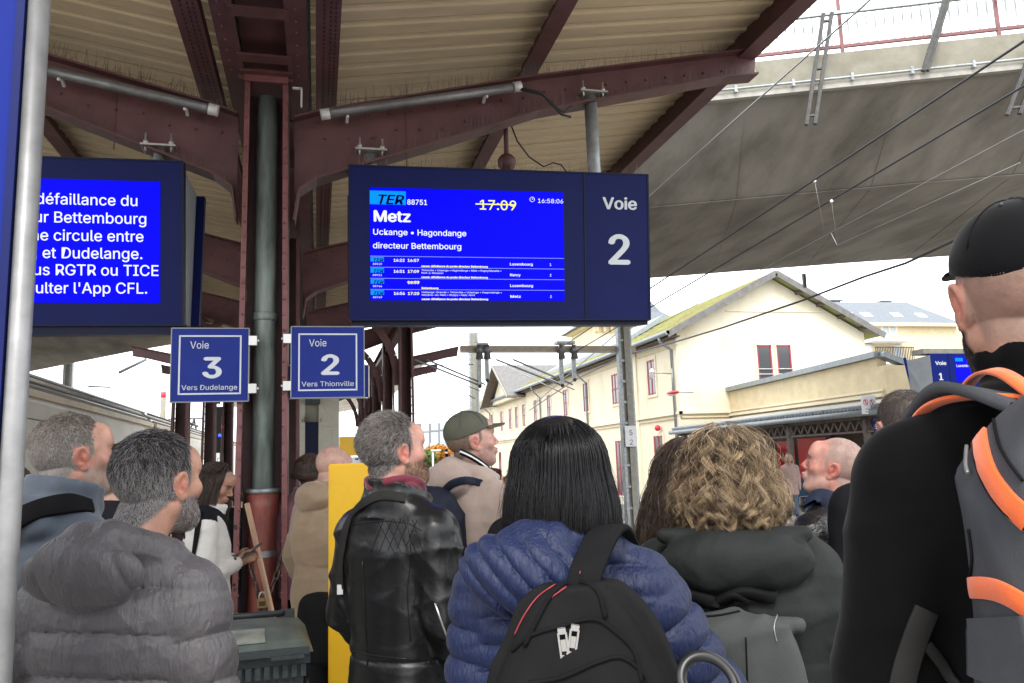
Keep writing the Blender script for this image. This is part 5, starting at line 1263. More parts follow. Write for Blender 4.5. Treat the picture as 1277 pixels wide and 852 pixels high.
PEOPLE = {}
def person(label, head_px, D, yaw, hyaw=0, hpitch=0, hroll=0, tone=(.52, .31, .23), hair=None, hairf=None, beardc=None, beardf=None, beard=0, fem=False,
           fine=.004, body=.011, garment=None, arms=None, girth=1.0, lean=0, group=None, red=.25, eyes=True, zoff=0, neckfat=1.0, hands='open', scale=None, loc3=None, hoff=(0, 0, 0)):
    hc = Vector(pD(*head_px, D)) if loc3 is None else Vector(loc3)
    H = hc.z+.118; s = H/1.75 if scale is None else scale
    root = thing('person', label, 'person', (hc.x, hc.y, 0), R(yaw), group=group)
    Wd = np.array(wm(root)); Wd = Wd.copy(); Wd[2, 3] = H-1.75*s
    S4 = np.diag([s, s, s, 1.0]); L2W = Wd @ S4                  # local 1.75 m figure -> world
    Th = np.eye(4); Th[:3, 3] = (0, 0, 1.632)
    Tp = np.eye(4); Tp[:3, 3] = (0, -.02, 1.545); Tq = np.eye(4); Tq[:3, 3] = -Tp[:3, 3]
    Th = Tp @ rotm(hyaw, hpitch, hroll) @ Tq @ Th
    Th[:3, 3] += np.array(hoff)
    if s != 1:  # keep the head at its natural size
        Th = Th @ np.diag([1/s**.5]*3+[1.0])
    hs = 1/s**.5; shift = np.array([0, 0, 1.632])-Th[:3, 3]; shift[2] = 0
    L2W[:3, 3] += L2W[:3, :3] @ shift                            # stand so that the head is where it was measured
    hcx, hcy = Th[0, 3], Th[1, 3]
    A = arms or dict(L=((-.215, -.02, 1.12), (-.225, .05, .87)), R=((.215, -.02, 1.12), (.225, .05, .87)))
    xs_ = [abs(p[0]) for q in A.values() for p in q]; wx = max(xs_)+.14; ys_ = [p[1] for q in A.values() for p in q]
    F = Field(axis(-wx, wx, hcx-.11, hcx+.11, fine, body), axis(min(-.24, min(ys_)-.1), max(.24, max(ys_)+.24), hcy-.14, hcy+.15, fine, body), axis(-.03, 1.80, 1.47, 1.78, fine, body))
    # torso, legs, neck
    F.loft([(.86, .155, .10, 0), (.95, .16, .105, 0), (1.08, .135, .095, 0), (1.3, .155, .10, 0), (1.4, .145, .09, 0), (1.45, .09, .07, -.01), (1.48, .06, .055, -.015)])
    for sx in (-1, 1):
        F.cap((sx*.085, 0, .90), (sx*.09, .01, .49), .078, .052, k=.04); F.cap((sx*.09, .01, .49), (sx*.09, -.02, .09), .052, .035, k=.02)
        F.cap((sx*.09, -.03, .05), (sx*.10, .12, .03), .035, .028, k=.03)
        F.cap((sx*.05, -.02, 1.465), (sx*.155, -.01, 1.395), .045, .045, k=.04)
    for sd_, (el, wr) in A.items():
        sx = -1 if sd_ == 'L' else 1
        F.cap((sx*.165, -.01, 1.385), el, .046, .036, k=.03); F.cap(el, wr, .036, .024, k=.02)
        d = np.array(wr)-np.array(el); d /= np.linalg.norm(d); w_ = np.array(wr); side = np.cross(d, (0, 1, 0) if abs(d[1]) < .8 else (0, 0, 1)); side /= np.linalg.norm(side); nrm = np.cross(d, side)
        if hands == 'phone' and sd_ == 'R': pass
        pc = w_+d*.05
        F.cap(w_, pc+d*.03, .024, .030, k=.02); F.cap(pc-side*.018, pc+side*.018, .020, .020, k=.012)
        cur = -nrm if nrm[1] < 0 else nrm
        for i, (o_, L) in enumerate(((-.030, .062), (-.010, .072), (.010, .068), (.030, .052))):
            b0 = pc+d*.035+side*o_; b1 = b0+d*L*.45+cur*.008; b2 = b1+(d*.75+cur*.65)*L*.35; b3 = b2+(d*.3+cur*.95)*L*.25
            F.cap(b0, b1, .0085, .008, k=.004); F.cap(b1, b2, .008, .0072, k=.003); F.cap(b2, b3, .0072, .006, k=.003)
        th = np.sign(side[1]) if abs(side[1]) > .2 else -sx
        t0 = w_+d*.03+side*.024*th; t1 = t0+(side*th*.8+d*.7+cur*.4)*.035; F.cap(t0, t1, .011, .009, k=.008); F.cap(t1, t1+(d*.9+cur*.4)*.028, .009, .007, k=.004)
    nk = Th @ np.array([0, -.028, -.055, 1]); F.cap((0, -.022, 1.44), nk[:3], .060*neckfat*(.86 if fem else 1), .055*neckfat*(.84 if fem else 1), k=.03)
    head_sdf(F, Th, fem, beard, eyes)
    v, q = F.mesh(); vw = xf(L2W, v); Thw = L2W @ Th; Tiw = np.linalg.inv(Thw)
    c = skin_cols(vw, Tiw, tone, hair, hairf, beardc, beardf, red=red)
    bod = link('body', np_mesh('body', vw, q, M['skin'], c), root)
    if eyes and fine < .0055:
        for sx in (-1, 1):
            mb = MB(); p = (Thw @ np.array([sx*.031, .0815, -.001, 1]))[:3]; mb.sphere(p, .0112, 12, 8); ey = mb.build('eye', M['eye'], root)
            mb = MB(); p = (Thw @ np.array([sx*.031, .0893, -.0005, 1]))[:3]; mb.sphere(p, .0052, 8, 6); mb.build('iris', M['iris'], ey)
    # trousers and shoes
    F = Field(axis(-.26, .26, 9, 9, 1, .014), axis(-.22, .24, 9, 9, 1, .014), axis(-.02, 1.02, 9, 9, 1, .014))
    F.loft([(.84, .165, .115, 0), (.97, .168, .118, 0)])
    for sx in (-1, 1): F.cap((sx*.085, 0, .90), (sx*.09, .01, .49), .092, .072, k=.03, disp=folds(18, .006, 1)); F.cap((sx*.09, .01, .49), (sx*.09, -.015, .10), .072, .062, k=.02, disp=folds(22, .008, 2))
    v2, q2 = F.mesh(); tz = link('trousers', np_mesh('trousers', xf(L2W, v2), q2, M[(garment or {}).get('trousers', 'trousers_dark')]), root)
    for sx in (-1, 1):
        F = Field(axis(sx*.1-.07, sx*.1+.07, 9, 9, 1, .01), axis(-.11, .19, 9, 9, 1, .01), axis(-.02, .14, 9, 9, 1, .01))
        F.cap((sx*.09, -.04, .05), (sx*.10, .13, .035), .045, .040, k=.02); F.put(lambda X, Y, Z: Z-.0+0*X+0*Y, (-1, -1, -1), (1, 1, .0), 0, 's')
        v3, q3 = F.mesh(); link('shoe', np_mesh('shoe', xf(L2W, v3), q3, M['shoe']), root)
    info = dict(root=root, body=bod, v=vw, n=vnorm(vw, q), Thw=Thw, Tiw=Tiw, L2W=L2W, A=A, Th=Th, s=s, hl=xf(Tiw, vw), bv=[], q=q)
    PEOPLE[label] = info
    return info
def garment(P, name, m, res=.008, girth=1.0, hem=.80, torso=None, arm_r=(.078, .064, .052), disp=None, adisp=None, collar=None, hood=None, sleeves=True, extra=None, shoulder=1.0, neck=.062, cut=None):
    A = P['A']; xs_ = [abs(p[0]) for q in A.values() for p in q]; wx = max(xs_)+.16; ys_ = [p[1] for q in A.values() for p in q]; g = girth
    F = Field(axis(-wx, wx, 9, 9, 1, res), axis(min(-.34, min(ys_)-.12), max(.30, max(ys_)+.12), 9, 9, 1, res), axis(hem-.04, 1.66, 9, 9, 1, res))
    tab = torso or [(hem, .205*g, .160*g, 0), (.95, .195*g, .152*g, 0), (1.07, .183*g, .142*g, 0), (1.2, .195*g, .150*g, 0), (1.32, .200*g, .150*g, -.005), (1.385, .178*g, .130*g, -.01), (1.43, .138*g, .108, -.012), (1.475, .105, .088, -.015), (1.50, .078, .075, -.018)]
    F.loft(tab, disp=disp)
    for sx in (-1, 1):
        F.cap((sx*.045, -.02, 1.462), (sx*.168*shoulder, -.012, 1.392+.5*(arm_r[0]-.078)), .056, arm_r[0]*.86, k=.04, disp=(lambda X, Y, Z, t: disp(X, Y, Z, None)) if disp else None)
    if sleeves:
        for sd_, (el, wr) in A.items():
            sx = -1 if sd_ == 'L' else 1; el = np.array(el); wr = np.array(wr)
            F.cap((sx*.178*shoulder, -.012, 1.375), el, arm_r[0], arm_r[1], k=.025, disp=adisp); L = np.linalg.norm(el-np.array((sx*.182, -.012, 1.405)))
            F.cap(el, wr+(wr-el)*.06, arm_r[1], arm_r[2], k=.02, disp=(lambda X, Y, Z, t, L=L: adisp(X, Y, Z, t+L)) if adisp else None)
            w2 = wr+(wr-el)*.06; d_ = (wr-el)/np.linalg.norm(wr-el); F.cap(w2+d_*.035, w2+d_*.09, .036, .040, k=.004, op='s')
    if hood: hood(F)
    if extra: extra(F)
    F.cap((0, -.018, 1.50), (0, -.0, 1.66), neck, neck+.012, k=.01, op='s')
    if cut: cut(F)
    if collar:
        r, z0, z1, th, tl = collar
        def fn(X, Y, Z):
            rr = np.sqrt((X/1.0)**2+((Y+.012-(Z-z0)*.18)/1.12)**2); top = z1-tl*(Y+.05)
            wob = .003*np.sin(np.arctan2(Y, X)*7)+.003*np.sin(Z*90)
            return np.maximum(np.abs(rr-r-wob)-th, np.maximum(Z-top, z0-Z))-.002
        F.put(fn, (-r-.03, -r-.05, z0), (r+.03, r+.08, z1+.03), .012)
    v, q = F.mesh(); vw = xf(P['L2W'], v); o = link(name, np_mesh(name, vw, q, M[m]), P['root']); P['bv'].append((vw, q)); P[name] = o
    return o
def bvh(P): 
    V = []; Q = []; b = 0
    for v, q in P['bv']: V += v.tolist(); Q += (q+b).tolist(); b += len(v)
    return BVHTree.FromPolygons(V, Q)
def spline(pts, n):
    pts = np.array(pts, float); m = len(pts); out = []
    for i in range(m-1):
        p0, p1, p2, p3 = pts[max(i-1, 0)], pts[i], pts[i+1], pts[min(i+2, m-1)]
        for k in range(n): t = k/n; out.append(.5*((2*p1)+(-p0+p2)*t+(2*p0-5*p1+4*p2-p3)*t*t+(-p0+3*p1-3*p2+p3)*t**3))
    out.append(pts[-1]); return np.array(out)
def strap(name, m, par, P, px, w, th=.006, off=.006, smooth=2, dmax=None, bt=None, label=None):
    """a webbing strap laid along sight-line points on the clothing of P"""
    bt = bt or bvh(P); C = []; Nn = []; last = None
    for (x, y) in spline(px, 8):
        d = Vector(ray(x, y)).normalized(); h = bt.ray_cast(Vector(EYE), d)
        if h[0] is None: continue
        C.append(np.array(h[0])); n = np.array(h[1]); Nn.append(n if n @ np.array(d) < 0 else -n)
    if len(C) < 3: return None
    C = np.array(C); Nn = np.array(Nn)
    for _ in range(smooth):
        C[1:-1] = (C[:-2]+C[1:-1]*2+C[2:])/4; Nn[1:-1] = (Nn[:-2]+Nn[1:-1]+Nn[2:])/3
    for _ in range(4): Nn[1:-1] = (Nn[:-2]+Nn[1:-1]+Nn[2:])/3
    Nn /= np.linalg.norm(Nn, axis=1)[:, None]; T = np.gradient(C, axis=0); T /= np.linalg.norm(T, axis=1)[:, None]+1e-9; S_ = np.cross(T, Nn); S_ /= np.linalg.norm(S_, axis=1)[:, None]+1e-9
    prof = [(-.5, -.3), (-.5, .7), (-.44, 1), (0, 1.15), (.44, 1), (.5, .7), (.5, -.3)]; n = len(prof)
    V = np.concatenate([C[:, None]+S_[:, None]*(np.array([p[0] for p in prof])*w)[None, :, None]+Nn[:, None]*(off+np.array([p[1] for p in prof])*th)[None, :, None]]).reshape(-1, 3)
    Q = [[i*n+j, i*n+(j+1) % n, (i+1)*n+(j+1) % n, (i+1)*n+j] for i in range(len(C)-1) for j in range(n)]
    me = np_mesh(name, V, np.array(Q), M[m]); o = link(name, me, par); 
    if label: o['label'] = label
    return o
def on(P, x, y, off=.01, bt=None):
    d = Vector(ray(x, y)).normalized(); h = (bt or bvh(P)).ray_cast(Vector(EYE), d)
    return (h[0]+(h[1] if h[1].dot(d) < 0 else -h[1])*off, h[1] if h[1].dot(d) < 0 else -h[1]) if h[0] is not None else (None, None)
def sdf_obj(name, m, T, box, res, fn, par, label=None, col=None):
    F = Field(*[axis(a, b, 9, 9, 1, res) for a, b in box]); fn(F); v, q = F.mesh(); vw = xf(np.array(T), v)
    o = link(name, np_mesh(name, vw, q, M[m]), par); 
    if label: o['label'] = label
    return o, vw, q

def ribbon3(name, m, par, P, pts, wd, w, th):
    C = xf(P['L2W'], spline(pts, 6)); T = np.gradient(C, axis=0); T /= np.linalg.norm(T, axis=1)[:, None]; S_ = P['L2W'][:3, :3] @ np.array(wd, float); S_ = S_[None]-T*(T @ S_)[:, None]; S_ /= np.linalg.norm(S_, axis=1)[:, None]; Nn = np.cross(S_, T)
    prof = [(-.5, -.5), (-.5, .5), (-.44, .7), (0, .8), (.44, .7), (.5, .5), (.5, -.5)]; n = len(prof)
    V = (C[:, None]+S_[:, None]*(np.array([p[0] for p in prof])*w)[None, :, None]+Nn[:, None]*(np.array([p[1] for p in prof])*th)[None, :, None]).reshape(-1, 3)
    Q = [[i*n+j, i*n+(j+1) % n, (i+1)*n+(j+1) % n, (i+1)*n+j] for i in range(len(C)-1) for j in range(n)]
    return link(name, np_mesh(name, V, np.array(Q), M[m]), par)
def pucker(period, amp, ph=0, curve=0.0, fr=150):
    """gathers that run off the quilting seams"""
    def f(X, Y, Z, t):
        u = (Z+curve*X*X+.004*np.sin(X*13+Z*5)+ph)/period; s_ = np.abs(np.sin(np.pi*u)); a_ = np.arctan2(Y, X)*.17*fr; return amp*np.exp(-s_*3.0)*np.sin(a_+3*np.sin(a_*.37)+2*np.floor(u))
    return f

def line_on(Pb, px, r, m, par, name, off=.002):
    bt = bvh(Pb); pts = [on(Pb, x, y, off, bt)[0] for x, y in spline(px, 6)]; pts = [p for p in pts if p is not None]
    if len(pts) > 2: mb = MB(); mb.tube(pts, r, 6); return mb.build(name, M[m], par)

# ============================================================ THE CROWD
def mixc(a, b, p): # per-strand colours drawn from two tones
    a, b = np.array(a), np.array(b)
    return lambda ii, rs: np.where(rs.rand(len(ii), 1) < p, a[None], b[None])*(.75+.5*rs.rand(len(ii), 1))
def by_zone(P, fn):      # colour depends on where the strand is rooted (grey temples)
    hl = P['hl']
    def f(ii, rs): return np.clip(fn(hl[ii], rs), 0, 1)*(.75+.5*rs.rand(len(ii), 1))
    return f
def crop(P, wfn, length, count, colr, seed, down=1, rad=.0006, back=.0, lift=.45, seg=3):
    h = P['hl']; w_ = wfn(h[:, 0], h[:, 1], h[:, 2]); return short_hair('hair', P['root'], P['v'], P['n'], w_, P['Thw'], length, down, M['hair'], colr, 0, count, seed, rad, back, seg, lift)
def beard_strands(P, wfn, length, count, colr, seed, rad=.0005):
    h = P['hl']; w_ = wfn(h[:, 0], h[:, 1], h[:, 2]); return short_hair('beard', P['root'], P['v'], P['n'], w_, P['Thw'], length, 1, M['hair'], colr, 0, count, seed, rad, -.2)

# --- grey-haired man, left
SK = (.56, .30, .22)
sc1 = scalp(front=.052)
P = person('grey-haired man in blue-grey fleece jacket with black shoulder strap, at the left edge', (90, 568), 2.25, -42, hyaw=-10, hpitch=6, hoff=(0, .03, 0), tone=(.52, .285, .21), hair=(.20, .175, .155), hairf=sc1, beardc=(.33, .22, .175), beardf=beard_zone(), fine=.0032, red=.4, neckfat=1.12)
garment(P, 'jacket', 'fleece_bluegrey', girth=1.08, disp=folds(10, .008, 3), adisp=folds(14, .008, 5), collar=(.082, 1.46, 1.575, .011, .25), hood=lambda F: (F.ell((0, -.115, 1.455), (.125, .055, .055), k=.03, disp=folds(22, .008, 1)), F.cap((-.09, -.06, 1.49), (0, -.12, 1.50), .035, .035, k=.03), F.cap((.09, -.06, 1.49), (0, -.12, 1.50), .035, .035, k=.03)))
crop(P, sc1, .010, 15000, by_zone(P, lambda h, rs: np.where(rs.rand(len(h), 1) < .05+.7*sm(.02, .10, h[:, 2:3]), np.array([.10, .078, .062]), np.array([.34, .31, .28]))), 1, down=.7, lift=.7)
beard_strands(P, beard_zone(), .003, 2500, mixc((.5, .42, .36), (.25, .17, .12), .7), 2)
bp1 = thing('backpack', 'black backpack strap and bag of the grey-haired man at the left edge', 'backpack', P['root'].location)
strap('shoulder_strap', 'strap_black', bp1, P, [(-40, 690), (5, 660), (45, 638), (88, 629), (112, 634)], .055, .008)
sdf_obj('bag_body', 'pack_black', P['L2W'], ((-.2, .2), (-.5, -.1), (.85, 1.42)), .012, lambda F: F.ell((-.02, -.29, 1.12), (.15, .12, .25), k=0, pw=3.5), bp1)

# --- man in grey puffer
sc2 = scalp(front=.06, low=-.068)
P = person('man with dark greying hair in a grey-violet hooded puffer jacket, front left', (196, 604), 1.83, -20, hyaw=-14, hpitch=4, hoff=(.035, .05, 0), tone=(.50, .27, .19), hair=(.055, .05, .05), hairf=sc2, beardc=(.16, .13, .12), beardf=beard_zone(), fine=.0028, beard=1, neckfat=1.08, arms=dict(L=((-.315, -.03, 1.16), (-.30, .10, .93)), R=((.215, -.03, 1.14), (.19, .12, .92))))
garment(P, 'puffer_jacket', 'puffer_grey', res=.0040, girth=.98, shoulder=.90, disp=comb(baffles(.090, .015, ph=.02, curve=.5), pucker(.090, .0022, ph=.02, curve=.5, fr=110), folds(30, .0045, 2, st=(.6, 1, 1.3))), adisp=comb(arm_baffles(.095, .015), folds(30, .004, 4)), arm_r=(.080, .070, .056), collar=(.092, 1.43, 1.515, .020, .25),
        hood=lambda F: (F.ell((-.01, -.148, 1.448), (.135, .046, .080), k=.012, rot=(18, 0, 0), disp=comb(folds(14, .007, 7), lambda X, Y, Z, t: .013*(np.abs(np.sin(X*17+.9+Z*7))**.5-.7))),
                        F.cap((.11, -.03, 1.47), (.03, -.12, 1.515), .040, .045, k=.02, disp=folds(26, .006, 2)), F.cap((-.11, -.04, 1.47), (-.03, -.12, 1.515), .042, .045, k=.02, disp=folds(26, .006, 3))))
def c2(h, rs):
    g = np.clip(sm(.06, -.04, h[:, 2:3])*.7+.30+.35*sm(-.0, .06, h[:, 1:2])*sm(.07, 0, h[:, 2:3]), 0, 1); return np.where(rs.rand(len(h), 1) < g, np.array([.34, .32, .31]), np.array([.028, .026, .028]))
crop(P, sc2, .019, 20000, by_zone(P, c2), 3, down=.9, rad=.0005, lift=.55, seg=4)
beard_strands(P, beard_zone(), .007, 3500, mixc((.42, .39, .37), (.07, .055, .05), .5), 4)

# --- woman with phone
tone3 = (.40, .22, .15)
P = person('young woman in a long white coat looking down at her phone, left of the column', (268, 601), 4.45, -84, hyaw=-16, hpitch=-24, eyes=False, fem=True, tone=tone3, hair=(.03, .02, .016), hairf=scalp(), fine=.0048, body=.010, arms=dict(L=((-.19, .0, 1.12), (-.05, .15, 1.17)), R=((.20, .0, 1.11), (.06, .15, 1.16))), red=.15)
garment(P, 'top', 'trousers_dark', girth=.84, sleeves=False)
def coat_open(F): F.put(lambda X, Y, Z: np.maximum(np.abs(X+.0)-.075-.0*Z, .04-Y)+0*Z, (-.08, .03, .3), (.08, .3, 1.52), .01, 's')
garment(P, 'coat', 'coat_white', res=.009, girth=.92, hem=.48, torso=[(.48, .23, .185, 0), (.75, .215, .17, 0), (.95, .19, .15, 0), (1.1, .165, .135, 0), (1.28, .18, .135, 0), (1.39, .165, .115, -.01), (1.45, .12, .09, -.012), (1.49, .08, .07, -.018)], disp=folds(12, .010, 2, st=(1, 1, .4)), adisp=folds(20, .007, 5), arm_r=(.068, .056, .046), cut=coat_open, collar=(.085, 1.44, 1.52, .012, .2))
mb = MB()
for s_ in (-.1, .1):
    for k in range(4): p = P['L2W'] @ np.array([s_, .150, 1.36-k*.17, 1]); mb.sphere(p[:3], .009, 8, 5)
mb.build('coat_buttons', M['print_black'], P['coat'])
t = thing('phone', 'black phone held in both hands by the woman in the white coat', 'phone', xf(P['L2W'], np.array([[.0, .22, 1.22]]))[0])
L_ = Matrix(P['L2W'].tolist()); mb = MB(); mb.box((.03, .235, 1.22), (.075, .15, .009), Matrix.Rotation(R(35), 3, 'X')); me = mb.mesh('case', M['phone']); me.transform(L_); link('case', me, t)
# shoulder bag strap
t = thing('handbag', 'small dark shoulder bag worn by the woman in the white coat', 'handbag', P['root'].location)
strap('shoulder_strap', 'strap_black', t, P, [(250, 640), (247, 662), (243, 690), (240, 705)], .03, .005, dmax=6)
def long_hair(P, name, m, n, path_fn, rad, colr, seed, s=18, group=None):
    """path_fn(rs, n) -> (n, s, 3) in head coordinates; joined strands"""
    rs = np.random.RandomState(seed); H_ = path_fn(rs, n, s); W_ = xf(P['Thw'], H_.reshape(-1, 3)).reshape(H_.shape)
    r = np.outer(.7+.6*rs.rand(n), np.linspace(1, .45, s))*rad; me = strand_mesh(name, W_, r, M[m], np.clip(colr(rs, n, H_) if colr.__code__.co_argcount == 3 else colr(rs, n, H_, path_fn.gi), 0, 1)); return tag(link(name, me, P['root']), kind='stuff')
def fall(R0=(.098, .112, .112), c0=(0, -.012, .022), drop=.25, flare=.0, face=55, tuck=0, part=(0, .03), wob=.006, jit=.10, fwd=0, layer=(.90, 1.03), lenvar=.12, curl=0, curlw=70, lock=0, down=None, droprun=.9, lock2=0, frizz=0):
    """strands that leave a parting on the crown, hug the skull and then hang"""
    def f(rs, n, s):
        ph = R(face)+(2*math.pi-2*R(face))*rs.rand(n)       # azimuth measured from the face direction (+Y)
        nl = max(1, int(n/lock)) if lock else 0
        if lock: base = R(face)+(2*math.pi-2*R(face))*rs.rand(nl); gi = rs.randint(0, nl, n); ph = base[gi]; f.gi = gi
        if lock2:      # straight hair gathers in soft clumps
            b2 = np.sort(R(face)+(2*math.pi-2*R(face))*rs.rand(lock2)); k2 = b2[np.clip(np.searchsorted(b2, ph), 0, lock2-1)]; ph = ph+(k2-ph)*.55
        a = np.pi/2+ph; dx, dy = np.cos(a), np.sin(a)
        lay = layer[0]+(layer[1]-layer[0])*rs.rand(n); lay = lay if not lock else (layer[0]+(layer[1]-layer[0])*rs.rand(nl))[gi]
        L = drop*(1-lenvar*rs.rand(n)) if not lock else (drop*(1-lenvar*rs.rand(nl)))[gi]
        th0 = (.02+.15*rs.rand(n)) if not lock else (.05+1.15*rs.rand(nl)**1.2)[gi]
        arc = (1.62-th0)*.105; tot = arc+L; t = np.linspace(0, 1, s)[None]*tot[:, None]
        th = np.minimum(th0[:, None]+t/.105, 1.62); hang = np.clip(t-arc[:, None], 0, None)
        sx = R0[0]*lay[:, None]*np.sin(th); sy = R0[1]*lay[:, None]*np.sin(th); sz = R0[2]*lay[:, None]*np.cos(th)
        ex = (flare*np.sin(np.clip(hang/max(drop, .01), 0, 1)*math.pi*droprun) - tuck*np.clip(hang/max(drop, .01), 0, 1)**2)
        X = c0[0]+dx[:, None]*(sx+ex); Y = c0[1]+dy[:, None]*(sy+ex)+fwd*hang; Z = c0[2]+sz-hang
        X = X+part[0]*(1-np.clip(t/.1, 0, 1)); Y = Y+part[1]*(1-np.clip(t/.1, 0, 1))
        w1 = rs.rand(n, 1)*6.28; X = X+wob*np.sin(t*22+w1)*np.clip(t/.1, 0, 1); Y = Y+wob*np.sin(t*19+w1*1.7)*np.clip(t/.1, 0, 1)
        if curl:
            cp = (rs.rand(nl)*6.28)[gi][:, None]; cw = (curlw*(.7+.6*rs.rand(nl)))[gi][:, None]; ca = (curl*(.6+.8*rs.rand(nl)))[gi][:, None]*np.clip(t/.08, 0, 1); sg = np.where(rs.rand(nl) < .5, 1, -1)[gi][:, None]
            ux, uy = -dy[:, None], dx[:, None]; wv = t*cw+cp+1.3*np.sin(t*31+cp*2.1); cc, ss_ = np.cos(wv), np.sin(wv)*sg; dr = (rs.randn(nl)*.10)[gi][:, None]*np.clip(t, 0, .4); X = X-dy[:, None]*dr; Y = Y+dx[:, None]*dr
            X = X+ux*cc*ca+dx[:, None]*ss_*ca; Y = Y+uy*cc*ca+dy[:, None]*ss_*ca; Z = Z+.35*ca*ss_
            o_ = rs.randn(n, 3)*.0030*(1 if lock else 0); tt = np.linspace(0, 1, s)[None]; spread = .5+1.3*np.sin(np.clip(tt*1.15, 0, 1)*math.pi)**.8*(1-.6*tt)
            X = X+o_[:, :1]*spread; Y = Y+o_[:, 1:2]*spread; Z = Z+o_[:, 2:]*spread
        if frizz:
            for A_, f1, f2 in ((X, 61, 143), (Y, 53, 127), (Z, 71, 0)):
                ph1 = rs.rand(n, 1)*6.28; am = frizz*(.3+1.6*rs.rand(n, 1)**2); A_ += am*(np.sin(t*f1+ph1)+.5*np.sin(t*f2+2*ph1))
        return np.stack([X, Y, Z], -1)
    return f
def hair_mass(P, name, m, cfn, r=(.090, .104, .108), c=(0, -.014, .020), drop=.2, wd=(.088, .08), col=(.01, .01, .01), res=.006, face=.035, low=None, dispf=None):
    """soft inner volume under the strands"""
    F = Field(axis(-.2, .2, 9, 9, 1, res), axis(-.22, .16, 9, 9, 1, res), axis(-.18-drop, .16, 9, 9, 1, res))
    F.ell(c, r, k=0, disp=dispf)
    if drop > 0: F.loft([(-drop, wd[0]*.9, wd[1]*.75, -.035), (-.1, wd[0], wd[1], -.03), (.02, r[0], r[1]*.9, -.02)], k=.02, disp=dispf)
    F.put(lambda X, Y, Z: np.maximum(face-Y+.25*np.abs(X), Z-.075)+0*X, (-.3, face-.1, -.6), (.3, .3, .08), .01, 's')
    v, q = F.mesh(); vw = xf(P['Thw'], v); o = link(name, np_mesh(name, vw, q, M[m], np.repeat(np.array(col)[None], len(v), 0)), P['root']); return o
uni = lambda c, var=.5: (lambda rs, n, H_: np.array(c)[None]*(1-var/2+var*rs.rand(n, 1)))
hair_mass(P, 'hair_volume', 'hair', None, drop=.16, r=(.080, .096, .100), col=(.02, .014, .012))
def c3(rs, n, H_): return np.where(rs.rand(n, 1) < .12, np.array([.14, .09, .06]), np.array([.028, .019, .015]))*(.7+.6*rs.rand(n, 1))
long_hair(P, 'hair', 'hair', 4500, fall(R0=(.086, .102, .104), drop=.34, face=48, flare=.012, fwd=.12, part=(0, .03), wob=.0018), .0007, c3, 5)

# --- bald man in tan coat
P = person('bald man in a tan padded coat seen from behind, right of the column', (416, 583), 4.5, -50, hyaw=-6, hpitch=-4, tone=(.54, .33, .26), fine=.0048, neckfat=1.1, arms=dict(L=((-.26, -.03, 1.14), (-.26, .06, .90)), R=((.26, -.02, 1.14), (.22, .12, .93))))
garment(P, 'padded_coat', 'coat_tan', res=.009, girth=1.25, hem=.74, disp=comb(baffles(.22, .012), folds(14, .008, 3)), adisp=comb(arm_baffles(.14, .010), folds(24, .006, 4)), arm_r=(.098, .084, .064), collar=(.090, 1.44, 1.55, .018, .1), hood=lambda F: F.ell((0, -.14, 1.47), (.14, .06, .09), k=.02, disp=folds(18, .010, 7)))
t = thing('shoulder_bag', 'dark shoulder bag at the hip of the man in the tan coat', 'bag', P['root'].location)
sdf_obj('bag_body', 'pack_black', P['L2W'], ((-.1, .4), (-.3, .1), (.5, 1.05)), .012, lambda F: F.ell((.15, -.2, .80), (.13, .09, .18), k=0, pw=4), t)

# --- man in black leather jacket
sc5 = scalp(front=.066, low=-.08)
P = person('bearded man with grey hair in a black leather jacket and dark red scarf', (490, 563), 2.56, -50, hyaw=-14, hpitch=6, tone=(.58, .31, .24), hair=(.14, .12, .11), hairf=sc5, beardc=(.22, .12, .08), beardf=beard_zone(), beard=1.1, fine=.0032, red=.35, hoff=(0, -.015, 0), arms=dict(L=((-.200, -.03, 1.14), (-.19, .14, .90)), R=((.205, -.02, 1.14), (.17, .12, .90))))
garment(P, 'leather_jacket', 'leather_black', res=.0055, girth=.88, hem=.72, shoulder=.93, disp=comb(folds(11, .008, 2, st=(.7, .7, 1.3)), lambda X, Y, Z, t: -.006*np.exp(-((Z-1.02)/.006)**2)), adisp=folds(15, .012, 6), arm_r=(.078, .066, .052), collar=(.092, 1.435, 1.530, .010, .35))
def scarf(F):
    for k in range(4):
        z = 1.478+k*.020
        def fn(X, Y, Z, z=z, k=k):
            rr = np.sqrt(X**2+((Y+.012)/1.1)**2); zz = z+.10*(-(Y))*.5+.006*np.sin(np.arctan2(Y, X)*3+k); return np.sqrt((rr-.074-.004*np.sin(np.arctan2(Y, X)*5+k*2))**2+((Z-zz)*1.1)**2)-.016
        F.put(fn, (-.11, -.12, z-.05), (.11, .12, z+.05), .004)
sdf_obj('scarf', 'scarf_red', P['L2W'], ((-.14, .14), (-.16, .16), (1.42, 1.64)), .004, scarf, P['root'])
c5 = lambda h, rs: np.where(rs.rand(len(h), 1) < .5+.25*sm(0, .06, h[:, 1:2]), np.array([.33, .30, .28]), np.array([.07, .06, .055]))
crop(P, sc5, .026, 15000, by_zone(P, c5), 7, down=.35, rad=.0006, back=-.5, lift=.8, seg=4)
beard_strands(P, beard_zone(), .014, 6000, mixc((.36, .24, .17), (.16, .08, .045), .45), 8, .0006)
t = thing('messenger_bag', 'dark strap of a messenger bag across the leather jacket', 'bag', P['root'].location)
strap('cross_strap', 'strap_dark', t, P, [(505, 622), (474, 619), (448, 634), (433, 660), (426, 700), (425, 735)], .030, .004, label=None)
o = on(P, 426, 735, .01)[0]
if o is not None: mb = MB(); mb.box(o, (.018, .008, .03)); mb.build('buckle', M['zip'], t)
pz = [on(P, x, y, .004)[0] for (x, y) in ((543, 752), (549, 770), (556, 790), (565, 812))]; pz = [p for p in pz if p is not None]
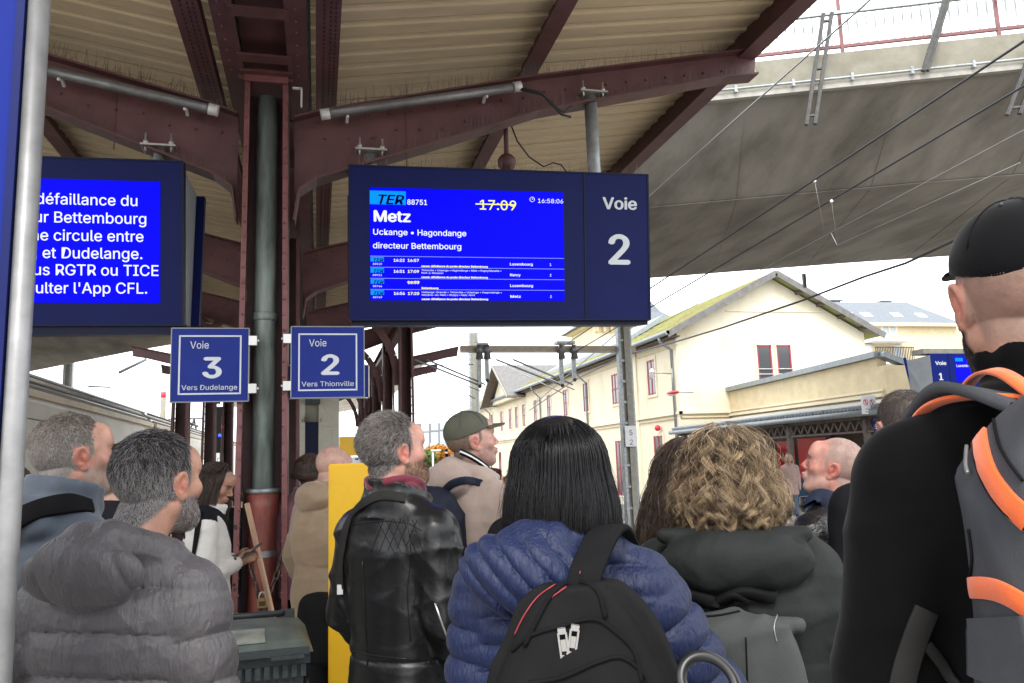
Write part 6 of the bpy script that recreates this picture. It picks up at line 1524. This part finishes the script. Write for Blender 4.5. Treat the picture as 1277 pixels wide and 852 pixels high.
if len(pz) > 1: mb = MB(); mb.tube(pz, .003, 6); mb.build('zip', M['zip'], P['leather_jacket'])

PL = PEOPLE[list(PEOPLE)[-1]]
for px in ([(438, 655), (470, 650), (505, 652), (525, 662)], [(505, 640), (512, 690), (508, 740), (512, 800)], [(452, 700), (455, 760), (458, 830)], [(430, 810), (470, 818), (510, 822)]): line_on(PL, px, .0018, 'leather_black', PL['leather_jacket'], 'seam', .001)
for k in range(5):
    line_on(PL, [(462+k*11, 690-k*2), (480+k*10, 645+k*1)], .0006, 'strap_black', PL['leather_jacket'], 'quilt_stitch', .001); line_on(PL, [(470+k*11, 648), (492+k*9, 690)], .0006, 'strap_black', PL['leather_jacket'], 'quilt_stitch', .001)
# --- man with green cap
P = person('clean-shaven man in an olive cap and beige hooded jacket looking up to the right', (587, 549), 3.45, -62, hyaw=-20, hpitch=10, tone=(.60, .36, .29), hair=(.16, .11, .08), hairf=scalp(front=.05), beardc=(.34, .20, .16), beardf=beard_zone(), fine=.0035, red=.35, arms=dict(L=((-.22, .0, 1.14), (-.10, .22, 1.12)), R=((.23, .0, 1.14), (.12, .22, 1.12))))
garment(P, 'hooded_jacket', 'sweat_taupe', res=.008, girth=1.0, disp=folds(12, .008, 3), adisp=folds(17, .010, 5), arm_r=(.085, .068, .052), collar=(.085, 1.45, 1.53, .012, .3), hood=lambda F: (F.ell((0, -.135, 1.475), (.115, .062, .085), k=.02, rot=(20, 0, 0), disp=folds(20, .010, 7)), F.cap((-.09, -.02, 1.49), (0, -.12, 1.53), .034, .036, k=.025), F.cap((.09, -.02, 1.49), (0, -.12, 1.53), .034, .036, k=.025)))
garment(P, 'shell_jacket', 'shell_black', res=.009, girth=1.08, hem=.78, torso=[(.78, .205, .165, 0), (.95, .20, .16, 0), (1.10, .195, .155, 0), (1.2, .205, .16, 0), (1.235, .20, .155, 0)], sleeves=False, disp=folds(18, .018, 4), extra=lambda F: (F.cap((.20, .0, 1.22), (.02, .22, 1.16), .062, .052, k=.02, disp=folds(26, .016, 2)), F.put(lambda X, Y, Z: 1.275-Z+0*X+0*Y, (-.5, -.5, 1.26), (.5, .5, 1.6), .01, 's')))
def cap_fn(brim=.075, green=True):
    def f(F):
        F.ell((0, -.008, .040), (.084, .104, .084), k=0)
        F.ell((0, -.008, .036), (.079, .099, .080), k=0, op='s')
        F.put(lambda X, Y, Z: (.030+.10*(Y)*.35-Z)+0*X, (-.2, -.2, -.2), (.2, .2, .035), .002, 's') if False else F.put(lambda X, Y, Z: Z-(.028+.18*Y)+0*X, (-.2, -.2, -.2), (.2, .2, .06), .002, 's')
        def br(X, Y, Z): 
            q = np.sqrt((X/.078)**2+((Y-.075)/.088)**2)-1; zz = Z-(.050-.9*X*X*3-.10*(Y-.09)); return np.maximum(np.maximum(q*.07, np.abs(zz)-.0028), .062-Y)
        F.put(br, (-.09, .05, 0), (.09, .18, .07), .003)
        F.ell((0, -.008, .125), (.008, .008, .004), k=.002)
    return f
def cap(P, m, name, label, off=(0, 0, 0)):
    T = P['Thw'] @ np.array([[1.0, 0, 0, off[0]], [0, 1, 0, off[1]], [0, 0, 1, off[2]], [0, 0, 0, 1]])
    t = thing('cap', label, 'cap', T[:3, 3])
    o, vw, q = sdf_obj('crown', m, T, ((-.11, .11), (-.13, .19), (-.02, .15)), .0028, cap_fn(), t)
    mb = MB()   # panel seams and the strap gap at the back
    for az in (0, 60, 120, 180, 240, 300):
        pts = []
        for k in range(10):
            th = .05+k*.145; p = np.array([.0855*math.sin(th)*math.sin(R(az)), -.008+.1055*math.sin(th)*math.cos(R(az)),   .040+.0855*math.cos(th), 1])
            if p[2] > .036+.18*p[1]: pts.append((T @ p)[:3])
        if len(pts) > 2: mb.tube(pts, .0012, 5)
    mb.build('seams', M[m], t)
    for az in (35, -35, 145, -145):
        p = (T @ np.array([.086*.55*math.sin(R(az)), -.008+.106*.55*math.cos(R(az)),   .040+.0855*.84, 1]))[:3]; mb = MB(); mb.sphere(p, .003, 8, 5); mb.build('eyelet', M['print_black'], t)
    return t
cap(P, 'cap_green', 'cap', 'olive green baseball cap with a forward peak on the man looking up', (0, 0, .002))
crop(P, lambda x, y, z: scalp(front=.05)(x, y, z)*(z < .04), .005, 3500, mixc((.3, .2, .14), (.12, .08, .06), .5), 9)
t = thing('lanyard', 'striped lanyard lying round the neck of the man in the olive cap', 'lanyard', P['root'].location)
for (m_, off_, z_) in (('strap_black', .006, 0), ('white', .011, .010), ('strap_dark', .016, .018)):
    pts = [(P['L2W'] @ np.array([.088*math.sin(a_)+0, -.02+.088*math.cos(a_)*1.15, 1.525+z_*.8-.075*math.cos(a_)*.9-(0), 1]))[:3] for a_ in np.linspace(-2.6, 2.6, 24)]
    mb = MB(); mb.tube(pts, .0065, 8); mb.build('band', M[m_], t)
t = thing('backpack', 'navy backpack on the back of the man in the olive cap', 'backpack', P['root'].location)
_, bv_, bq_ = sdf_obj('bag_body', 'vest_navy', P['L2W'], ((-.25, .25), (-.5, .0), (.82, 1.50)), .010, lambda F: F.ell((-.02, -.235, 1.19), (.16, .12, .27), k=0, pw=3.2, disp=folds(12, .012, 2)), t)
strap('shoulder_strap', 'vest_navy', t, P, [(553, 660), (550, 628), (560, 606), (580, 599), (600, 603)], .032, .004, off=.001)
t = thing('drinking_bottle', 'teal drinking bottle with silver lid beside the black shell jacket', 'bottle', pD(566, 700, 3.2))
a_ = Vector(pD(566, 694, 3.12)); b_ = a_+Vector((.01, .0, -.19)); mb = MB(); mb.tube([a_, b_], .030, 16); mb.build('bottle_body', M['bottle'], t); mb = MB(); mb.tube([a_+Vector((-.002, 0, .045)), a_+Vector((0, 0, .002))], [.022, .024], 16); mb.build('lid', M['zip'], t)

# --- woman in blue puffer with black bob
P = person('woman with a straight black bob in a shiny blue quilted puffer jacket, centre', (700, 598), 1.72, -28, hyaw=0, fem=True, tone=(.45, .28, .2), hair=(.01, .01, .01), hairf=scalp(), fine=.006, eyes=False, arms=dict(L=((-.195, -.01, 1.12), (-.17, .14, .92)), R=((.29, .03, 1.16), (.31, .24, 1.10))))
garment(P, 'puffer_jacket', 'puffer_blue', res=.0038, girth=1.0, shoulder=.95, disp=comb(baffles(.054, .0150, curve=.35), pucker(.052, .0022, curve=.35), folds(16, .004, 2, st=(1.4, 1, .5))), adisp=comb(arm_baffles(.066, .017), folds(22, .004, 4)), arm_r=(.090, .084, .064), collar=(.092, 1.45, 1.535, .020, .1),
        hood=lambda F: (F.ell((-.045, -.160, 1.440), (.145, .074, .088), k=.008, rot=(14, 12, 0), disp=comb(folds(16, .006, 7), lambda X, Y, Z, t: .012*(np.abs(np.sin(np.pi*(X*.85+(Z-1.40)*.75)/.044))**.5-.7))),
                        F.cap((.10, -.03, 1.48), (.0, -.14, 1.50), .045, .050, k=.02, disp=lambda X, Y, Z, t: .006*(np.abs(np.sin(X*70))**.5-.7)), F.cap((-.12, -.04, 1.46), (-.05, -.14, 1.50), .045, .052, k=.02)))
sdf_obj('scarf', 'sweater_grey', P['L2W'], ((-.14, .14), (-.16, .16), (1.44, 1.60)), .005, lambda F: F.put(lambda X, Y, Z: np.sqrt((np.sqrt(X**2+(Y+.02)**2)-.082)**2+((Z-1.535)*.7)**2)-.024, (-.12, -.14, 1.47), (.12, .12, 1.6), 0), P['root'])
hair_mass(P, 'hair_volume', 'hair_gloss', None, drop=.15, r=(.098, .108, .108), wd=(.104, .095), col=(.006, .006, .007)); hair_mass(P, 'hair_crown', 'hair_gloss', None, drop=0, r=(.085, .095, .113), col=(.006, .006, .007))
bob = lambda rs, n, H_: np.array([.0045, .0045, .0055])[None]*(.6+.8*rs.rand(n, 1))
long_hair(P, 'hair', 'hair_gloss', 8000, fall(R0=(.102, .113, .110), c0=(0, -.012, .022), drop=.185, flare=.020, face=40, layer=(.93, 1.04), wob=.0045, lenvar=.28, lock2=120, part=(-.01, .04), droprun=.8), .0007, bob, 11, s=16)
long_hair(P, 'flyaway_hair', 'hair_gloss', 140, fall(R0=(.100, .111, .106), drop=.20, flare=.032, face=38, part=(-.01, .04), layer=(.97, 1.02), wob=.012, lenvar=.5), .0004, bob, 31, s=16)
PB = P
t = thing('backpack', 'black backpack with red piping and two silver zip pulls on the blue puffer jacket', 'backpack', P['root'].location)
def bag7(F):
    def shape(X, Y, Z):   # tear-drop outline that widens downwards
        zc = np.clip((1.445-Z)/.55, 0, 1); w_ = .022+np.minimum(.245*np.sqrt(zc), .165); u = np.abs(X-.072)/w_; dz = np.maximum(Z-1.425, .90-Z)
        d = (np.sqrt(u**2.0)-1)*w_*.75; th = np.abs(Y+.225+.02*zc)-(.055+.045*zc)*np.sqrt(np.clip(1.02-np.clip(u, 0, 1)**3, .05, 1))
        return np.maximum(np.maximum(d, th), dz)*.8-.012-.004*np.sin(X*30+Z*22)*np.sin(Z*17)
    F.put(shape, (-.2, -.36, .84), (.3, -.08, 1.45), 0)
_, bv_, bq_ = sdf_obj('bag_body', 'pack_black', P['L2W'], ((-.25, .35), (-.42, -.05), (.84, 1.48)), .006, bag7, t)
BG = dict(bv=[(bv_, bq_)])
line_on(BG, [(643, 792), (655, 768), (672, 745), (693, 730)], .0016, 'piping', t, 'red_piping'); line_on(BG, [(658, 800), (670, 772), (686, 748), (706, 733)], .0016, 'piping', t, 'red_piping')
line_on(BG, [(640, 812), (662, 793), (700, 781), (740, 772), (765, 786), (790, 812), (800, 850)], .004, 'strap_black', t, 'zip_line'); line_on(BG, [(660, 852), (700, 845), (745, 826), (775, 820), (800, 838), (810, 855)], .004, 'strap_black', t, 'zip_line')
line_on(BG, [(655, 806), (690, 740), (722, 728), (745, 738), (755, 770)], .005, 'strap_black', t, 'seam_edge')
for (x, y, rz_) in ((702, 796, 8), (716, 792, -8)):
    p, n_ = on(BG, x, y, .006)
    if p is not None:
        f_ = frame_from(p, Vector(CR)*math.cos(R(rz_))+Vector(CU)*math.sin(R(rz_)), Vector(CU)); mb = MB(); 
        quad_on(f_, -.007, .007, .008, .018, -.003, .004, mb); quad_on(f_, -.0085, -.005, -.028, .010, -.001, .003, mb); quad_on(f_, .005, .0085, -.028, .010, -.001, .003, mb); quad_on(f_, -.0085, .0085, -.034, -.028, -.001, .003, mb); quad_on(f_, -.0045, .0045, -.022, -.002, 0, .002, mb); mb.build('zip_pull', M['zip'], t)
PP = dict(bv=P['bv']+BG['bv'])
ribbon3('shoulder_strap', 'strap_black', t, P, [(.076, -.245, 1.40), (.082, -.240, 1.44), (.092, -.215, 1.475), (.108, -.15, 1.515), (.120, -.07, 1.525), (.128, .01, 1.49), (.140, .07, 1.42), (.150, .12, 1.3)], (1, .1, 0), .060, .010)
t2 = line_on(PP, [(725, 730), (733, 700), (745, 672)], .0012, 'piping', t, 'red_stitching', .021)

# --- curly blonde woman in dark coat
P = person('woman with big curly dark-blond hair in a dark grey-green coat, seen from behind', (907, 602), 2.02, -26, fem=True, tone=(.5, .3, .22), hair=(.12, .08, .05), hairf=scalp(), fine=.006, eyes=False, arms=dict(L=((-.25, -.03, 1.13), (-.22, .14, .92)), R=((.28, -.02, 1.12), (.26, .10, .88))))
garment(P, 'winter_coat', 'coat_olive', res=.0068, girth=1.22, disp=comb(folds(11, .009, 3), baffles(.30, .008)), adisp=comb(folds(16, .010, 5), arm_baffles(.17, .010)), arm_r=(.102, .088, .066), collar=(.10, 1.44, 1.53, .020, .1),
        hood=lambda F: (F.ell((0, -.145, 1.435), (.185, .070, .085), k=.015, rot=(10, 0, 0), disp=folds(13, .010, 7)), F.cap((-.17, -.12, 1.50), (.17, -.12, 1.50), .020, .020, k=.02)))
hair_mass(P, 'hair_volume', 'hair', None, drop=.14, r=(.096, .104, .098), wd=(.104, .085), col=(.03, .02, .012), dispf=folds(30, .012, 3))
def c9(rs, n, H_):
    z = rs.rand(n, 1); c = np.where(z < .30, np.array([.50, .38, .24]), np.where(z < .68, np.array([.24, .165, .095]), np.array([.075, .048, .028]))); return c*(.7+.6*rs.rand(n, 1))
def fix_lock(fn): return fn
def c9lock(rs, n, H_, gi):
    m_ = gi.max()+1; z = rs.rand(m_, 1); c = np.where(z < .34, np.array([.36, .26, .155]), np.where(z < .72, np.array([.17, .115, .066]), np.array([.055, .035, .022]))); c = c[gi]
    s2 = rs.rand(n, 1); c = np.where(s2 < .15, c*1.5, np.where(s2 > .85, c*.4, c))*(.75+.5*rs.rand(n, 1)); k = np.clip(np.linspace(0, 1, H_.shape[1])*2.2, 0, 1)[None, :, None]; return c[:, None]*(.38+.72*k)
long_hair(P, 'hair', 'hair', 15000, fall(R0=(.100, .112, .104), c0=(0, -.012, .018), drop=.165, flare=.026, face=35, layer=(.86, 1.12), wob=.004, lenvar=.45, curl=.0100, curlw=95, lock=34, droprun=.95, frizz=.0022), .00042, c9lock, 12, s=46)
long_hair(P, 'flyaway_hair', 'hair', 500, fall(R0=(.102, .114, .108), drop=.13, flare=.03, face=35, layer=(1.0, 1.22), wob=.010, lenvar=.6, curl=.010, curlw=90, lock=1.5), .0004, c9, 13, s=36)
t = thing('backpack', 'grey flap-top backpack on the dark coat of the curly-haired woman', 'backpack', P['root'].location)
def bag9(F):
    F.ell((-.015, -.27, 1.09), (.155, .085, .24), k=0, pw=4, disp=folds(9, .012, 5)); F.cap((-.13, -.20, 1.30), (.13, -.20, 1.30), .018, .018, k=.02)
_, bv_, bq_ = sdf_obj('bag_body', 'pack_grey', P['L2W'], ((-.25, .25), (-.42, -.1), (.80, 1.40)), .008, bag9, t); BG9 = dict(bv=[(bv_, bq_)])
P9 = dict(bv=P['bv']+BG9['bv'])
strap('top_handle', 'strap_black', t, P9, [(852, 735), (880, 745), (895, 752), (905, 740), (930, 733), (965, 745)], .028, .01, off=.012); strap('closure_strap', 'strap_black', t, P9, [(893, 760), (898, 742), (912, 733), (928, 742), (915, 752)], .018, .008, off=.02)
line_on(BG9, [(855, 770), (900, 768), (965, 752)], .0025, 'strap_black', t, 'seam_line'); line_on(BG9, [(930, 795), (932, 850)], .002, 'strap_black', t, 'seam_line')
line_on(P9, [(968, 770), (964, 785), (967, 800)], .0014, 'wire_pale', t, 'draw_cord', .008)

# --- dark wavy-haired woman half hidden behind her
P = person('woman with long dark brown wavy hair, half hidden left of the curly-haired woman', (858, 604), 2.45, -24, fem=True, tone=(.5, .3, .22), hair=(.03, .02, .015), hairf=scalp(), fine=.008, eyes=False, zoff=0)
garment(P, 'jacket', 'fleece_black', res=.010, girth=1.0, disp=folds(12, .006, 3), adisp=folds(16, .006, 5))
hair_mass(P, 'hair_volume', 'hair', None, drop=.20, r=(.094, .106, .106), wd=(.12, .10), col=(.018, .011, .008))
long_hair(P, 'hair', 'hair', 4500, fall(R0=(.098, .112, .110), drop=.27, flare=.055, face=35, layer=(.94, 1.08), wob=.009, lenvar=.3, curl=.006, curlw=50, lock=14, droprun=.6), .0008, lambda rs, n, H_: np.array([.040, .024, .016])[None]*(.4+1.3*rs.rand(n, 1)), 14, s=26)

# --- bald-ish man looking up left
sc10 = lambda x, y, z: scalp(front=.03, low=-.07)(x, y, z)*.8
P = person('man with cropped receding hair in a glossy black jacket looking up to the left', (1041, 586), 3.0, 28, hyaw=18, hpitch=19, tone=(.60, .30, .24), hair=(.30, .22, .19), hairf=sc10, beardc=(.50, .29, .24), beardf=beard_zone(), fine=.0034, red=.45, neckfat=1.18)
garment(P, 'shiny_jacket', 'shell_black', res=.008, girth=1.12, disp=comb(baffles(.12, .008), folds(20, .008, 3)), adisp=comb(arm_baffles(.1, .008), folds(22, .008, 5)), arm_r=(.09, .074, .056), collar=(.088, 1.44, 1.535, .014, .1))
crop(P, sc10, .006, 7000, mixc((.30, .24, .20), (.12, .08, .06), .5), 15, rad=.0005)
t = thing('backpack', 'navy backpack strap over the glossy black jacket of the man looking up', 'backpack', P['root'].location)
strap('shoulder_strap', 'strap_navy', t, P, [(1012, 632), (1024, 622), (1040, 628), (1052, 645), (1058, 662)], .07, .010)
sdf_obj('bag_body', 'strap_navy', P['L2W'], ((-.2, .2), (-.45, -.1), (.85, 1.42)), .012, lambda F: F.ell((0, -.26, 1.12), (.15, .10, .24), k=0, pw=3.5), t)

# --- big man at right edge with black cap and orange-trimmed pack
sc11 = scalp(front=.05, low=-.09)
P = person('tall man in a black cap and black fleece with an orange-trimmed grey backpack, right edge', (1272, 366), 1.12, -24, hyaw=-7, hpitch=5, hoff=(-.026, .01, 0), tone=(.52, .29, .21), hair=(.27, .165, .125), hairf=sc11, beardc=(.02, .016, .015), beardf=beard_zone(), beard=1.15, fine=.0026, scale=1.03, red=.3, arms=dict(L=((-.245, -.01, 1.14), (-.225, .11, .92)), R=((.22, -.01, 1.14), (.20, .12, .92))))
garment(P, 'fleece_jacket', 'fleece_black', res=.006, girth=.98, arm_r=(.074, .064, .052), shoulder=1.08, adisp=folds(9, .007, 5), extra=lambda F: [(F.cap((s_*.05, -.05, 1.462), (s_*.125, -.075, 1.448), .036, .036, k=.03), F.cap((s_*.10, -.02, 1.435), (s_*.185, -.012, 1.405), .058, .062, k=.03)) for s_ in (-1, 1)], disp=folds(7, .010, 3), collar=(.073, 1.45, 1.565, .009, .15), neck=.060)
crop(P, lambda x, y, z: sc11(x, y, z)*(z < .05), .0030, 6000, mixc((.22, .15, .11), (.06, .045, .04), .5), 16, rad=.0004)
beard_strands(P, beard_zone(back=.0), .014, 7000, mixc((.02, .015, .014), (.05, .035, .03), .7), 17, .0006)
cap(P, 'cap_black', 'cap', 'black baseball cap worn by the tall man at the right edge', (0, 0, .006))
t = thing('backpack', 'large grey backpack with bright orange trim on the tall man in black', 'backpack', P['root'].location)
def bag11(F):
    F.ell((-.052, -.285, 1.21), (.160, .13, .29), k=0, pw=3.2, disp=folds(8, .010, 5)); F.ell((-.052, -.37, 1.06), (.14, .09, .15), k=.02, pw=3)
_, a_, b_ = sdf_obj('bag_body', 'pack_slate', P['L2W'], ((-.27, .3), (-.56, -.1), (.80, 1.55)), .008, bag11, t); BK = dict(bv=[(a_, b_)]); PK = dict(bv=P['bv']+BK['bv'])
ribbon3('shoulder_pad', 'mesh_grey', t, P, [(-0.153, .11, 1.350), (-0.148, .07, 1.440), (-0.141, -.01, 1.485), (-0.136, -.08, 1.500), (-0.128, -.15, 1.490), (-0.108, -.20, 1.470)], (1, 0, -.25), .075, .012)
ribbon3('orange_trim', 'orange', t, P, [(-0.178, .07, 1.430), (-0.173, -.01, 1.474), (-0.164, -.08, 1.490), (-0.143, -.155, 1.490), (-0.108, -.20, 1.482)], (1, 0, -.3), .014, .004)
ribbon3('orange_trim', 'orange', t, P, [(-0.108, .07, 1.475), (-0.110, -.01, 1.510), (-0.113, -.08, 1.524), (-0.116, -.15, 1.515), (-0.116, -.22, 1.485)], (1, 0, .2), .018, .004)
ribbon3('pack_panel', 'pack_slate', t, P, [(-0.033, -.05, 1.505), (-0.028, -.11, 1.500), (-0.028, -.17, 1.480), (-0.023, -.23, 1.440)], (1, 0, 0), .085, .014)
strap('orange_trim', 'orange', t, BK, [(1222, 540), (1226, 568), (1240, 600), (1260, 628), (1285, 650)], .024, .003, off=.001); strap('orange_trim', 'orange', t, BK, [(1198, 738), (1215, 733), (1240, 735), (1262, 744), (1290, 762)], .022, .003, off=.001)
line_on(BK, [(1216, 545), (1219, 575), (1232, 608), (1252, 636), (1280, 660)], .0016, 'strap_black', t, 'zip_line', .003); line_on(BK, [(1240, 520), (1250, 560), (1277, 600)], .0016, 'strap_black', t, 'seam_line'); line_on(BK, [(1210, 660), (1214, 700), (1208, 735)], .0016, 'strap_black', t, 'seam_line')
line_on(BK, [(1212, 560), (1211, 580), (1214, 592)], .0022, 'grey_metal', t, 'zip_pull', .006)
strap('mesh_pocket', 'mesh_grey', t, BK, [(1240, 770), (1245, 800), (1250, 860)], .13, .004, off=.0); strap('waist_strap', 'strap_dark', t, P, [(1152, 760), (1140, 790), (1128, 830), (1122, 860)], .03, .005); strap('loose_strap', 'strap_dark', t, P, [(1150, 800), (1170, 825), (1200, 855)], .014, .004)

# --- far and half hidden people
def simple(label, px, D, yaw, m, hairc, hyaw=0, hpitch=0, fem=False, tone=(.54, .33, .25), fine=.007, body=.016, girth=1.0, hl=None, res=.014, arms=None, hd=0, tr='trousers_dark', n=900, hem=.80, crr=.0012, disp=None, grp=None, loc3=None, scale=None):
    P = person(label, px, D, yaw, hyaw=hyaw, hpitch=hpitch, fem=fem, tone=tone, hair=hairc, hairf=scalp() if hairc is not None else None, fine=fine, body=body, eyes=False, arms=arms, garment=dict(trousers=tr), loc3=loc3, scale=scale)
    garment(P, 'jacket', m, res=res, girth=girth, hem=hem, disp=disp or folds(12, .008, 3), adisp=folds(16, .008, 5), collar=(.088, 1.44, 1.53, .016, .1))
    if hairc is not None:
        if hd: hair_mass(P, 'hair_volume', 'hair', None, drop=hd*.6, r=(.084, .100, .102), wd=(.09, .08), col=tuple(np.array(hairc)*.6), res=.010); long_hair(P, 'hair', 'hair', n, fall(R0=(.090, .106, .106), drop=hd, face=45, flare=.02, wob=.006), crr, uni(hairc, .8), 21, s=12)
        else: crop(P, scalp(), .016, n, mixc(hairc, tuple(np.array(hairc)*.5), .5), 22, rad=crr)
    return P
simple('woman in a pale pink coat standing on the opposite platform', (984, 573), 20.5, 150, 'coat_pink', (.48, .36, .22), hyaw=10, fem=True, fine=.018, body=.03, res=.03, hd=.16, n=260, crr=.006, hem=.62, tr='denim', girth=1.0)
P = simple('woman with dark red hair looking down, beyond the man in the olive cap', (614, 602), 6.6, -90, 'shell_black', (.07, .018, .018), hpitch=-22, hyaw=-10, fem=True, fine=.007, hd=.05, n=900)
P = person('person with brown curly hair mostly hidden behind the black bob', (684, 590), 3.0, -30, fem=True, tone=(.5, .3, .22), hair=(.1, .06, .03), hairf=scalp(), fine=.008, body=.016, eyes=False)
garment(P, 'jacket', 'trousers_dark', res=.014, disp=folds(12, .008, 3), adisp=folds(16, .008, 5)); hair_mass(P, 'hair_volume', 'hair', None, drop=.08, r=(.10, .11, .104), wd=(.11, .09), col=(.06, .035, .018))
long_hair(P, 'hair', 'hair', 2600, fall(R0=(.108, .116, .108), drop=.11, flare=.03, face=35, layer=(.86, 1.16), lenvar=.5, curl=.011, curlw=110, lock=14), .0007, lambda rs, n, H_: np.array([.26, .15, .075])[None]*(.3+rs.rand(n, 1)), 23, s=30)
simple('man with short dark grey hair hidden behind the black-capped man’s shoulder', (1128, 532), 2.6, -40, 'trousers_dark', (.10, .08, .07), hyaw=20, n=6000, crr=.0007, fine=.006)
simple('dark brown haired person glimpsed between the two grey-haired men', (152, 592), 3.1, -40, 'trousers_dark', (.05, .028, .018), n=2500, crr=.001)
simple('person facing the camera at the far left edge behind the grey-haired man', (14, 606), 4.6, 150, 'coat_pink', (.10, .07, .05), n=700, crr=.0015)
simple('person in a black jacket standing behind the woman with the phone', (302, 622), 6.6, -60, 'fleece_black', (.02, .018, .016), n=1200, crr=.0015)
simple('person in a grey-green jacket behind the column, right side', (374, 628), 6.2, 160, 'sweater_grey', (.03, .024, .02), n=700, crr=.002)
simple('brown-haired person with a pink scarf in front of the tan coat', (386, 590), 5.4, -30, 'shirt_pink', (.07, .045, .035), n=700, crr=.002, fem=True, hd=.06)
for (px, py, D_, yw, lab) in ((560, 600, 9.0, 20, 'distant traveller in dark clothes waiting under the far canopy, right'), (345, 600, 9.6, -20, 'distant traveller in dark clothes glimpsed behind the column')):
    simple(lab, (px, py), D_, yw, 'trousers_dark', (.05, .04, .03), fine=.012, body=.024, res=.024, n=400, crr=.003)

# suitcase by the ticket machine and black curved handle in the foreground
t = thing('suitcase', 'blue upright suitcase beside the ticket machine on the far platform', 'suitcase', (13.6, 23.0, ZB))
mb = MB(); p = pY(1000, 622, 22.2); mb.bx(p[0]-.28, p[0]+.22, 22.1, 22.4, ZB+.05, ZB+.85); o = mb.build('shell', mat('suitcase_blue', (.04, .12, .20), .5), t); bm = bmesh.new(); bm.from_mesh(o.data); bmesh.ops.bevel(bm, geom=bm.edges[:], offset=.05, segments=3, affect='EDGES'); bm.to_mesh(o.data); bm.free()
mb = MB(); mb.tube([(p[0]-.12, 22.25, ZB+.85), (p[0]-.12, 22.25, ZB+1.1), (p[0]+.1, 22.25, ZB+1.1), (p[0]+.1, 22.25, ZB+.85)], .015, 6); mb.build('handle', M['galv'], t)
t = thing('curved_handle', 'black foam curved handle poking up at the bottom beside the blue sleeve', 'handle', pD(885, 850, 1.32))
C_ = Vector(pD(884, 853, 1.32)); mb = MB(); pts = []
for k in range(25):
    a_ = math.pi*(-.15+1.3*k/24); pts.append(C_+Vector(CR)*(.044*math.cos(a_))+Vector((0, 0, 1))*(.040*math.sin(a_))+Vector((0, .02*math.sin(a_), 0)))
mb.tube(pts, .0095, 12); mb.build('grip', M['plastic_black'], t); mb = MB(); mb.tube([pts[0], pts[0]+Vector((.01, .02, -.6))], .008, 10); mb.tube([pts[-1], pts[-1]+Vector((-.01, .02, -.6))], .008, 10); mb.build('frame_tube', M['grey_metal'], t)
